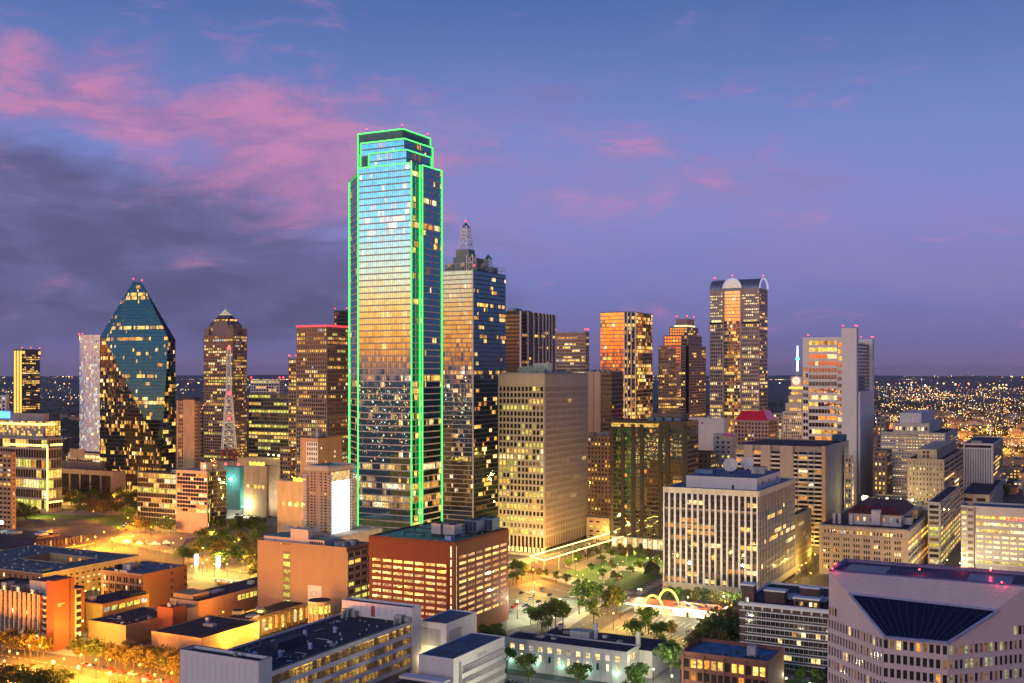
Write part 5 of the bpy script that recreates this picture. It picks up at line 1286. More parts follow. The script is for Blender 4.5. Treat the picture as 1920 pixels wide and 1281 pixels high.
def lattice_building():
    b = Bld('white_lattice_building', 'long white building with three bands of glowing lattice screens', 'building', 485, 378, 338, 772, 1240)
    rt = b.root; W, h = b.W, b.h; wp = M('lilac_white_panel', (.66, .58, .58), var=.06, scale=.15); kr = lambda px: ((px - CX) / F * 378 - b.C.x) / (math.sin(TH) - (px - CX) / F * math.cos(TH))
    x1, D = kr(510), kr(772); zp = b.z(1260, x1)
    # near end tower
    MB().box(0, x1, 0, W, 0, h - 1.2).build('end_tower', wp, rt)
    b.panels('L', .2, W - .2, 0, h - 1.4, 13, 12, wp, .1, .1); b.panels('R', .1, x1 - .1, 0, h - 1.4, 3, 12, wp, .1, .1)
    m = MB()
    for a in ((0, x1, 0, .5), (0, x1, W - .5, W), (0, .5, .5, W - .5), (x1 - .5, x1, .5, W - .5)): m.box(*a, h - 1.2, h)
    m.build('parapet', wp, rt); MB().box(.5, x1 - .5, .5, W - .5, h - 1.2, h - 1.1).build('roof', roof_navy, rt)
    m = MB()
    for a in ((-.1, x1 + .1, -.1, .6), (-.1, .6, .6, W + .1), (-.1, x1 + .1, W - .6, W + .1), (x1 - .6, x1 + .1, .6, W - .6)): m.box(*a, h + .005, h + .12)
    m.build('coping', M('navy_coping', (.03, .035, .08), rough=.5), rt)
    MB().cyl(2.6, W * .35, .8, h - 1.1, h + 1.2, 10).build('roof_vent', unit_m, rt)
    # main range
    MB().box(x1, D, .9, W, 0, zp - .8).build('main_wall', M('lilac_brown', (.30, .24, .24)), rt); MB().box(x1 + .1, D, 1.5, W - .5, zp - .78, zp - .7).build('main_roof', roof_navy, rt)
    m = MB().box(x1, D, .3, 1.5, zp - 1.6, zp); m.build('parapet', wp, rt); MB().box(x1, D, W - .5, W, zp - 1, zp).build('parapet', wp, rt); MB().box(x1, D, .2, 1.6, zp + .01, zp + .12).build('coping', MT['navy_coping'], rt)
    bh = 4.3; gl = LIT('lattice_lit', (1, .60, .10), 1.5); lat = M('lattice_bronze', (.30, .20, .11))
    for j in range(4):
        z1 = zp - 2.0 - j * bh; z0 = z1 - 2.6
        b.part('spandrel_band', 'R', x1, D, z0 - (bh - 2.6), z0, -.9, .0, wp)
        n = 34; cw = (D - x1) / n
        for i in range(n):
            mt = gl if b.r.random() < .62 else y3
            wo = b.part('window', 'R', x1 + i * cw + .1, x1 + (i + 1) * cw - .1, z0, z1, -.88, -.82, mt)
            key = ('lat',)
            if key not in PANE:
                q = MB(); k = 4; s = cw / k
                for e in range(-k, k * 2):
                    for sg in (1, -1):
                        pts = []
                        xa = e * s; 
                        p0, p1 = (xa, 0), (xa + sg * 2.6 * .55, 2.6)
                        if sg < 0: p0, p1 = (xa + 2.6 * .55, 0), (xa, 2.6)
                        # clip to the bay
                        (ax, az), (bx, bz) = p0, p1
                        def cl(t): return ax + (bx - ax) * t, az + (bz - az) * t
                        ts = sorted(((0 - ax) / (bx - ax), (cw - ax) / (bx - ax))); ta, tb = max(0, ts[0]), min(1, ts[1])
                        if tb - ta < .05: continue
                        (ax, az), (bx, bz) = cl(ta), cl(tb); q.tube((ax, 0, az), (bx, 0, bz), .10, 3, cap=False)
                q.box(-.12, .12, -.1, .1, 0, 2.6); PANE[key] = q.mesh('lattice_screen', lat)
            obj('lattice_screen', PANE[key], wo, (x1 + i * cw, .25, z0))
    # far end tower
    t2 = Bld('', '', '', 772, b.Y + b.ax.y * D, 640, 787, 1140, parent=rt); ht = t2.h; d2 = D + 7
    MB().box(D, d2, -.3, W, 0, ht - 1).build('far_tower', wp, rt); m = MB()
    for a in ((D, d2, -.35, .2), (D, d2, W - .5, W), (D, D + .5, .2, W - .5), (d2 - .5, d2, .2, W - .5)): m.box(*a, ht - 1, ht)
    m.build('parapet', wp, rt); MB().box(D + .5, d2 - .5, .2, W - .5, ht - 1, ht - .9).build('roof', roof_navy, rt); MB().box(D - .1, d2 + .1, -.45, W + .1, ht + .01, ht + .1).build('coping', MT['navy_coping'], rt) if False else None
    for k in range(11): MB().box(D - .1, D, W * k / 11 + .1, W * (k + 1) / 11 - .1, zp - .5, ht - .2).build('wall_panel', wp, rt)
    MB().box(D - .3, D - .1, W * .52, W * .57, zp, ht - 1).build('red_door', M('red_door', (.35, .06, .05)), rt)
    for y, hh in ((W * .83, 2.6), (W * .08, 2.6)):
        MB().box(D - 4, D - 1, y, y + 3.5, zp - .7, zp + hh).build('rooftop_unit', unit_m, rt)
        m = MB(); 
        for k in range(7): a, c = math.pi * k / 6 * .6, math.pi * (k + 1) / 6 * .6; m.tube((D - 4 - 2 * math.sin(a), y + 1.5, zp + 2 * math.cos(a) - .3), (D - 4 - 2 * math.sin(c), y + 1.5, zp + 2 * math.cos(c) - .3), .75, 8)
        m.build('curved_duct', unit_m, rt); MB().box(D - 3, D - 1.2, y - 3, y - 1, zp - .7, zp + 2).build('rooftop_unit', unit_m, rt)
    MB().box(x1 + 26, x1 + 42, W * .52, W * .64, zp - .7, zp + 2.2).build('rooftop_unit', M('navy_unit', (.03, .035, .07)), rt)
    for x, y in ((x1 + 14, W * .55), (x1 + 20, W * .36), (x1 + 34, W * .28), (x1 + 60, W * .5), (x1 + 50, W * .7)):
        MB().cyl(x, y, .8, zp - .7, zp + .7, 10).ball((x, y, zp + .9), .9, 10).build('roof_fan', M('pale_blue_fan', (.35, .4, .55)), rt)
    clutter(b, zp - .7, 30, 4, x1 + 3, 3, D - 3, W - 3)
    rr = random.Random(8)
    for k in range(24): x, y = x1 + 4 + rr.random() * (D - x1 - 8), 4 + rr.random() * (W - 8); MB().box(x, x + .5, y, y + .5, zp - .7, zp - .2 + rr.random() * .5).build('roof_vent', unit_m, rt)
lattice_building()

def cube_annex():
    b = Bld('white_cube_annex', 'white windowless cube with framed wall panels and blue roof', 'building', 837, 470, 786, 894, 1170)
    wc = M('cube_white', (.72, .66, .62), var=.05); b.wall(wc, roof=M('deep_blue_roof', (.015, .06, .16), rough=.6), par=.6); W, D, h = b.W, b.D, b.h
    li = bpy.data.lights.new('flood_glow', 'POINT'); li.energy = 2600; li.color = (1, .85, .4); fo = bpy.data.objects.new('flood_glow', li); COL.objects.link(fo); fo.parent = b.root; fo.location = (-5, W * .6, h - 14.5); MB().box(-4.4, -3.8, W * .6 - .5, W * .6 + .5, h - 16, h - 15).build('flood_lamp', EM('flood_warm', (1, .85, .4), 4, False), b.root)
    zb = h - 13; gp = M('grey_inset', (.40, .38, .38)); b.part('framed_panel', 'L', W * .22, W * .94, zb + 3, h - 3, 0, .15, gp); b.part('framed_panel', 'R', D * .08, D * .48, zb + 2.5, h - 3.5, 0, .15, gp)
    # lower wing
    c = Bld('', '', '', 850, 430, 785, 946, 1236, parent=b.root); o = b.local(c.C); rt = b.root; q = lambda m, n, mt: m.build(n, mt, rt, loc=(o.x, o.y, 0))
    W2, D2, h2 = c.W, c.D, c.h
    q(MB().box(0, D2, 0, W2, 0, h2 - .5), 'lower_wing', MT['lilac_white_panel']); q(MB().box(.4, D2 - .4, .4, W2 - .4, h2 - .48, h2 - .3), 'lower_roof', MT['deep_blue_roof'])
    m = MB()
    for a in ((-.1, .4, 0, W2), (D2 - .4, D2, 0, W2), (.4, D2 - .4, -.1, .4), (.4, D2 - .4, W2 - .4, W2)): m.box(*a, h2 - .5, h2)
    q(m, 'parapet', wc)
    x0 = D2 * .12; n = 34
    for j in range(4):
        z1 = h2 - 7.0 - j * 4.2
        for i in range(n):
            x = x0 + (D2 - x0 - .5) * i / n; mt = g_off if b.r.random() > .12 else LIT('lit_pale_green', (.7, .75, .35), .5); cw = (D2 - x0) / n
            key = ('cube', mt.name); PANE.setdefault(key, MB().quad((0, 0, 0), (cw * .72, 0, 0), (cw * .72, 0, 2.2), (0, 0, 2.2)).mesh('window', mt)); obj('window', PANE[key], rt, (o.x + x, o.y - .06, z1))
        q(MB().box(x0, D2, -.8, 0, z1 - 2, z1 - .05), 'spandrel', wc); q(MB().box(x0, D2, -.8, 0, z1 + 2.25, z1 + 2.45), 'lintel', wc)
        m = MB()
        for i in range(n): x = x0 + (D2 - x0 - .5) * i / n; m.box(x - .16, x, -.5, 0, z1 - .05, z1 + 2.25)
        q(m, 'mullions', MT['lilac_white_panel'])
    q(MB().box(x0 - .6, x0 - .1, -1.2, .2, 0, h2 - 2), 'blade_wall', wc)
    m = MB()
    for i in range(7): m.box(D2 * .45 + i * 1.1, D2 * .45 + i * 1.1 + .8, -.08, 0, h2 - 3.6, h2 - 2.2)
    q(m, 'vent_row', M('grey_inset', (.40, .38, .38)))
    # open frame terrace in front
    for k in range(3): q(MB().box(-14 - k * 5, -9 - k * 5, -4, W2, h2 - 6 - k * .8, h2 - 5 - k * .8), 'terrace_frame', MT['lilac_white_panel']) if k < 1 else None
    q(MB().box(-26, -1, 2, W2 + 4, 0, h2 - 9), 'low_block', M('lilac_brown', (.30, .24, .24))); q(MB().box(-25.5, -1.5, 2.5, W2 + 3.5, h2 - 9, h2 - 8.9), 'low_roof', roof_dark); q(MB().box(-26, -1, 1.6, 2.4, h2 - 9, h2 - 7.6), 'low_parapet', MT['lilac_white_panel'])
cube_annex()

def red_garage():
    b = Bld('red_brick_garage', 'dark red parking garage with rows of glowing deck openings and teal roof', 'parking garage', 852, 540, 692, 953, 1017)
    rt = b.root; W, D, h = b.W, b.D, b.h; rb = M('garage_red', (.15, .032, .012), var=.10, fine=5); b.wall(rb, roof=roof_teal, par=.8, pw=.6)
    s0 = 2.6; zt = b.z(1056, 0, 5); n = 11; fh = 3.05
    open_l = EM('deck_light', (1, .70, .34), 1.5, False); ol = LIT('deck_lit', (1, .64, .22), 1.5)
    c = [ol, ol, ol, ol, LIT('deck_dim', (1, .5, .22), .9)]
    b.part('upper_wall', 'L', s0, W, zt, h - .8, 0, .35, rb); b.part('upper_wall', 'R', s0, D, b.z(1040, 5), h - .8, 0, .35, rb)
    b.grid('L', s0 + 1.5, W - 1.5, zt - n * fh, zt, 7, n, 1.0, 1.55, .35, rb, rb, single=True, frames='single', on=.95, rows={0: .45}, mats=[MT['deck_dim'], ol, ol, ol, ol], seed=160)
    zr = b.z(1040, 5); b.grid('R', s0 + 1, D - 1.5, zr - n * fh, zr, 6, n, 1.3, 1.55, .35, rb, rb, single=True, frames='single', on=.95, mats=[MT['deck_dim'], ol, ol, ol, ol], seed=161, rows={0: .5})
    # parked cars glimpsed in the openings
    for k in range(26):
        f = 'L' if k % 3 else 'R'; i = b.r.randrange(7 if f == 'L' else 6); j = b.r.randrange(8); L = W if f == 'L' else D; nn = 7 if f == 'L' else 6
        cw = (L - s0 - 2.7) / nn; t = s0 + 1.4 + (i + .3 + .3 * b.r.random()) * cw; z = (zt if f == 'L' else zr) - (j + 1) * fh + .86
        m = MB(); p = b.fp(f, t, z, .08)
        m.box(-1.0, 1.0, -.16, 0, 0, .4); m.box(-.7, .7, -.14, 0, .4, .75); m.build('parked_car_front', M('car_maroon' if k % 2 else 'car_grey', (.25, .05, .04) if k % 2 else (.2, .2, .2), rough=.3), rt, loc=p).rotation_euler = (0, 0, 0 if f == 'R' else -math.pi / 2)
    slit = LIT('slit_lit', (1, .75, .4), 1.4)
    b.part('corner_slit', 'L', 1.4, 2.3, 4, h - 2, 0, .06, slit); b.part('corner_slit', 'R', 1.4, 2.2, 4, h - 2, 0, .06, slit); MB().box(-.4, 1.3, -.4, 1.3, 0, h - .2).build('corner_pier', rb, rt)
    for k in range(9): MB().box(-.2, .1, 1.4, 2.4, 4 + k * 4.5, 5 + k * 4.5).build('slit_bar', rb, rt)
    # cooling plant on the roof
    cm = M('tower_beige', (.50, .44, .38)); z = h - .7
    for k, (x, y, w_, d_, hh) in enumerate(((D * .30, W * .36, 6, 5.5, 5.2), (D * .30, W * .36 - 8, 7.5, 6.5, 5.0), (D * .55, W * .10, 9, 7, 6), (D * .72, W * .02, 8, 8, 6))):
        co = MB().box(x, x + w_, y, y + d_, z + 1.2, z + 1.2 + hh).build('cooling_tower', cm if k < 2 else MT['blue_unit'], rt)
        for e in range(2): MB().cyl(x + w_ * (.28 + .44 * e), y + d_ / 2, w_ * .18, z + 1.2 + hh, z + 2 + hh, 12).build('cooling_fan', dark, co)
        for e in (0, 1): MB().box(x + w_ * (.08 + .84 * e) - .2, x + w_ * (.08 + .84 * e) + .2, y - .2, y + d_ + .2, z, z + 1.2).build('plant_frame', dark, co)
        for e in range(3): MB().box(x - .06, x, y + d_ * e / 3 + .15, y + d_ * (e + 1) / 3 - .15, z + 1.5, z + hh + .6).build('louvre_panel', cm if k < 2 else MT['navy_unit'], co)
    for x, y in ((D * .22, W * .62), (D * .22, W * .14), (D * .5, W * .7)): MB().box(x, x + .5, y - 6, y + 6, z + 1.5, z + 2).box(x, x + .5, y - 6, y - 5.5, z, z + 1.5).box(x, x + .5, y + 5.5, y + 6, z, z + 1.5).build('pipe_rack', M('navy_unit', (.03, .035, .07)), rt)
    b.unit(D * .12, W * .12, 4, 3.4, 2.4, z, mat=MT['pale_blue_fan'])
    clutter(b, h - .68, 40, 1)
red_garage()

def tan_block():
    b = Bld('tan_slab_building', 'tan building with blank wall, single window column and teal roof', 'building', 650, 575, 483, 694, 1027)
    rt = b.root; W, D, h = b.W, b.D, b.h; tn = M('warm_tan_panel', (.33, .20, .12), var=.08); b.wall(tn, roof=roof_teal, par=.9); D = b.D = max(D, 30)
    MB().box(20, D, 0.02, W, 0, h - 1).build('rear_wall', tn, rt) if False else None
    a = W * .62
    b.part('recess_column', 'L', a, a + 5, 4, h - 5, -.05, .06, brown)
    for j in range(10): b.part('window', 'L', a + .3, a + 4.7, h - 8.6 - j * 4.1, h - 6.3 - j * 4.1, .06, .12, gr1)
    gf = M('pale_yellow_grid', (.56, .46, .30)); b.grid('R', .6, b.D, 0, h - 2.5, max(3, round(b.D / 5.5)), 10, 1.0, 1.5, .5, gf, gf, single=True, frames='single', on=.35, split=3, mats=[g_off, gr1, y1, w1, y3], run=.4)
    ph = h + 4.5; MB().box(3, b.D * .6, W * .28, W * .97, h - .8, h + 2).build('roof_storey', M('pink_beige', (.50, .40, .36)), rt); MB().box(3.4, b.D * .59, W * .29, W * .96, h + 2, h + 2.1).build('roof', roof_teal, rt)
    MB().box(3, 9, W * .46, W * .66, h + 2, h + 7).build('penthouse', M('pink_beige', (.50, .40, .36)), rt)
    for k in range(6): b.part('vent', 'L', W * (.30 + .025 * k), W * (.30 + .025 * k) + 1, h - .2, h + 1.2, -3, -2.9, dark)
    b.unit(6, W * .10, 4, 6, 2); b.unit(12, W * .05, 3, 5, 2.6); MB().tube((5, W * .15, h + .5), (14, W * .15, h + .5), .3, 6).build('roof_pipe', steel, rt)
    for k in range(6): b.part('roof_lamp_row', 'L', W * .62 + 1.2 * k, W * .62 + 1.2 * k + .6, h - 1.2, h - .6, .02, .2, LIT('lit_dim', (.9, .55, .2), .32) if k < 5 else y1)
    clutter(b, h - .8, 26, 2)
    # mural banner
    z0 = 2; b.part('banner', 'L', 16, 25, z0, h * .47, .02, .2, M('banner_white', (.62, .56, .56), var=.04)); m = MB()
    for k in range(14): a0, a1 = 2 * math.pi * k / 14, 2 * math.pi * (k + 1) / 14; m.tube((-.25, 21 + 2 * math.cos(a0), h * .36 + 1.4 * math.sin(a0)), (-.25, 21 + 2 * math.cos(a1), h * .36 + 1.4 * math.sin(a1)), .16, 4)
    for k in range(9): m.tube((-.25, 19 - 2.4 * math.sin(k * .3), h * .42 - k * .9), (-.25, 19 - 2.4 * math.sin((k + 1) * .3), h * .42 - (k + 1) * .9), .12, 4)
    m.build('banner_drawing', M('banner_ink', (.18, .16, .4)), rt)
tan_block()

def screen_hotel():
    b = Bld('billboard_hotel', 'tan hotel tower with a huge glowing white wall screen', 'hotel', 615, 660, 574, 662, 874)
    rt = b.root; W, D, h = b.W, b.D, b.h; tn = M('hotel_tan', (.44, .31, .20)); b.wall(tn, roof=roof_teal, par=.8, pmat=cream)
    b.part('cornice', 'L', -.6, W + .6, h - 3, h - .8, 0, 1, cream); b.part('cornice', 'R', -.6, D + .6, h - 3, h - .8, 0, 1, cream)
    zb = b.z(1000); nf = 21; fh = (h - 5 - zb) / nf
    for a, e in ((.06, .16), (.26, .34), (.56, .64), (.70, .80)):
        b.grid('L', W * a, W * e, zb, h - 4, 1, nf, .2, 1.0, .1, tn, tn, on=.06, single=True)
    for j in range(nf):
        z = zb + j * fh
        b.part('balcony', 'L', W * .88, W + 1.4, z, z + 1.1, 0, 1.6, cream); b.part('balcony', 'R', -.4, 2.6, z, z + 1.1, 0, 1.2, cream); b.part('balcony', 'R', D - 3, D + 1.4, z, z + 1.1, 0, 1.4, cream)
    m = b.part('screen', 'R', 3.2, D - 4.2, b.z(1000, 8), b.z(902, 8), .1, .5, EM('white_screen', (1, .97, .90), 2.2)); b.part('screen_head', 'R', 3.2, D - 4.2, b.z(902, 8), h - 4, .1, .4, LIT('head_lit', (1, .7, .3), .8))
    m = MB(); r = random.Random(3)
    for k in range(3): m.tube((D * .3 + k * 3, -.6, zb + 8 + k * 6), (D * .45 + k * 2, -.6, zb + 22 + k * 5), .2, 4)
    m.build('screen_drawing', M('screen_grey', (.5, .5, .48)), rt)
    # podium terrace with parasols
    MB().box(-14, D + 14, -12, W + 14, 0, zb - 1).build('podium', cream, rt); MB().box(-13.6, D + 13.6, -11.6, W + 13.6, zb - 1, zb - .8).build('terrace', M('terrace_pale', (.55, .48, .38)), rt)
    for k, (x, y) in enumerate(((-9, W * .5), (-9, W * .15), (-8, W + 6), (-10, W * .9))):
        m = MB(); m.tube((x, y, zb - .8), (x, y, zb + 2.6), .12, 5); m.cyl(x, y, 4.2, zb + 2.2, zb + 4.4, 8, r2=.2); m.build('terrace_tent', cream, rt)
screen_hotel()

# ------------------------------------------------------------------ foreground left
wm = M('ochre_stucco', (.44, .27, .12), var=.10); wm2 = M('ochre_stucco_dark', (.40, .26, .15), var=.1)
def low_complex():
    b = Bld('ochre_low_complex', 'sprawling low ochre complex with dark roofs, arcade and round turrets', 'building', 236, 531, 165, 338, 1173)
    rt = b.root; b.wall(wm, roof=roof_dark, par=.5); clutter(b, b.h - .4, 16, 7)
    def blk(pc, Y, pl, pr, yt, name, mat=wm, roof=roof_dark, W=None, D=None):
        c = Bld('', '', '', pc, Y, pl, pr, yt, parent=rt, W=W, D=D); o = b.local(c.C); 
        MB().box(0, c.D, 0, c.W, 0, c.h - .5).build(name, mat, rt, loc=(o.x, o.y, 0)); MB().box(.35, c.D - .35, .35, c.W - .35, c.h - .5, c.h - .42).build('roof', roof, rt, loc=(o.x, o.y, 0))
        m = MB()
        for a in ((-.05, .35, -.05, c.W), (c.D - .35, c.D + .05, -.05, c.W), (.35, c.D - .35, -.05, .35), (.35, c.D - .35, c.W - .35, c.W)): m.box(*a, c.h - .5, c.h)
        m.build('parapet', mat, rt, loc=(o.x, o.y, 0)); return c, o
    B_, ob = blk(378, 500, 284, 486, 1197, 'front_block'); C_, oc = blk(372, 575, 335, 592, 1128, 'rear_range', wm2, D=95, W=20); D_, od = blk(463, 545, 380, 580, 1163, 'arcade_range', wm, W=14)
    E_, oe = blk(520, 610, 440, 592, 1122, 'upper_range', wm2, W=12)
    at = lambda o, x, y, z: (o.x + x, o.y + y, z)
    # arcade on the range's right side
    n = 10; cw = D_.D / n; zt = D_.h
    for i in range(n):
        x = (i + .5) * cw
        q = MB(); q.quad((-cw * .3, -.06, 1), (cw * .3, -.06, 1), (cw * .3, -.06, 6), (-cw * .3, -.06, 6)); pts = [(cw * .3 * math.cos(math.pi * k / 8), -.06, 6 + cw * .3 * math.sin(math.pi * k / 8)) for k in range(9)]; q.poly(pts)
        q.build('arched_window', (y1, y2, w1, y1, o1)[i % 5], rt, loc=at(od, x, 0, .6))
        MB().box(-.4, .4, -1.0, 0, 0, zt - 2).box(-.6, .6, -1.2, 0, zt - 2, zt - 1.4).build('column', wm, rt, loc=at(od, i * cw, 0, 0))
    MB().box(0, D_.D, -1.2, 0, zt - 1.4, zt - .6).build('entablature', wm, rt, loc=at(od, 0, 0, 0))
    for i in range(12): MB().box(0, 2.4, -.12, 0, 0, 2.6).build('window', gr1 if i % 3 else y1, rt, loc=at(oc, 30 + i * 3.2, 0, C_.h - 4.8))
    for i in range(8): MB().box(0, 2.4, -.12, 0, 0, 2.6).build('window', gr1, rt, loc=at(oe, 3 + i * 3.2, 0, E_.h - 4.8)) if i < 3 else None
    def turret(px, Y, ytop, r, n):
        w = P(px, ytop, Y); l = b.local(w); z = w.z
        MB().cyl(0, 0, r * .86, 0, z - .5, 24).build('turret_drum', wm, rt, loc=(l.x, l.y, 0)); MB().cyl(0, 0, r, z - 1.8, z - .3, 28).build('turret_cornice', M('trim_ochre', (.58, .42, .24)), rt, loc=(l.x, l.y, 0)); MB().cyl(0, 0, r * .93, z - .3, z - .2, 28).build('turret_roof', roof_dark, rt, loc=(l.x, l.y, 0))
        for k in range(n):
            a = 2 * math.pi * k / n; MB().cyl(r * .93 * math.cos(a), r * .93 * math.sin(a), .35, 0, z - 1.8, 6).build('column', MT['trim_ochre'], rt, loc=(l.x, l.y, 0))
            a += math.pi / n; q = MB().box(-r * .05, .1, -r * .17, r * .17, z - 6.5, z - 2.6); o = q.build('turret_window', LIT('turret_lit', (1, .70, .10), 1.9), rt, loc=(l.x + r * .86 * math.cos(a), l.y + r * .86 * math.sin(a), 0)); o.rotation_euler = (0, 0, a)
    turret(599, 560, 1124, 5.9, 12); turret(446, 560, 1143, 3.0, 10)
    r = random.Random(14)
    for k, (pp, x, y, w_, d_, hh) in enumerate(((ob, 20, 12, 3, 6, .8), (ob, 28, 22, 2, 2, 1.4), (ob, 44, 8, 5, 5, .4), (ob, 60, 18, 4, 3, .5), (oc, 20, 8, 9, 5, .6), (oc, 50, 8, 3, 3, 1.5), (oc, 70, 6, 8, 6, 1.2))):
        cc = B_ if pp is ob else C_; MB().box(x, x + w_, y, y + d_, cc.h - .4, cc.h + hh).build('rooftop_unit', unit_m, rt, loc=(pp.x, pp.y, 0))
    o = b.local(P(312, 1150, 545)); MB().box(0, 9, -4, 6, 0, 16).build('plant_room', brick_red, rt, loc=(o.x, o.y, 0)); MB().box(10, 18, -4, 4, 0, 14).build('plant_room', MT['mauve_granite'], rt, loc=(o.x, o.y, 0))
    for k in range(3): MB().cyl(2 + 3 * k, 0, 1, 16, 18, 10).build('roof_fan', unit_m, rt, loc=(o.x, o.y, 0))
    o = b.local(P(362, 1128, 580)); MB().box(0, 12, 0, 14, 0, 15).build('side_block', MT['ochre_stucco'], rt, loc=(o.x, o.y, 0))
low_complex()

def college_tower():
    b = Bld('brick_stair_tower_building', 'white-ribbed office with a tall blank brick stair tower', 'building', 78, 540, -60, 100, 1116)
    rt = b.root; W, h = b.W, b.h; b.D = 26; cr = M('cream_rib', (.60, .50, .38)); MB().box(0, 26, 0, W, 0, h - 1).build('wall', brick_red, rt); MB().box(.5, 25.5, .5, W - .5, h - 1, h - .9).build('roof', roof_navy, rt)
    m = MB()
    for a in ((0, .5, 0, W), (25.5, 26, 0, W), (.5, 25.5, 0, .5), (.5, 25.5, W - .5, W)): m.box(*a, h - 1, h)
    m.build('parapet', roof_navy, rt)
    for k in range(12):
        y = W * .02 + k * 3.4
        if y > W: break
        b.part('rib', 'L', y, y + .8, 0, h + .3, 0, 1.2, cr)
        for j in range(7): b.part('window', 'L', y + 1.2, y + 3.0, 2 + j * 3.5, 4.2 + j * 3.5, .02, .08, g_off2 if (k * 3 + j) % 9 else w1)
        b.part('dark_slot', 'L', y + 1.1, y + 3.1, h - 3.4, h - 1.2, .02, .1, black_g)
    # folded balcony bay
    nfl = 7
    for j in range(nfl + 1):
        z = 1 + j * (h - 2) / nfl
        MB().prism([(0, -.2), (-2.6, -4.5), (1.4, -9), (4, -9), (4, -.2)], z, z + 1.1).build('bay_balcony', cr, rt)
        if j < nfl: MB().prism([(.6, -.4), (-1.6, -4.5), (1.8, -8.6), (4, -8.6), (4, -.4)], z + 1.1, z + (h - 2) / nfl).build('bay_glass', g_off2, rt)
    t = Bld('', '', '', 101, 522, 96, 134, 1090, parent=rt); o = b.local(t.C); MB().box(0, max(t.D, 12), 0, 5, 0, t.h).build('brick_tower', M('tower_brick', (.20, .065, .024), fine=6, var=.1), rt, loc=(o.x, o.y, 0))
    MB().box(9, 9.4, -.1, 0, 0, t.h).build('tower_joint', black_g, rt, loc=(o.x, o.y, 0)); MB().box(12.5, 15.5, -.4, 5, 0, t.h - 6).build('side_stair', cr, rt, loc=(o.x, o.y, 0))
    for j in range(7): MB().box(12.6, 15.4, -.5, -.4, 3 + j * 3.6, 5.2 + j * 3.6).build('stair_opening', black_g, rt, loc=(o.x, o.y, 0))
    # two short lines of raised letters
    m = MB(); r = random.Random(5)
    for row, n in ((0, 12), (1, 6)):
        for k in range(n): m.box(2.2 + k * .36, 2.44 + k * .36, -.12, 0, t.h - 11.6 - row * .9, t.h - 11.0 - row * .9 - .12 * (k % 3))
    m.build('raised_letters', cream, rt, loc=(o.x, o.y, 0))
    MB().box(6, 22, 4, 16, h - 1, h + 5).build('penthouse', M('pink_beige', (.50, .40, .36)), rt); MB().box(6.3, 21.7, 4.3, 15.7, h + 5, h + 5.1).build('penthouse_roof', roof_navy, rt); b.unit(3, 20, 6, 6, 3); b.unit(2, 28, 5, 4, 4)
    m = MB()
    for k in range(9): a, c = math.pi * k / 9, math.pi * (k + 1) / 9; m.tube((-4, -1 + 2 * math.cos(a), 2.6 + 1.6 * math.sin(a)), (-4, -1 + 2 * math.cos(c), 2.6 + 1.6 * math.sin(c)), .3, 6)
    m.build('entrance_arch', EM('warm_arch', (1, .62, .2), 7, False), rt)
college_tower()

def yellow_brick_low():
    b = Bld('low_yellow_brick_block', 'low brick block with bright greenish window bands, in front of the brick block', 'building', 192, 565, 141, 279, 1133)
    rt = b.root; b.wall(M('olive_brick', (.36, .25, .10), fine=5), roof=roof_navy, par=.6, pmat=brick_or)
    b.part('brick_facade', 'R', 0, b.D, 0, b.h, 0, .1, brick_or); n = 6; cw = (b.D - 1) / n
    for j in range(3):
        for i in range(n):
            b.part('window', 'R', .8 + i * cw, .8 + i * cw + cw * .78, b.h - 4.2 - j * 4.4, b.h - 1.9 - j * 4.4, .1, .16, gr1 if (i + j) % 5 else LIT('lit_pale', (1, .85, .6), .9)); b.part('sill', 'R', .7 + i * cw, .9 + i * cw + cw * .78, b.h - 4.45 - j * 4.4, b.h - 4.2 - j * 4.4, .1, .32, cream)
    MB().box(b.D - 12, b.D - 1, 1, 9, b.h - .5, b.h + 1.4).build('roof_house', roof_navy, rt); MB().box(4, 7, 12, 15, b.h - .5, b.h + 1.8).build('rooftop_unit', unit_m, rt)
    for k in range(2): b.part('pilaster', 'L', b.W * (.35 + .3 * k), b.W * (.35 + .3 * k) + .5, 0, b.h - 1, 0, .2, MT['olive_brick'])
yellow_brick_low()

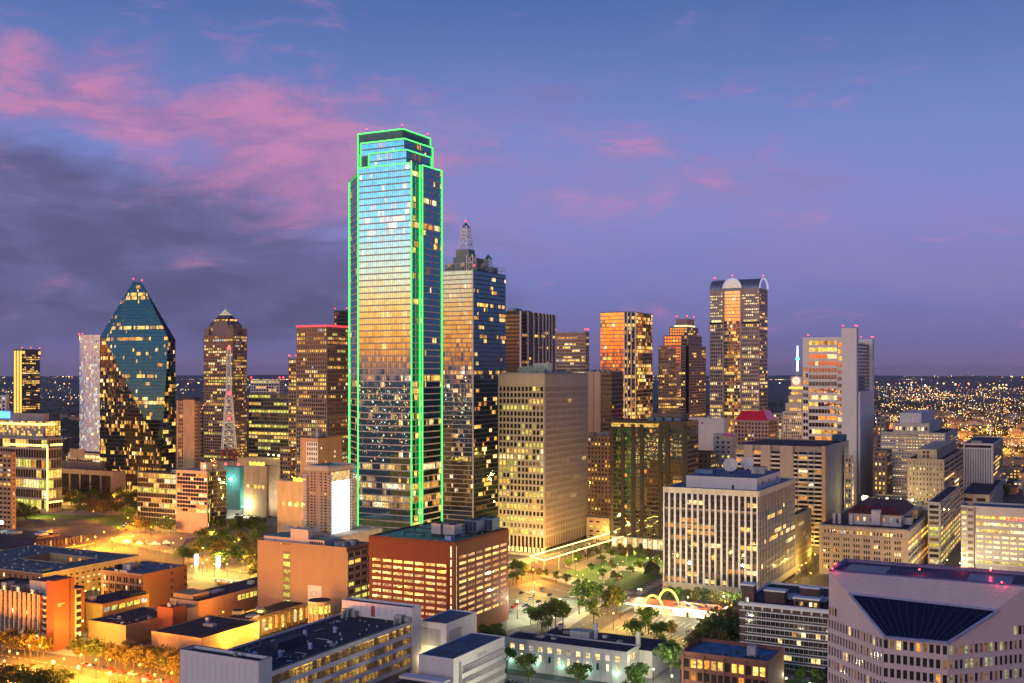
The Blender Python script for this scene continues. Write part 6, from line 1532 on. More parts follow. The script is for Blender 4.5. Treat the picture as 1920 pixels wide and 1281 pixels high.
def brick_block():
    b = Bld('square_brick_block', 'square orange brick block with white rooftop lettering and blue roof', 'building', 268, 610, 190, 351, 1077)
    rt = b.root; W, D, h = b.W, b.D, b.h; br = M('west_brick', (.34, .12, .05), fine=6, var=.12); b.wall(br, roof=roof_blue, par=.7)
    for i in range(6):
        a = W * (.05 + .158 * i)
        for j in range(5):
            for e in range(2):
                z = h - 5.4 - j * 4.4; wo = b.part('window', 'L', a + e * W * .055, a + e * W * .055 + W * .038, z, z + 2.6, .0, .05, g_off2 if (i * 5 + j * 3 + e) % 13 else w1); b.part('window_sill', 'L', a + e * W * .055 - .1, a + e * W * .055 + W * .038 + .1, z - .25, z, 0, .2, br, up=wo)
        b.part('pilaster', 'L', a - W * .03, a - W * .03 + .8, 0, h - 6.2, 0, .3, br)
    b.part('stone_belt', 'L', 0, W, h - 6.5, h - 6.0, 0, .35, M('pale_coral', (.55, .32, .22))); b.part('stone_belt', 'L', 0, W, h - .7, h - .2, 0, .3, MT['pale_coral'])
    r = random.Random(2); m = MB(); x = 0
    for n in (4, 8):
        for k in range(n): m.box(-.15, 0, -x - .5, -x, 0, 1.1 - .25 * (k % 2)); x += .72
        x += 1.0
    m.build('rooftop_letters', M('letter_white', (.75, .6, .52)), rt, loc=(-.3, W * .66, h + .1))
    for j in range(6):
        for t in (.62, .93): b.part('window', 'R', D * t, D * t + 1.4, h - 3.6 - j * 4.0, h - 2.2 - j * 4.0, .0, .06, g_off2)
    MB().box(8, 16, W * .55, W * .75, h - .6, h + 2.4).build('roof_house', unit_m, rt); MB().box(6, 10, W * .80, W * .88, h - .6, h + 2).build('rooftop_unit', roof_navy, rt); b.unit(D * .7, 2, 1.4, 1.4, 1.6); clutter(b, h - .6, 24, 5)
brick_block()

def courtyard_block():
    b = Bld('courtyard_brick_block', 'large four-storey brick block around a courtyard with teal-grey roof', 'building', 80, 640, -120, 262, 1076)
    rt = b.root; W, D, h = b.W, b.D, b.h; yb = M('yellow_lit_brick', (.42, .27, .12), fine=5); tr = M('teal_grey_roof', (.05, .11, .13), scale=.1, var=.3, fine=.8)  # yellow lamplight on the right face put into the brick colour
    x0, x1, y0, y1_ = D * .42, D * .74, W * .18, W * .62
    for i, (a, c, e, f) in enumerate(((0, x0, 0, W), (x1, D, 0, W), (x0, x1, 0, y0), (x0, x1, y1_, W))): MB().box(a, c, e, f, 0, h - .5).build('wing', yb, rt); MB().box(a + .02, c - .02, e + .02, f - .02, h - .5, h - .4).build('roof', tr, rt)
    m = MB()
    for a in ((-.1, .5, -.1, W), (D - .5, D, 0, W), (.5, D - .5, -.1, .5), (.5, D - .5, W - .5, W)): m.box(*a, h - .5, h)
    for a in ((x0, x0 + .3, y0, y1_), (x1 - .3, x1, y0, y1_), (x0, x1, y0, y0 + .3), (x0, x1, y1_ - .3, y1_)): m.box(*a, h - .45, h - .05)
    m.build('parapet', M('peach_trim', (.50, .34, .24)), rt)
    b.grid('R', 1.5, D - 1, 1, h - 2.4, 17, 4, 2.4, 1.7, .12, yb, None, single=True, on=.3, mats=[g_off2, y1, y2, w1, gr1], run=.2); b.part('cornice', 'R', 0, D, h - 2.2, h - 1.6, 0, .4, MT['peach_trim'])
    b.part('brick_facade', 'L', 0, W, 0, h - .5, 0, .1, brick_or)
    for i in range(18):
        for j in range(4):
            a = 2 + i * (W - 4) / 18; z = h - 4.2 - j * 3.7; b.part('window', 'L', a, a + 1.1, z, z + 2, .1, .16, g_off2 if (i + 2 * j) % 6 else w1)
            if i % 3 == 1: b.part('balcony', 'L', a - 1.4, a + 2.4, z - .9, z + .1, .1, 1.3, dark)
    for k in range(3): MB().box(x0 - .05, x0, y0 + 8 + 7 * k, y0 + 9.4 + 7 * k, h - 4, h - 2).build('window', o1, rt) if False else MB().box(x1 - .12, x1 - .02, y0 + 6 + 8 * k, y0 + 8 + 8 * k, h - 4, h - 1.8).build('window', o1, rt)
    r = random.Random(21)
    for k in range(46):
        x, y = r.uniform(3, D - 4), r.uniform(3, W - 4)
        if x0 - 3 < x < x1 + 1 and y0 - 3 < y < y1_ + 1: continue
        b.unit(x, y, 1.3, 1.3, .9 + r.random() * .4, h - .4, mat=M('grey_plant', (.36, .35, .36)))
    MB().box(2, 8, 3, 9, h - .4, h + 1.6).build('hatch', tr, rt); clutter(b, h - .4, 30, 6, 2, 2, x0 - 2, W * .7)
    c = Bld('', '', '', 225, 700, 215, 262, 1047, parent=rt); o = b.local(c.C); MB().box(0, c.D, 0, 3, 0, c.h).build('stair_block', M('gold_stucco', (.55, .36, .12)), rt, loc=(o.x, o.y, 0))
courtyard_block()

def hip_warehouse():
    b = Bld('dark_roofed_warehouse', 'long warehouse with dark pitched roof and orange-lit stone facade', 'building', 62, 800, -90, 176, 1036)
    rt = b.root; W, D, h = b.W, b.D, b.h; st = M('sandstone', (.50, .36, .20)); b.wall(st)
    m = MB(); t = h + 6; c = [(-1, -1, h), (D + 1, -1, h), (D + 1, W + 1, h), (-1, W + 1, h)]; i = 13; u = [(i, i, t), (D - i, i, t), (D - i, W - i, t), (i, W - i, t)]
    for k in range(4): m.quad(c[k], c[(k + 1) % 4], u[(k + 1) % 4], u[k])
    m.poly(u); m.build('pitched_roof', M('aubergine_roof', (.045, .028, .045), rough=.7, scale=.2, var=.3), rt); MB().box(i + 4, D - i - 4, i + 4, W - i - 4, t, t + 1.5).build('roof_monitor', M('aubergine_roof', (.045, .028, .045)), rt)
    n = 16; cw = D / n
    for k in range(n):
        q = MB(); q.quad((-.9, -.05, 0), (.9, -.05, 0), (.9, -.05, 4), (-.9, -.05, 4)); q.poly([(.9 * math.cos(math.pi * e / 6), -.05, 4 + .9 * math.sin(math.pi * e / 6)) for e in range(7)]); q.build('arched_window', g_off2 if k % 4 else y2, rt, loc=((k + .5) * cw, 0, 3.6))
        MB().box(k * cw - .4, k * cw + .4, -.4, 0, 0, h).build('pilaster', st, rt); MB().box((k + .5) * cw - .8, (k + .5) * cw + .8, -.08, 0, h - 3.4, h - 1.6).build('window', g_off2, rt)
    MB().box(0, D, -.6, 0, h - 1.2, h - .4).build('cornice', st, rt); MB().box(0, D, -.35, 0, h - 4.4, h - 4).build('belt_course', st, rt)
    for x, y in ((24, 20), (36, 30), (20, 44)): MB().box(x, x + 6, y, y + 8, t, t + 3.2).build('roof_house', M('grey_plant', (.36, .35, .36)), rt); MB().box(x - .12, x, y + 1, y + 3, t + 1, t + 2.4).build('window', o1, rt)
hip_warehouse()

def ring_office():
    b = Bld('neon_banded_office', 'office block outlined with bright yellow neon bands at the left edge', 'building', 89, 1040, -60, 116, 822)
    rt = b.root; W, D, h = b.W, b.D, b.h; gb = M('greige', (.34, .28, .24)); b.wall(gb, roof=roof_dark)
    for f, L in (('L', W), ('R', D)): b.grid(f, .5, L - .5, 3, h - 1, max(3, round(L / 3.6)), 7, .25, 1.9, .5, gb, gb, on=.7, mats=[g_off2, y1, w1, gr1, y2], run=.6)
    u = Bld('', '', '', 82, 1060, -60, 103, 792, parent=rt); o = b.local(u.C); x0, y0 = o.x, o.y; hu = u.h
    MB().box(x0, x0 + u.D, y0, y0 + u.W, h - 1, hu).build('upper_block', gb, rt); MB().box(x0 + 6, x0 + u.D - 2, y0 + 6, y0 + u.W, hu, b.z(778)).build('top_storey', gb, rt)
    m = MB(); r = random.Random(3)
    for j in range(6):
        for i in range(26):
            if r.random() < .55: m.box(x0 - .2, x0 - .05, y0 + 2 + i * 3, y0 + 4.2 + i * 3, h + 1 + j * (hu - h) / 6, h + 3.0 + j * (hu - h) / 6)
        for i in range(6): m.box(x0 + 2 + i * 3, x0 + 4.2 + i * 3, y0 - .2, y0 - .05, h + 1 + j * (hu - h) / 6, h + 3.0 + j * (hu - h) / 6)
    m.build('windows', y1, rt, kind='stuff')
    ny = neon_y; z = b.z(836); nz = b.z(798)
    MB().box(x0 - 1.2, x0 - .3, y0, y0 + u.W, nz - .9, nz + .9).build('neon_band', ny, rt); MB().box(x0 - .3, x0 + u.D, y0 - 1.2, y0 - .3, nz - .9, nz + .9).build('neon_band', ny, rt)
    MB().box(-1.2, -.3, -.8, W * .5, z - .9, z + .9).build('neon_band', ny, rt); MB().box(3, D, -1.2, -.3, z - .4, z + 1.4).build('neon_band', ny, rt); MB().box(-1.2, -.2, -1.2, -.2, 2, z).build('neon_band', ny, rt); MB().box(0, D, -1.2, -.3, 9, 10.5).build('neon_band', ny, rt)
    s = P(12, 778, 1030); l = b.local(s); MB().box(-.6, 0, -5, 30, -3, 3).build('blue_sign', EM('blue_sign', (.08, .55, 1), 2.4, False), rt, loc=l); MB().box(.02, .5, -5.6, 30, -3.6, 3.6).build('sign_frame', EM('blue_rim', (.02, .03, .9), 1.2, False), rt, loc=l)
ring_office()
b = simple_tower('brown_left_block', 'brown terraced block at the far left edge beside the lit street', 22, 930, -60, 29, 848, M('terracotta_wall', (.38, .22, .12)), 4, 5, .35, 1.2, 2.0, .5, cat='building', beac=False)
b = simple_tower('pale_left_stub', 'plain pale block behind the blue sign at the left edge', 12, 1500, -40, 17, 742, M('pale_far', (.55, .50, .50)), 5, 8, .1, 3, 2, .3, cat='building', beac=False)
def library():
    b = Bld('long_low_hall', 'long low grey hall with tall bays between the neon office and the prism tower', 'building', 215, 1130, 90, 240, 884)
    st = M('grey_hall', (.34, .28, .25)); b.wall(st, roof=roof_dark); W = b.W; b.D
    for k in range(6): b.part('bay_glass', 'L', W * (.06 + .155 * k), W * (.06 + .155 * k) + W * .13, 3, b.h - 5, 0, .1, g_off2)
    b.part('fascia', 'L', 0, W, b.h - 4.6, b.h, .02, 1.2, M('mauve_fascia', (.40, .32, .30))); MB().box(8, b.D - 3, W * .3, W, b.h - 1, b.h + 7).build('roof_storey', taupe, b.root)
    b.part('billboard', 'L', W * .60, W * .82, b.h + 10, b.h + 20, -14, -13, M('peach_board', (.55, .38, .30))); b.part('billboard_post', 'L', W * .70, W * .72, b.h, b.h + 10, -14, -13.4, dark)
library()
b = simple_tower('glass_office_strip', 'white-lit glass office strip behind the long low hall', 205, 1240, 128, 240, 852, M('grey_hall', (.34, .28, .25)), 5, 4.5, .85, .5, 1.6, .3, cat='building', beac=False, mats=[g_off, w1, c1, w1, gr1])

def curved_hotel():
    b = Bld('mirror_office_left', 'low mirrored glass office block, left of the curved glass block', 'building', 340, 960, 258, 362, 888)
    mg = MIRROR('grey_mirror', (.40, .38, .34)); b.wall(dark, roof=roof_dark); b.grid('L', .4, b.W - .4, 0, b.h - 1, 16, 10, .25, 1.0, .2, M('grey_bars', (.22, .22, .20)), None, on=.4, mats=[mg, y1, w1, gr1, y2], tilt=.006, run=.5); b.grid('R', .4, b.D - .4, 0, b.h - 1, 8, 10, .25, 1.0, .2, MT['grey_bars'], None, on=.3, mats=[mg, y1, w1, gr1, y2], tilt=.006)
    b.unit(6, 10, 8, 8, 3)
    c = Bld('curved_mirror_block', 'curved mirror-glass block with plain stone foot beside the plaza', 'building', 389, 900, 330, 424, 882); rt = c.root; W, D, h = c.W, c.D, c.h
    st = M('peach_stone', (.46, .33, .25)); n = 14; pts = []
    for k in range(n + 1): t = k / n; pts.append((D * t, 4.5 * math.sin(math.pi * t) * .9))
    foot = pts + [(D, W), (0, W)]; MB().prism(foot, 0, h - 1).build('wall', st, rt); MB().prism([(x, y + .4) for x, y in pts] + [(D - .3, W - .4), (.3, W - .4)], h - 1, h - .8).build('roof', M('tan_roof2', (.42, .36, .30)), rt)
    gg = MIRROR('green_grey_mirror', (.42, .48, .40))
    for k in range(n):
        p, q = pts[k], pts[k + 1]; _, i = tile([(*p, 6), (*q, 6), (*q, h - 2), (*p, h - 2)], 2.2, 3.8, [gg, gr1, y2, w1, y3], .12, 'windows', rt, .004, 200 + k, gaph=.35); bands(i, .5, .35, 'floor_band', st, rt)
    mg2 = MIRROR('mauve_mirror', (.46, .38, .40)); c.grid('L', .4, W * .96, h * .33, h - 3, 11, 10, .2, .9, .15, st, None, on=.38, mats=[mg2, y1, w1, o1, y2], tilt=.006, run=.5)
    MB().cyl(0, 0, 2.6, 0, 1.2, 16).build('roof_drum', M('violet_drum', (.10, .07, .2)), rt, loc=(6, W * .3, h - .8)); MB().box(2, 9, W * .1, W * .28, h - .8, h + 6).build('penthouse', M('cream_pale', (.50, .42, .36)), rt)
    MB().ball((2, W * .15, h + 3), .9, 8).build('roof_lamp', EM('roof_lamp', (1, .85, .35), 12, False), rt)
curved_hotel()

def lit_garages():
    for i, (nm, lab, a) in enumerate((('tan_sign_garage', 'tan parking block with yellow rooftop letters, farther of two', (500, 1010, 458, 520, 874)), ('tan_sign_garage', 'tan parking block with yellow rooftop letters, nearer the billboard hotel', (590, 880, 520, 600, 905)))):
        b = Bld(nm, lab, 'building', *a, group='tan blocks with yellow letters'); tn = M('lit_tan_wall', (.50, .36, .20)); b.wall(tn, roof=roof_dark, par=.8); m = MB()
        for k in range(7): m.box(-.4, 0, b.W * .1 + k * 2.6, b.W * .1 + k * 2.6 + 1.8, 0, 3.2 - .7 * (k % 2))
        m.build('yellow_letters', EM('yellow_letters', (1, .62, .05), 2.5, False), b.root, loc=(0, 0, b.h + .2))
        for k in range(5): b.part('slot_window', 'L', b.W * (.1 + .17 * k), b.W * (.1 + .17 * k) + 3, b.h * .55, b.h * .62, 0, .1, y1)
    b = Bld('teal_wall_block', 'block with teal floodlit wall and red roof lights by the lit parking lot', 'building', 450, 1060, 420, 462, 876); b.wall(M('teal_wall', (.07, .30, .29)), roof=roof_dark)
    MB().ball((-2, b.W * .5, b.h - 12), 1.5, 8).build('flood_lamp', EM('flood_white', (.9, 1, .95), 6, False), b.root); b.beacon(0, 2, b.h + 1, 1.3); b.beacon(0, b.W - 2, b.h + 1, 1.3)
    li = bpy.data.lights.new('flood_glow', 'POINT'); li.energy = 7000; li.color = (.75, 1, .95); o = bpy.data.objects.new('flood_glow', li); COL.objects.link(o); o.parent = b.root; o.location = (-8, b.W * .5, b.h - 12)
    b = Bld('yellow_deck_block', 'flat parking deck glowing yellow below the glass office block', 'building', 535, 1090, 445, 550, 862); b.wall(M('lit_tan_wall', (.50, .36, .20)), roof=M('yellow_deck', (.45, .40, .18)))
    for k in range(4): MB().ball((5 + 3 * k, 6 + 9 * k, b.h + 3), .8, 6).build('deck_lamp', MT['roof_lamp'], b.root)
    li = bpy.data.lights.new('deck_glow', 'POINT'); li.energy = 16000; li.color = (1, .85, .25); o = bpy.data.objects.new('deck_glow', li); COL.objects.link(o); o.parent = b.root; o.location = (10, 20, b.h + 9)
    b = simple_tower('corner_cafe_block', 'dark block with gold stripes right of the yellow deck', 545, 1000, 525, 553, 838, brown, 4, 3, .3, .8, 2, .3, cat='building', beac=False)
lit_garages()
# ------------------------------------------------------------------ trees
def leaf_mat(name, c):
    m = bpy.data.materials.new(name); m.use_nodes = True; b = NB(m.node_tree); p = m.node_tree.nodes['Principled BSDF']
    oi = b.n('ShaderNodeObjectInfo').outputs['Random']; g = b.n('ShaderNodeNewGeometry'); rn = g.outputs['Random Per Island']
    col = b.ramp(rn, [(0, tuple(x * .55 for x in c)), (.5, c), (1, (c[0] * 1.5, c[1] * 1.35, c[2] * 1.1))])
    col = b.mix(b.m('MULTIPLY', oi, .35), col, (c[0] * 1.25, c[1] * .85, c[2] * .7)); b.l(col, p.inputs['Base Color']); p.inputs['Roughness'].default_value = .7
    tr = b.n('ShaderNodeBsdfTranslucent'); b.l(col, tr.inputs[0]); mx = b.n('ShaderNodeMixShader'); mx.inputs[0].default_value = .35
    b.l(p.outputs[0], mx.inputs[1]); b.l(tr.outputs[0], mx.inputs[2]); b.l(mx.outputs[0], m.node_tree.nodes['Material Output'].inputs[0]); return m
LEAF = [leaf_mat('leaf_green', (.085, .165, .028)), leaf_mat('leaf_dark', (.055, .105, .026)), leaf_mat('leaf_olive', (.11, .105, .028))]
BARK = M('bark', (.10, .075, .055), fine=8)
def tree_mesh(seed, shape, leaf, n=620):
    r = random.Random(seed); m = MB(); lobes = []
    nl = 9
    for k in range(nl):   # crown of unit height 1 (z .28-1), radius ~.42
        a = 2 * math.pi * k / nl + r.random(); q = r.uniform(.12, .30) if k < nl - 2 else .05
        z = r.uniform(.42, .78) if k < nl - 2 else r.uniform(.72, .86)
        lobes.append((q * math.cos(a) * shape, q * math.sin(a) * shape, z, r.uniform(.13, .21) * (1 if shape < 1.2 else 1.15)))
    for i in range(n):
        x, y, z, s = r.choice(lobes); d = Vector((r.gauss(0, 1), r.gauss(0, 1), r.gauss(0, 1))).normalized() * s * (r.random() ** .4)
        c = Vector((x, y, z)) + Vector((d.x * shape, d.y * shape, d.z * .85)); u = Vector((r.gauss(0, 1), r.gauss(0, 1), r.gauss(0, .6))).normalized(); w = u.orthogonal().normalized()
        w = (w * math.cos(r.random() * 6) + u.cross(w) * math.sin(r.random() * 6)).normalized(); e = r.uniform(.022, .045)
        m.quad(c - u * e - w * e * .7, c + u * e - w * e * .5, c + u * e * .8 + w * e, c - u * e * .6 + w * e * .8)
    t = MB(); t.tube((0, 0, 0), (0.01, 0, .42), .022, 6, r2=.014)
    for k in range(5):
        x, y, z, s = lobes[k]; t.tube((0, 0, .26 + .03 * k), (x * .8, y * .8, z), .011, 4, r2=.004)
    return m.mesh('crown', LEAF[leaf]), t.mesh('trunk', BARK)
TREES = [tree_mesh(1, 1.0, 0), tree_mesh(2, 1.05, 0), tree_mesh(3, 1.0, 1), tree_mesh(4, 1.5, 1, 800), tree_mesh(5, 1.45, 0, 800), tree_mesh(6, .8, 0), tree_mesh(7, 1.1, 2), tree_mesh(8, 1.5, 2, 800)]
TR = random.Random(77)
def tree(px, py, h, kind, label, group, w=None):
    c, t = TREES[kind]; g = G(px, py); o = empty('tree', label, 'tree', (g.x, g.y, .1), TR.uniform(0, 6), group)
    s = h * TR.uniform(.9, 1.12); o.scale = (s * (w or 1), s * (w or 1), s)
    obj('trunk', t, o); obj('crown', c, o)
def trees(pts, kinds, h, label, group, jit=0, w=None):
    for p in pts: tree(p[0] + TR.uniform(-jit, jit), p[1] + TR.uniform(-jit, jit) * .3, (p[2] if len(p) > 2 else h), TR.choice(kinds), label, group, w)
trees([(1066, 1068), (1085, 1058), (1078, 1050), (1100, 1052), (1110, 1040), (1122, 1046), (1130, 1060), (1140, 1036), (1105, 1076), (1145, 1072), (1150, 1090), (1128, 1088), (1170, 1050), (1190, 1048), (1205, 1056), (1216, 1045), (1230, 1058), (1243, 1050), (1180, 1080), (1200, 1072), (1160, 1036), (1225, 1070), (1092, 1042), (1148, 1050), (1178, 1040), (1200, 1038), (1160, 1098)],
      [0, 1, 5, 6], 7.5, 'young tree among small lamps in the city garden', 'trees in the city garden', 3)
trees([(968, 1094, 15), (978, 1090, 12), (962, 1098, 10)], [0, 1], 13, 'bright green tree by the right corner of the red garage', 'trees by the red garage')
trees([(1044, 1094), (1061, 1100), (1083, 1107), (1097, 1110)], [0, 5], 8, 'slim street tree in the row along the parking lot', 'trees along the parking lot', 1)
trees([(1000, 1084, 7), (1012, 1083, 7), (1024, 1086, 6)], [6, 2], 7, 'orange-lit shrubby tree on the street corner above the parking lot', 'orange-lit corner trees', 2)
tree(1086, 1152, 17, 1, 'big bright yellow-green tree in the middle of the parking lot edge', None)
trees([(1107, 1138, 14), (1124, 1132, 12), (1118, 1130, 11)], [0, 2], 12, 'rounded tree behind the big bright yellow-green tree', 'trees behind the bright tree')
trees([(1148, 1152, 16), (1140, 1156, 14), (1156, 1148, 12)], [2, 1], 15, 'dark tree clump at the street bend below the crossing', 'dark clump at the bend')
tree(1113, 1172, 15, 0, 'lone green tree on the pavement strip between the two streets', None)
trees([(1042, 1176, 15), (1056, 1170, 12), (1028, 1186, 15), (1016, 1196, 16), (995, 1172, 10), (1010, 1166, 9)], [2, 1, 0], 12, 'dark tree at the lower edge of the parking lot', 'trees below the parking lot')
tree(1189, 1214, 16, 0, 'upright green tree standing in the pale restaurant parking lot', None)
trees([(1216, 1190, 15), (1210, 1184, 12)], [2, 0], 13, 'tree beside the glowing golden arch', 'trees beside the arch')
tree(1238, 1222, 16, 0, 'green tree with a small car under it in the restaurant lot', None)
tree(1258, 1200, 10, 6, 'yellow-lit small tree in front of the restaurant', None)
trees([(1330, 1232, 18), (1345, 1222, 19), (1362, 1212, 18), (1374, 1225, 18), (1352, 1240, 17), (1318, 1228, 14), (1385, 1230, 16), (1300, 1240, 12), (1372, 1200, 15)], [3, 2, 7], 17, 'dark brown-green tree in the dense clump behind the small brick block', 'dense clump behind the brick block')
trees([(1258, 1282, 18)], [0], 18, 'big leafy tree at the right end of the white arcade building', None)
trees([(1085, 1300, 14)], [0], 14, 'street tree before the middle of the white arcade building', None)
trees([(990, 1287, 15)], [0], 15, 'street tree before the left part of the white arcade building', None)
trees([(1198, 1310, 17), (1186, 1312, 14)], [1, 0], 17, 'bright green tree at the bottom, by the arcade building corner', 'trees by the arcade corner')
trees([(950, 1262, 14), (934, 1232, 14), (915, 1225, 13), (905, 1205, 10), (928, 1208, 11)], [0, 2], 13, 'tree between the white cube annex and the white arcade building', 'trees beside the cube annex', 1)
trees([(1258, 1134), (1272, 1137), (1288, 1136), (1306, 1139), (1324, 1141), (1340, 1143), (1356, 1145), (1372, 1146), (1388, 1148)], [0, 2, 6], 11, 'street tree along the foot of the white-fin block', 'trees along the white-fin block', 2)
trees([(1462, 1285), (1500, 1290), (1532, 1297), (1400, 1275)], [2, 0], 9, 'round-headed tree on the lawn below the dark brick warehouse', 'trees on the small lawn')
trees([(146, 1240), (158, 1244), (172, 1243), (187, 1249), (203, 1249), (219, 1254), (235, 1253), (250, 1260), (266, 1258), (281, 1265), (297, 1263), (312, 1270), (326, 1268), (334, 1275), (240, 1246), (285, 1252), (310, 1258)], [7, 6, 3], 11, 'orange-lit street tree in the row before the ochre complex', 'orange-lit row of street trees', 2)
trees([(4, 1226), (16, 1228), (30, 1228), (45, 1230), (58, 1232), (70, 1230), (84, 1234), (24, 1220), (52, 1222)], [7, 6], 10, 'orange-lit tree at the foot of the white-ribbed office', 'trees at the ribbed office', 2)
trees([(20, 1302, 13), (44, 1306, 14), (70, 1312, 13), (96, 1312, 13), (122, 1300, 11), (108, 1325, 12), (172, 1318, 9), (226, 1318, 9), (8, 1296, 10)], [3, 7, 2], 12, 'dark rounded tree in the square at the bottom left corner', 'trees in the corner square', 2)
trees([(352, 1058), (366, 1046), (378, 1036), (392, 1044), (404, 1032), (418, 1040), (432, 1030), (446, 1044), (458, 1036), (470, 1050), (482, 1040), (440, 1058), (416, 1066), (470, 1070), (486, 1068), (398, 1020), (382, 1018), (424, 1018), (450, 1020), (476, 1022), (342, 1056), (456, 1064), (480, 1086), (408, 1052)], [3, 4, 7], 12, 'spreading live oak on the lamplit plaza', 'live oaks on the plaza', 3)
trees([(436, 1004), (450, 1003), (464, 1004), (478, 1004), (490, 1006), (446, 998), (470, 996), (486, 996), (410, 1002)], [4, 3], 13, 'tree in the dark belt between the plaza and the lit lot', 'trees above the plaza', 3)
trees([(120, 938), (130, 932), (140, 944), (150, 936), (160, 928), (172, 940), (182, 930), (192, 944), (205, 936), (216, 946), (228, 940), (240, 950), (168, 952), (150, 958), (186, 958), (210, 962), (228, 968), (246, 960), (136, 950), (254, 972), (270, 962), (284, 958), (100, 940), (88, 946), (198, 970), (176, 968), (240, 980), (265, 948), (248, 938), (225, 930)], [3, 2, 7, 4], 15, 'dark spreading tree in the park below the prism tower', 'trees in the left park', 3)
trees([(4, 948), (14, 955), (26, 960), (40, 966), (52, 970), (64, 972), (20, 972), (34, 980), (48, 982), (8, 968), (26, 936), (14, 930), (40, 900), (48, 906), (34, 912), (70, 906)], [2, 3, 6], 13, 'tree on the slope at the far left, behind the dark-roofed warehouse', 'trees at the far left', 3)
trees([(262, 998, 12), (272, 1000, 12)], [7], 11, 'red-glowing tree beside the lit plaza', 'red-glowing trees')
trees([(290, 990), (302, 1000), (312, 984), (284, 1004), (318, 1002), (298, 978)], [4, 0], 10, 'tree in the lamplit beds left of the curved glass block', 'trees left of the curved block', 2)
trees([(1856, 928), (1868, 930), (1880, 932), (1846, 926), (1872, 924)], [2, 3], 14, 'dark green tree in the clump below the pinstriped mid-rise', 'trees below the pinstripe block', 1)

# ------------------------------------------------------------------ street lamps
def lamp_proto(col, s, r, hgt):
    gl = EM('globe_%d_%d_%d' % tuple(int(c * 99) for c in col), col, s, False)
    return (MB().tube((0, 0, 0), (0, 0, hgt - r), .14, 6, r2=.09).cyl(0, 0, .3, 0, .5, 8).mesh('pole', dark), MB().ball((0, 0, hgt), r, 10).mesh('globe', gl), col, hgt)
LP = {'s': lamp_proto((1, .32, .025), 4.5, .46, 8), 'y': lamp_proto((1, .60, .10), 3.6, .46, 8), 'w': lamp_proto((1, 1, .66), 3, .46, 9), 'g': lamp_proto((1, .70, .28), 2.4, .30, 3.5), 'W': lamp_proto((1, .97, .9), 12, 1.5, 12), 'S': lamp_proto((1, .34, .03), 10, .75, 9)}
LE = {'s': 46000, 'y': 24000, 'w': 18000, 'g': 2600, 'W': 80000, 'S': 75000}
def lamp(px, py, k, label, group, e=None):
    po, gl, col, hg = LP[k]; g = G(px, py, hg); o = empty('street_lamp', label, 'street lamp', (g.x, g.y, 0), 0, group); obj('pole', po, o); obj('globe', gl, o)
    L = bpy.data.lights.new('lamp_glow', 'POINT'); L.energy = e or LE[k]; L.color = col; L.shadow_soft_size = .5
    q = bpy.data.objects.new('lamp_glow', L); COL.objects.link(q); q.parent = o; q.location = (0, 0, hg + 1.4)
def lamps(pts, k, label, group, e=None):
    for p in pts: lamp(p[0], p[1], k, label, group, e)
lamps([(100, 1242), (147, 1252), (205, 1264), (270, 1276)], 'S', 'bright orange street lamp along the bottom left street', 'bright lamps along the bottom left street')
lamps([(18, 1222), (33, 1226), (55, 1211), (75, 1212), (152, 1228), (206, 1237), (262, 1247), (290, 1266), (322, 1262), (8, 1240), (120, 1236), (180, 1238)], 's', 'orange globe lamp by the trees of the bottom left street', 'globe lamps by the street trees')
lamps([(165, 1011), (139, 1022), (179, 1007), (210, 1010), (158, 1030), (195, 998), (240, 971), (222, 990), (250, 1005)], 's', 'orange street lamp in the street behind the courtyard block', 'lamps behind the courtyard block', 66000)
lamps([(22, 898), (58, 886), (48, 905), (12, 940), (30, 880), (80, 880), (70, 900)], 's', 'orange lamp in the street at the far left', 'lamps at the far left', 55000)
lamps([(98, 907), (130, 908), (155, 908), (181, 907), (53, 911), (27, 920), (98, 917), (72, 926), (126, 931), (205, 922), (75, 954)], 'y', 'lamp with yellow glow around the surface lot at left', 'lamps around the left surface lot')
lamp(3, 980, 'W', 'huge white lamp flaring at the left edge', None, 30000)
lamps([(307, 969), (320, 972), (397, 1002), (432, 1008), (380, 1028), (440, 1016), (478, 1040), (460, 1048), (420, 1049), (402, 1058), (372, 1046), (426, 1058), (388, 1050), (468, 1062), (450, 1072), (360, 1062), (484, 1052), (380, 1056), (410, 1046)], 'y', 'lamp under the live oaks of the lamplit plaza', 'lamps on the plaza', 13000)
lamps([(325, 1018), (340, 1010), (310, 1016), (290, 1018), (275, 1014), (260, 1016), (245, 1012)], 'y', 'lamp over the stalls of the plaza left of the curved block', 'lamps over the stalls', 5000)
lamp(500, 942, 'W', 'dazzling white floodlight on the lit parking lot', None); lamp(544, 945, 'W', 'second white floodlight, right of the dazzling one', None, 45000)
lamps([(516, 913), (530, 910), (558, 953), (480, 938), (490, 925), (455, 950), (470, 905), (560, 920)], 'w', 'white lamp around the bright parking lot', 'lamps around the bright lot', 16000)
GR = random.Random(41)
lamps([(1061, 1062), (1070, 1078), (1082, 1079), (1093, 1078), (1100, 1063), (1112, 1057), (1121, 1075), (1130, 1063), (1140, 1052), (1148, 1068), (1158, 1058), (1168, 1053), (1176, 1042), (1186, 1059), (1196, 1055), (1206, 1060), (1216, 1052), (1222, 1060), (1236, 1048), (1150, 1035), (1172, 1036), (1190, 1040), (1208, 1042), (1224, 1046), (1240, 1052), (1132, 1092), (1112, 1100), (1060, 1078), (1104, 1090), (1164, 1076)], 'g', 'small warm lamp among the trees of the city garden', 'small lamps in the city garden')
lamps([(1105, 1020), (1125, 1010), (1085, 1030), (1062, 1040), (1138, 1002)], 'y', 'lamp in the street between the pale tower and the garden', 'lamps beside the pale tower', 6500)
lamps([(1022, 1029), (973, 1034), (990, 1056), (1000, 1068)], 's', 'orange lamp on the street corner behind the red garage', 'lamps behind the red garage')
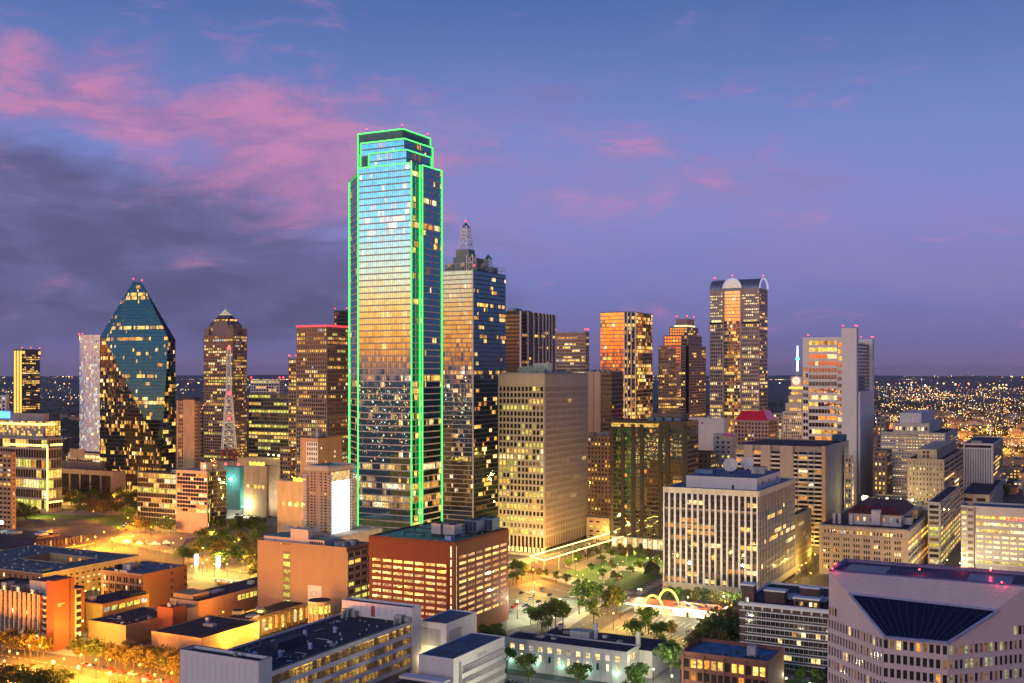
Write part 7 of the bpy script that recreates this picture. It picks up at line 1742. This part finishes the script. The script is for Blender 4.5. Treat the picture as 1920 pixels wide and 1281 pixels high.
lamps([(1197, 1105), (1357, 1119), (1085, 1106), (956, 1027), (1290, 1120)], 'w', 'white street lamp near the crossing by the white-fin block', 'white lamps near the crossing')
lamps([(1000, 1110), (1050, 1125), (970, 1128), (1030, 1140)], 'w', 'tall white lamp over the parking lot right of the red garage', 'lamps over the central lot', 14000)
lamps([(1120, 1178), (1180, 1180), (1240, 1180), (1300, 1178), (1340, 1190), (1150, 1150), (1210, 1145)], 'y', 'lamp standing in the restaurant parking lot', 'lamps in the restaurant lot', 13000)
lamps([(1260, 1268), (1232, 1290), (1140, 1310), (1040, 1300), (960, 1295), (1225, 1255)], 'w', 'pale lamp in the lots around the white arcade building', 'lamps around the arcade building', 9000)
lamps([(1503, 1060), (1511, 1056), (1498, 1068), (1545, 1052), (1528, 1040), (1520, 1075), (1600, 1085), (1516, 1020)], 'y', 'lamp in the yellow-lit street gap right of the white-fin block', 'lamps in the yellow street', 4500)
lamps([(1800, 1056), (1776, 1050), (1757, 1065), (1765, 1030), (1858, 1066), (1780, 1010), (1720, 1085), (1840, 1080)], 'w', 'white-green lamp on the street by the white deck block', 'lamps by the deck block', 5500)
lamps([(1415, 1265), (1474, 1272), (1519, 1282)], 'w', 'slim lamp on the lawn below the dark brick warehouse', 'lamps on the small lawn', 3500)
lamps([(1720, 990), (1712, 1000), (1735, 960), (1690, 1002)], 's', 'orange floodlamp at the foot of the tan setback block', 'floodlamps at the setback block', 20000)
lamps([(320, 1128), (150, 1112), (160, 1108), (175, 1104), (185, 1106), (155, 1165), (150, 1190)], 'y', 'lamp in the lane between the brick blocks at left', 'lamps in the brick lane', 20000)
lamps([(575, 1190), (500, 1180), (480, 1192), (530, 1174), (488, 1150), (440, 1200), (600, 1160)], 'y', 'lamp in the court before the arcade of the ochre complex', 'lamps in the ochre court', 11000)
lamps([(700, 1015), (560, 1020), (530, 1015), (500, 1030)], 'y', 'lamp in the street behind the tan slab building', 'lamps behind the tan slab', 9000)

def street_glow():  # added lamps, mostly hidden, scattered at random for warm light
    r = random.Random(55); n = 0; t = 0
    while n < 110 and t < 9000:
        t += 1; Y = r.uniform(560, 1350); px = r.uniform(60, 1900); w = Vector(((px - CX) / F * Y, Y, 0)); ok = True
        for b in FOOT:
            l = b.local(w)
            if -9 < l.x < b.D + 9 and -9 < l.y < b.W + 9: ok = False; break
        if not ok or any((w - q).length < 24 for q in SPOT): continue
        SPOT.append(w); n += 1; k = 's' if px < 560 or r.random() < .35 else 'y'
        po, gl, col, hg = LP[k]; o = empty('street_lamp', 'lamp deep in the downtown streets between the towers', 'street lamp', w, 0, 'lamps deep in the downtown streets'); obj('pole', po, o); obj('globe', gl, o)
        L = bpy.data.lights.new('lamp_glow', 'POINT'); L.energy = 17000; L.color = col; L.shadow_soft_size = .5; q = bpy.data.objects.new('lamp_glow', L); COL.objects.link(q); q.parent = o; q.location = (0, 0, hg + 1.4)
SPOT = []
street_glow()

# ------------------------------------------------------------------ traffic lights
def signal(px, py, label, sg=1):
    g = G(px, py, 6); o = empty('traffic_light', label, 'traffic light', (g.x, g.y, 0), 0, 'traffic lights')
    MB().tube((0, 0, 0), (0, 0, 6.6), .14, 6).tube((0, 0, 6.2), (-3.4 * sg, 0, 6.5), .1, 5).build('pole', dark, o); MB().box(-3.7 * sg, -3.1 * sg, -.25, .25, 5.3, 7.0).build('signal_head', dark, o); MB().ball((-3.4 * sg, -.3, 6.6), .42, 8).build('red_lens', red_lamp, o)
signal(1172, 1086, 'red traffic light at the garden crossing'); signal(1235, 1098, 'red traffic light at the white-fin block corner', -1); signal(1790, 1004, 'red traffic light in the side street at right'); signal(1008, 1154, 'red traffic light beside the parking lot'); signal(470, 948, 'red traffic light by the dazzling floodlight'); signal(1098, 1122, 'red traffic light above the bright yellow-green tree')

# ------------------------------------------------------------------ vehicles
def car_proto(col, name):
    pm = M(name, col, rough=.25, var=.05, spec=.6)
    prof = [(-2.2, .35), (-2.25, .75), (-1.9, .95), (-1.2, 1.0), (1.0, .98), (2.0, .82), (2.2, .6), (2.2, .35)]
    b = MB(); n = len(prof)
    for y in (-.88, .88): b.poly([(x, y, z) for x, z in (prof if y > 0 else prof[::-1])])
    for k in range(n):
        p, q = prof[k], prof[(k + 1) % n]; b.quad((p[0], -.88, p[1]), (q[0], -.88, q[1]), (q[0], .88, q[1]), (p[0], .88, p[1]))
    c = MB(); lo = [(-1.7, -.8, .98), (1.0, -.8, .98), (1.0, .8, .98), (-1.7, .8, .98)]; hi = [(-1.2, -.62, 1.45), (.2, -.62, 1.45), (.2, .62, 1.45), (-1.2, .62, 1.45)]
    for k in range(4): c.quad(lo[k], lo[(k + 1) % 4], hi[(k + 1) % 4], hi[k])
    rf = MB().box(-1.25, .25, -.64, .64, 1.45, 1.5)
    return b.mesh('body', pm), c.mesh('cabin_glass', g_off), rf.mesh('cabin_roof', pm)
CARS = [car_proto((.65, .65, .65), 'car_white'), car_proto((.04, .04, .05), 'car_black'), car_proto((.45, .04, .03), 'car_red'), car_proto((.25, .27, .3), 'car_silver'), car_proto((.05, .08, .2), 'car_blue')]
WH = MB().tube((0, -.11, 0), (0, .11, 0), .33, 12).mesh('wheel', dark); HUB = MB().tube((0, -.13, 0), (0, .13, 0), .18, 8).mesh('hub', steel); HL = MB().box(-.05, .05, -.22, .22, -.08, .08).mesh('headlight', EM('headlight', (1, .93, .7), 6, False)); TL = MB().box(-.05, .05, -.22, .22, -.08, .08).mesh('tail_light', EM('tail_light', (1, .03, .02), 5, False))
CR = random.Random(17)
AD = {'L': math.pi - TH, 'R': math.pi / 2 - TH}
def car(px, py, d, label, group, col=None, lights=False, flip=None):
    g = G(px, py, .05); a = AD[d] + (math.pi if (CR.random() < .5 if flip is None else flip) else 0); o = empty('car', label, 'car', (g.x, g.y, .1), a, group)
    b, c, rf = CARS[CR.randrange(5) if col is None else col]; obj('body', b, o); obj('cabin_glass', c, o); obj('cabin_roof', rf, o)
    for x in (-1.35, 1.4):
        for y in (-.82, .82): obj('hub', HUB, obj('wheel', WH, o, (x, y, .33)))
    if lights:
        for y in (-.6, .6): obj('headlight', HL, o, (2.2, y, .66)); obj('tail_light', TL, o, (-2.24, y, .7))
for p in ((962, 1141), (968, 1136), (985, 1138), (995, 1124), (1010, 1130), (958, 1150), (1040, 1133), (1062, 1124), (1003, 1147), (1020, 1152), (1030, 1118), (978, 1114), (1052, 1142), (1075, 1120), (992, 1112), (1016, 1106)): car(*p, 'R', 'car parked in the lot right of the red garage', 'cars in the central lot')
for p in ((972, 1284), (996, 1288), (1007, 1290), (1019, 1292), (1032, 1294), (1066, 1299), (1090, 1303), (1110, 1306), (955, 1282), (1140, 1310)): car(*p, 'R', 'car parked in the row before the white arcade building', 'cars before the arcade building')
car(1216, 1292, 'L', 'dark blue car at the bottom by the bright green tree', None, 4); car(1238, 1226, 'L', 'small white car under the tree in the restaurant lot', None, 0)
car(1172, 1122, 'L', 'red-lit car waiting at the garden crossing', None, 3, True, False); car(1046, 1186, 'R', 'white car in the curving street, lower of two', None, 0, True); car(1056, 1180, 'R', 'white car in the curving street, upper of two', None, 0, True)
for p in ((172, 1252), (190, 1254), (208, 1259), (226, 1262), (249, 1266), (300, 1278), (315, 1282), (160, 1249), (275, 1272)): car(*p, 'L', 'car parked along the orange-lit street at lower left', 'cars along the bottom left street')
for p in ((360, 1108), (385, 1112), (396, 1112), (405, 1114), (416, 1115), (424, 1118), (372, 1116)): car(*p, 'L', 'car parked in the dark row beside the brick block corner', 'cars beside the brick block', lights=True)
for p in ((55, 926), (73, 924), (80, 922), (92, 925), (38, 931), (63, 934), (88, 930), (120, 926)): car(*p, 'L', 'car on the tan surface lot at the far left', 'cars on the far left lot')
for p in ((232, 990), (236, 986), (240, 982), (244, 986), (238, 994)): car(*p, 'R', 'car with lights on in the orange street', 'cars in the orange street', lights=True)
for p in ((468, 968), (478, 972), (520, 966), (535, 968), (552, 964), (505, 970), (445, 966)): car(*p, 'L', 'car on the bright parking lot below the floodlights', 'cars on the bright lot')
for p in ((1850, 1092), (1870, 1094), (1762, 1060), (1740, 1094)): car(*p, 'L', 'car in the street before the white deck block', 'cars before the deck block', lights=True)
for p in ((1128, 1022), (1100, 1034)): car(*p, 'R', 'car in the street beside the pale grid tower', 'cars beside the pale tower', lights=True)
for p in ((255, 1018), (262, 1020), (270, 1022), (278, 1021), (300, 1022), (315, 1024)): car(*p, 'L', 'car parked by the lit stalls of the plaza', 'cars by the stalls')
def truck(px, py, label):
    g = G(px, py); o = empty('box_truck', label, 'truck', (g.x, g.y, .1), AD['L'], 'box trucks'); MB().box(-3.6, 1.4, -1.2, 1.2, .9, 3.6).build('cargo_box', white_c, o); MB().box(1.5, 3.4, -1.1, 1.1, .6, 2.6).build('cab', white_c, o); MB().box(3.4, 3.45, -1, 1, 1.6, 2.4).build('windscreen', g_off, o)
    for x in (-2.4, 2.5):
        for y in (-1.05, 1.05): obj('wheel', WH, o, (x, y, .45))
truck(478, 980, 'white box truck at the left of the bright lot'); truck(1885, 1088, 'white box truck parked before the deck block')
def bus(px, py, label):
    g = G(px, py); o = empty('bus', label, 'bus', (g.x, g.y, .1), AD['L'] + math.pi, 'yellow and white buses'); wy = M('bus_yellow', (.75, .42, .03), rough=.3)
    MB().box(-6, 6, -1.25, 1.25, .5, 1.5).build('lower_body', wy, o); MB().box(-6, 6, -1.25, 1.25, 2.5, 3.1).build('roof', white_c, o); MB().box(-5.9, 5.9, -1.18, 1.18, 1.5, 2.5).build('body_core', dark, o)
    for k in range(8): MB().box(-5.6 + 1.42 * k, -4.4 + 1.42 * k, -1.27, 1.27, 1.55, 2.45).build('window', w1 if k % 3 else c1, o)
    MB().box(6, 6.06, -1.1, 1.1, 1.3, 2.6).build('windscreen', w1, o)
    for x in (-3.8, 3.9):
        for y in (-1.1, 1.1): obj('wheel', WH, o, (x, y, .45), 0)
bus(419, 1096, 'yellow and white bus on the plaza road, left of two'); bus(455, 1099, 'yellow and white bus on the plaza road, right of two'); bus(486, 1100, 'bus half hidden behind the tan slab building')

# ------------------------------------------------------------------ arch restaurant
def restaurant():
    g = G(1342, 1163); o = empty('arch_restaurant', 'low white restaurant with red roof edge and golden glowing arches', 'restaurant', (g.x, g.y, 0), math.pi / 2 - TH)
    L = 46; Wd = 13; MB().box(0, Wd, 0, L, 0, 4.2).build('wall', M('diner_white', (.8, .78, .72), var=.04), o)
    m = MB(); m.prism([(-2.2, -2), (Wd + 2, -2), (Wd + 2, L + 4), (-2.2, L + 4)], 4.25, 4.6); m.build('roof_slab', white_c, o); MB().prism([(-2.0, -1.8), (Wd + 1.8, -1.8), (Wd + 1.8, L + 3.8), (-2.0, L + 3.8)], 4.6, 4.9).build('red_roof', M('red_orange', (.5, .10, .03)), o)
    MB().box(-2.4, -2.2, -2, L + 4, 4.1, 4.9).build('lit_fascia', EM('fascia_light', (1, .80, .45), 3), o); MB().box(-2.2, Wd + 2, -2.3, -2.05, 4.1, 4.9).build('lit_fascia', MT['fascia_light'], o)
    for k in range(8): MB().box(-.08, 0, L * .52 + k * 2.6, L * .52 + k * 2.6 + 2.0, .8, 3.6).build('window', w1, o)
    for y in (5, 15): MB().box(-.08, 0, y, y + 1.3, .1, 2.6).build('door', dark, o)
    for k in range(7): MB().box(4 + (k % 2) * 3, 6 + (k % 2) * 3, 3 + k * 3.2, 5 + k * 3.2, 4.9, 6.2).build('rooftop_unit', unit_m, o)
    yl = EM('golden_arch', (1, .62, .06), 3)
    for x, y in ((-3.0, L * .74), (Wd + 3, L * .70)):
        m = MB(); pts = [(x + .9 * math.sin(a * 1.0) * 0, y + 6.2 * math.cos(a), 10.5 * math.sin(a)) for a in [math.pi * k / 18 for k in range(19)]]
        for p, q in zip(pts, pts[1:]): m.tube(p, q, .55, 6)
        m.build('arch', yl, o)
    for x, y in ((-5, 8), (-6, 22), (-5, 36)):
        li = bpy.data.lights.new('restaurant_glow', 'POINT'); li.energy = 3500; li.color = (1, .85, .5); q = bpy.data.objects.new('restaurant_glow', li); COL.objects.link(q); q.parent = o; q.location = (x, y, 3.6)
restaurant()
def canopy():
    a, c = G(994, 1043, 9), G(1143, 1000, 9); e = G(1020, 1051, 9); o = empty('lit_canopy_frame', 'yellow-lit canopy frame running along the foot of the pale tower', 'canopy', (a.x, a.y, 0)); s = lambda v: Vector((v.x - a.x, v.y - a.y, v.z))
    d = c - a; e2 = e + d; yl = EM('canopy_light', (1, .78, .25), 4)
    for p, q in ((a, c), (e, e2), (a, e)): MB().tube(s(p), s(q), .35, 5).build('lit_beam', yl, o)
    for k in range(7):
        for p in (a.lerp(c, k / 6), e.lerp(e2, k / 6)): MB().tube((s(p).x, s(p).y, 0), s(p), .22, 5).build('post', steel, o)
canopy()
def pylon(px, py, label):
    g = G(px, py); o = empty('light_pylon', label, 'pylon', (g.x, g.y, 0), 0, 'light pylons'); MB().box(-.9, .9, -.9, .9, 0, 5).build('base', M('pink_beige', (.50, .40, .36)), o); MB().prism([(-1, -1), (1, -1), (1, 1), (-1, 1)], 5, 12).build('lantern', EM('pylon_light', (.95, .9, 1), 5), o)
pylon(368, 1074, 'white glowing pylon near the brick block on the plaza'); pylon(409, 1078, 'white glowing pylon near the buses on the plaza')
def stall(px, py, label):
    g = G(px, py); o = empty('market_tent', label, 'tent', (g.x, g.y, 0), AD['L'], 'white tents by the plaza'); MB().cyl(0, 0, 4, 3, 5.4, 4, r2=.2).build('tent_roof', M('tent_white', (.8, .8, .76), var=.04), o)
    for x in (-2.6, 2.6):
        for y in (-2.6, 2.6): MB().tube((x, y, 0), (x, y, 3.1), .07, 4).build('tent_pole', steel, o)
for k, (x, y) in enumerate(((238, 1024), (262, 1027), (290, 1028), (312, 1026))): stall(x, y, 'white tent on the bright stall strip behind the brick block')

# ------------------------------------------------------------------ distance: woods, low houses, lights
FR = random.Random(99)
def woods():
    m = MB()
    cl = []
    for k in range(230):
        Y = FR.choice((FR.uniform(1500, 3000), FR.uniform(2200, 5200))); px = FR.uniform(-150, 2070); cl.append(((px - CX) / F * Y, Y, FR.uniform(60, 240)))
    for x, y, s in cl:
        for k in range(42):
            cx, cy = x + FR.gauss(0, s), y + FR.gauss(0, s * 1.4); r = FR.uniform(4, 8); h = FR.uniform(5, 10); i = len(m.v)
            m.v += [(cx - r, cy - r * .6, 1), (cx + r * .7, cy - r, 1), (cx + r, cy + r * .8, 1), (cx - r * .6, cy + r, 1), (cx - r * .8, cy - r * .9, h * .6), (cx + r * .9, cy - r * .7, h * .55), (cx + r * .6, cy + r, h * .65), (cx - r, cy + r * .6, h * .6), (cx + FR.uniform(-2, 2), cy, h)]
            for q in range(4): z = (q + 1) % 4; m.f += [(i + q, i + z, i + 4 + z, i + 4 + q), (i + 4 + q, i + 4 + z, i + 8)]; m.m += [0, 0]
    m.build('woods', M('far_woods', (.028, .04, .020), scale=.05, fine=.4, var=.5), None, label='dark distant woods spread between the far houses', cat='woods', kind='stuff')
woods()
def houses():
    pro = []
    for k in range(8):
        w, d, h = FR.uniform(14, 40), FR.uniform(12, 34), FR.choice((5, 6, 8, 10, 14)); m = MB().box(-w / 2, w / 2, -d / 2, d / 2, 0, h, 0, 2); r = random.Random(k)
        for f in range(max(1, int(h // 4))):
            n = int(w // 4)
            for i in range(n):
                if r.random() < .5: x = -w / 2 + 1.2 + i * 4; m.box(x, x + 2, -d / 2 - .1, -d / 2, 1 + f * 3.8, 2.8 + f * 3.8, 1)
        m.box(-w * .2, w * .1, -d * .2, d * .2, h, h + 2, 0)
        pro.append(m.mesh('house', [(M('house_brown', (.22, .16, .12)), M('house_pale', (.42, .38, .34)), M('house_brick', (.26, .13, .09)), M('house_grey', (.25, .24, .25)))[k % 4], (y1, w1, o1, y1)[k % 4], (roof_dark, M('grey_plant', (.36, .35, .36)))[k % 2]]))
    n = 0
    while n < 250:
        if n < 130: px, Y = FR.uniform(1630, 1990), FR.uniform(1180, 3600)
        elif n < 210: px, Y = FR.uniform(-60, 660), FR.uniform(1450, 3600)
        else: px, Y = FR.uniform(1000, 1640), FR.uniform(1600, 3000)
        if px > 1600 and Y < 1250 and px < 1700: continue
        n += 1
        lab, gp = (('low building in the lit district beyond the right edge', 'far buildings at right') if px > 1600 else ('low building far off at the left, beyond the towers', 'far buildings at left') if px < 700 else ('low building glimpsed between the central towers', 'far buildings in the middle'))
        obj('far_house', FR.choice(pro), None, ((px - CX) / F * Y, Y, -.3), AD['R'] - math.pi / 2 + FR.choice((0, math.pi / 2)), label=lab, cat='building', group=gp)
houses()
def freeway():
    m = MB(); Y = 2050
    pts = [((px - CX) / F * Y2, Y2) for px, Y2 in ((1700, 2200), (1790, 2120), (1860, 2080), (1930, 2060), (2050, 2040))]
    for (x0, y0_), (x1, y1_) in zip(pts, pts[1:]): m.quad((x0, y0_ - 14, 7), (x1, y1_ - 14, 7), (x1, y1_ + 14, 7), (x0, y0_ + 14, 7)); m.quad((x0, y0_ - 14, 5.4), (x1, y1_ - 14, 5.4), (x1, y1_ - 14, 8), (x0, y0_ - 14, 8))
    m.build('freeway', M('freeway_concrete', (.4, .36, .3)), kind='structure')
    for k in range(5):
        g = Vector(((1760 + 45 * k - CX) / F * 2070, 2070, 0)); li = bpy.data.lights.new('freeway_lamp', 'POINT'); li.energy = 420000; li.color = (1, .38, .04); o = empty('freeway_mast_lamp', 'tall orange mast lamp over the glowing freeway', 'street lamp', g, 0, 'freeway mast lamps'); MB().tube((0, 0, 0), (0, 0, 24), .4, 5).build('pole', dark, o); MB().ball((0, 0, 25), 1.6, 8).build('globe', LP['s'][1].materials[0], o)
        q = bpy.data.objects.new('freeway_lamp', li); COL.objects.link(q); q.parent = o; q.location = (0, 0, 28)
freeway()
def district():  # added lamps, placed at random to light up the low houses
    for k in range(16):
        px, Y = FR.uniform(1660, 1960), FR.uniform(1300, 2600); g = Vector(((px - CX) / F * Y, Y, 0)); o = empty('district_fill_lamp', 'orange lamp among the low buildings beyond the right edge', 'street lamp', g, 0, 'district lamps at right'); MB().tube((0, 0, 0), (0, 0, 13), .3, 5).build('pole', dark, o); MB().ball((0, 0, 13.6), 1.1, 8).build('globe', LP['S'][1].materials[0], o)
        li = bpy.data.lights.new('district_glow', 'POINT'); li.energy = 260000; li.color = (1, .42, .06); q = bpy.data.objects.new('district_glow', li); COL.objects.link(q); q.parent = o; q.location = (0, 0, 17)
district()
def far_lights():
    cols = [EM('dot_sodium', (1, .46, .08), 4.5, False), EM('dot_warm', (1, .74, .30), 4.5, False), EM('dot_white', (1, .94, .8), 4.5, False), EM('dot_red', (1, .06, .03), 4, False), EM('dot_green', (.3, 1, .5), 3, False)]
    wts = [(0, .52), (1, .30), (2, .12), (3, .045), (4, .015)]
    def dot(m, x, y, z, r, k):
        i = len(m.v); m.v += [(x + r, y, z), (x, y + r, z), (x - r, y, z), (x, y - r, z), (x, y, z + r), (x, y, z - r)]
        for a, b in ((0, 1), (1, 2), (2, 3), (3, 0)): m.f += [(i + a, i + b, i + 4), (i + b, i + a, i + 5)]; m.m += [k, k]
    m = MB(); r = FR
    def pix(px, py, s=1.):
        Y = min((H - 9) * F / max(py - YH, 9.), 12500); x = (px - CX) / F * Y; z = 9 if Y < 12400 else 60
        dot(m, x, Y, z, max(.5, min(s * r.uniform(.3, 1.0) ** 1.3 * Y / 2080 * .72, 9)), pick(r, wts))
    for k in range(1500): pix(r.uniform(-60, 1980), YH + 9 + abs(r.gauss(0, 5)), 1.0)          # horizon band
    for k in range(1100):
        Y = r.uniform(10800, 16200); a = rad(r.uniform(-27, 27)); z = 12 + (Y - 10500) / 6000 * 84; dot(m, Y * math.sin(a), Y * math.cos(a), z, r.uniform(3, 11), pick(r, wts))
    for k in range(60):                                                                        # road strings
        px, py = r.choice((r.uniform(-40, 650), r.uniform(1640, 1980), r.uniform(1430, 1980))), r.uniform(712, 800); dx, dy = r.uniform(3, 9), r.uniform(-.5, .5)
        for i in range(r.randrange(6, 22)): pix(px + dx * i + r.uniform(-1, 1), py + dy * i, 1.1)
    for k in range(170):                                                                       # clusters
        cx, cy = (r.uniform(1640, 1960), r.uniform(711, 850)) if k < 130 else (r.uniform(-20, 640), r.uniform(712, 800)); s = r.uniform(8, 30)
        for i in range(r.randrange(10, 30)): pix(cx + r.gauss(0, s), max(709, cy + r.gauss(0, s * .25)), 1.25)
    for px, py in ((1728, 719), (1741, 719), (1832, 739), (1846, 739), (1860, 739), (1809, 743), (1785, 741), (1838, 801), (1896, 808), (1762, 794), (128, 757), (136, 756), (8, 742), (30, 748), (1895, 764), (1832, 763), (1870, 786)): pix(px, py, 3.2)
    m.build('distant_city_lights', cols, None, label='countless distant city lights out to the horizon', cat='city lights', kind='stuff')
    wcol = [EM('mirrored_sodium', (1, .42, .07), 16, False), EM('mirrored_warm', (1, .70, .26), 16, False), EM('mirrored_white', (1, .92, .75), 16, False), EM('mirrored_red', (1, .06, .03), 12, False), cols[4]]
    m = MB()                                                                                   # the city behind the viewer, seen mirrored in the glass
    for k in range(4500):
        a = rad(r.uniform(195, 290)); d = 330 * math.exp(r.random() ** .8 * 3.2)
        dot(m, d * math.sin(a), d * math.cos(a), r.uniform(4, 16), max(.7, d / 2080 * 1.3) * r.uniform(.5, 1.2), pick(r, wts))
    for k in range(15000):
        a = rad(r.gauss(233, 14)); d = 260 * math.exp(r.random() * 1.35) if r.random() < .5 else 1900 * math.exp(r.random() * 1.1); x, y = -110 + d * math.sin(a), 700 + d * math.cos(a)
        if y > 560 - .55 * abs(x + 110) or math.hypot(x, y) < 60: continue
        dot(m, x, y, r.uniform(3, 14), max(.4, (d + 700) / 2080 * .55) * r.uniform(.4, 1.2), pick(r, wts))
    m.build('western_city_lights', wcol, None, label='lights of the city west of the towers, mirrored in the glass', cat='city lights', kind='stuff')
far_lights()

# ------------------------------------------------------------------ evening air
def haze():
    m = bpy.data.materials.new('haze_air'); m.use_nodes = True; nt = m.node_tree; nt.nodes.clear()
    v = nt.nodes.new('ShaderNodeVolumePrincipled'); v.inputs['Color'].default_value = (.80, .78, .90, 1); v.inputs['Density'].default_value = 1.7e-5; v.inputs['Anisotropy'].default_value = .3
    o = nt.nodes.new('ShaderNodeOutputMaterial'); nt.links.new(v.outputs[0], o.inputs['Volume'])
    MB().box(-31000, 31000, -31000, 46000, -2, 330).build('haze', m, None, label='thin violet evening haze over the whole city', cat='haze', kind='stuff')
haze()

# ------------------------------------------------------------------ tell look-alikes apart by their order in the picture
def order_labels():
    od = 'first second third fourth fifth sixth seventh eighth ninth tenth eleventh twelfth thirteenth fourteenth fifteenth sixteenth seventeenth eighteenth nineteenth twentieth'.split()
    od += ['twenty-' + w for w in od[:9]] + ['thirtieth'] + ['thirty-' + w for w in od[:9]]
    gr = {}
    for o in COL.objects:
        if o.parent is None and o.get('label') and o.get('group'): gr.setdefault(o['label'], []).append(o)
    for lab, os_ in gr.items():
        if not 2 <= len(os_) <= 36 or len(lab.split()) > 13: continue
        os_.sort(key=lambda o: o.location.x / o.location.y)
        for i, o in enumerate(os_): o['label'] = lab + (', leftmost' if i == 0 else ', rightmost' if i == len(os_) - 1 else ', %s from left' % od[i])
order_labels()
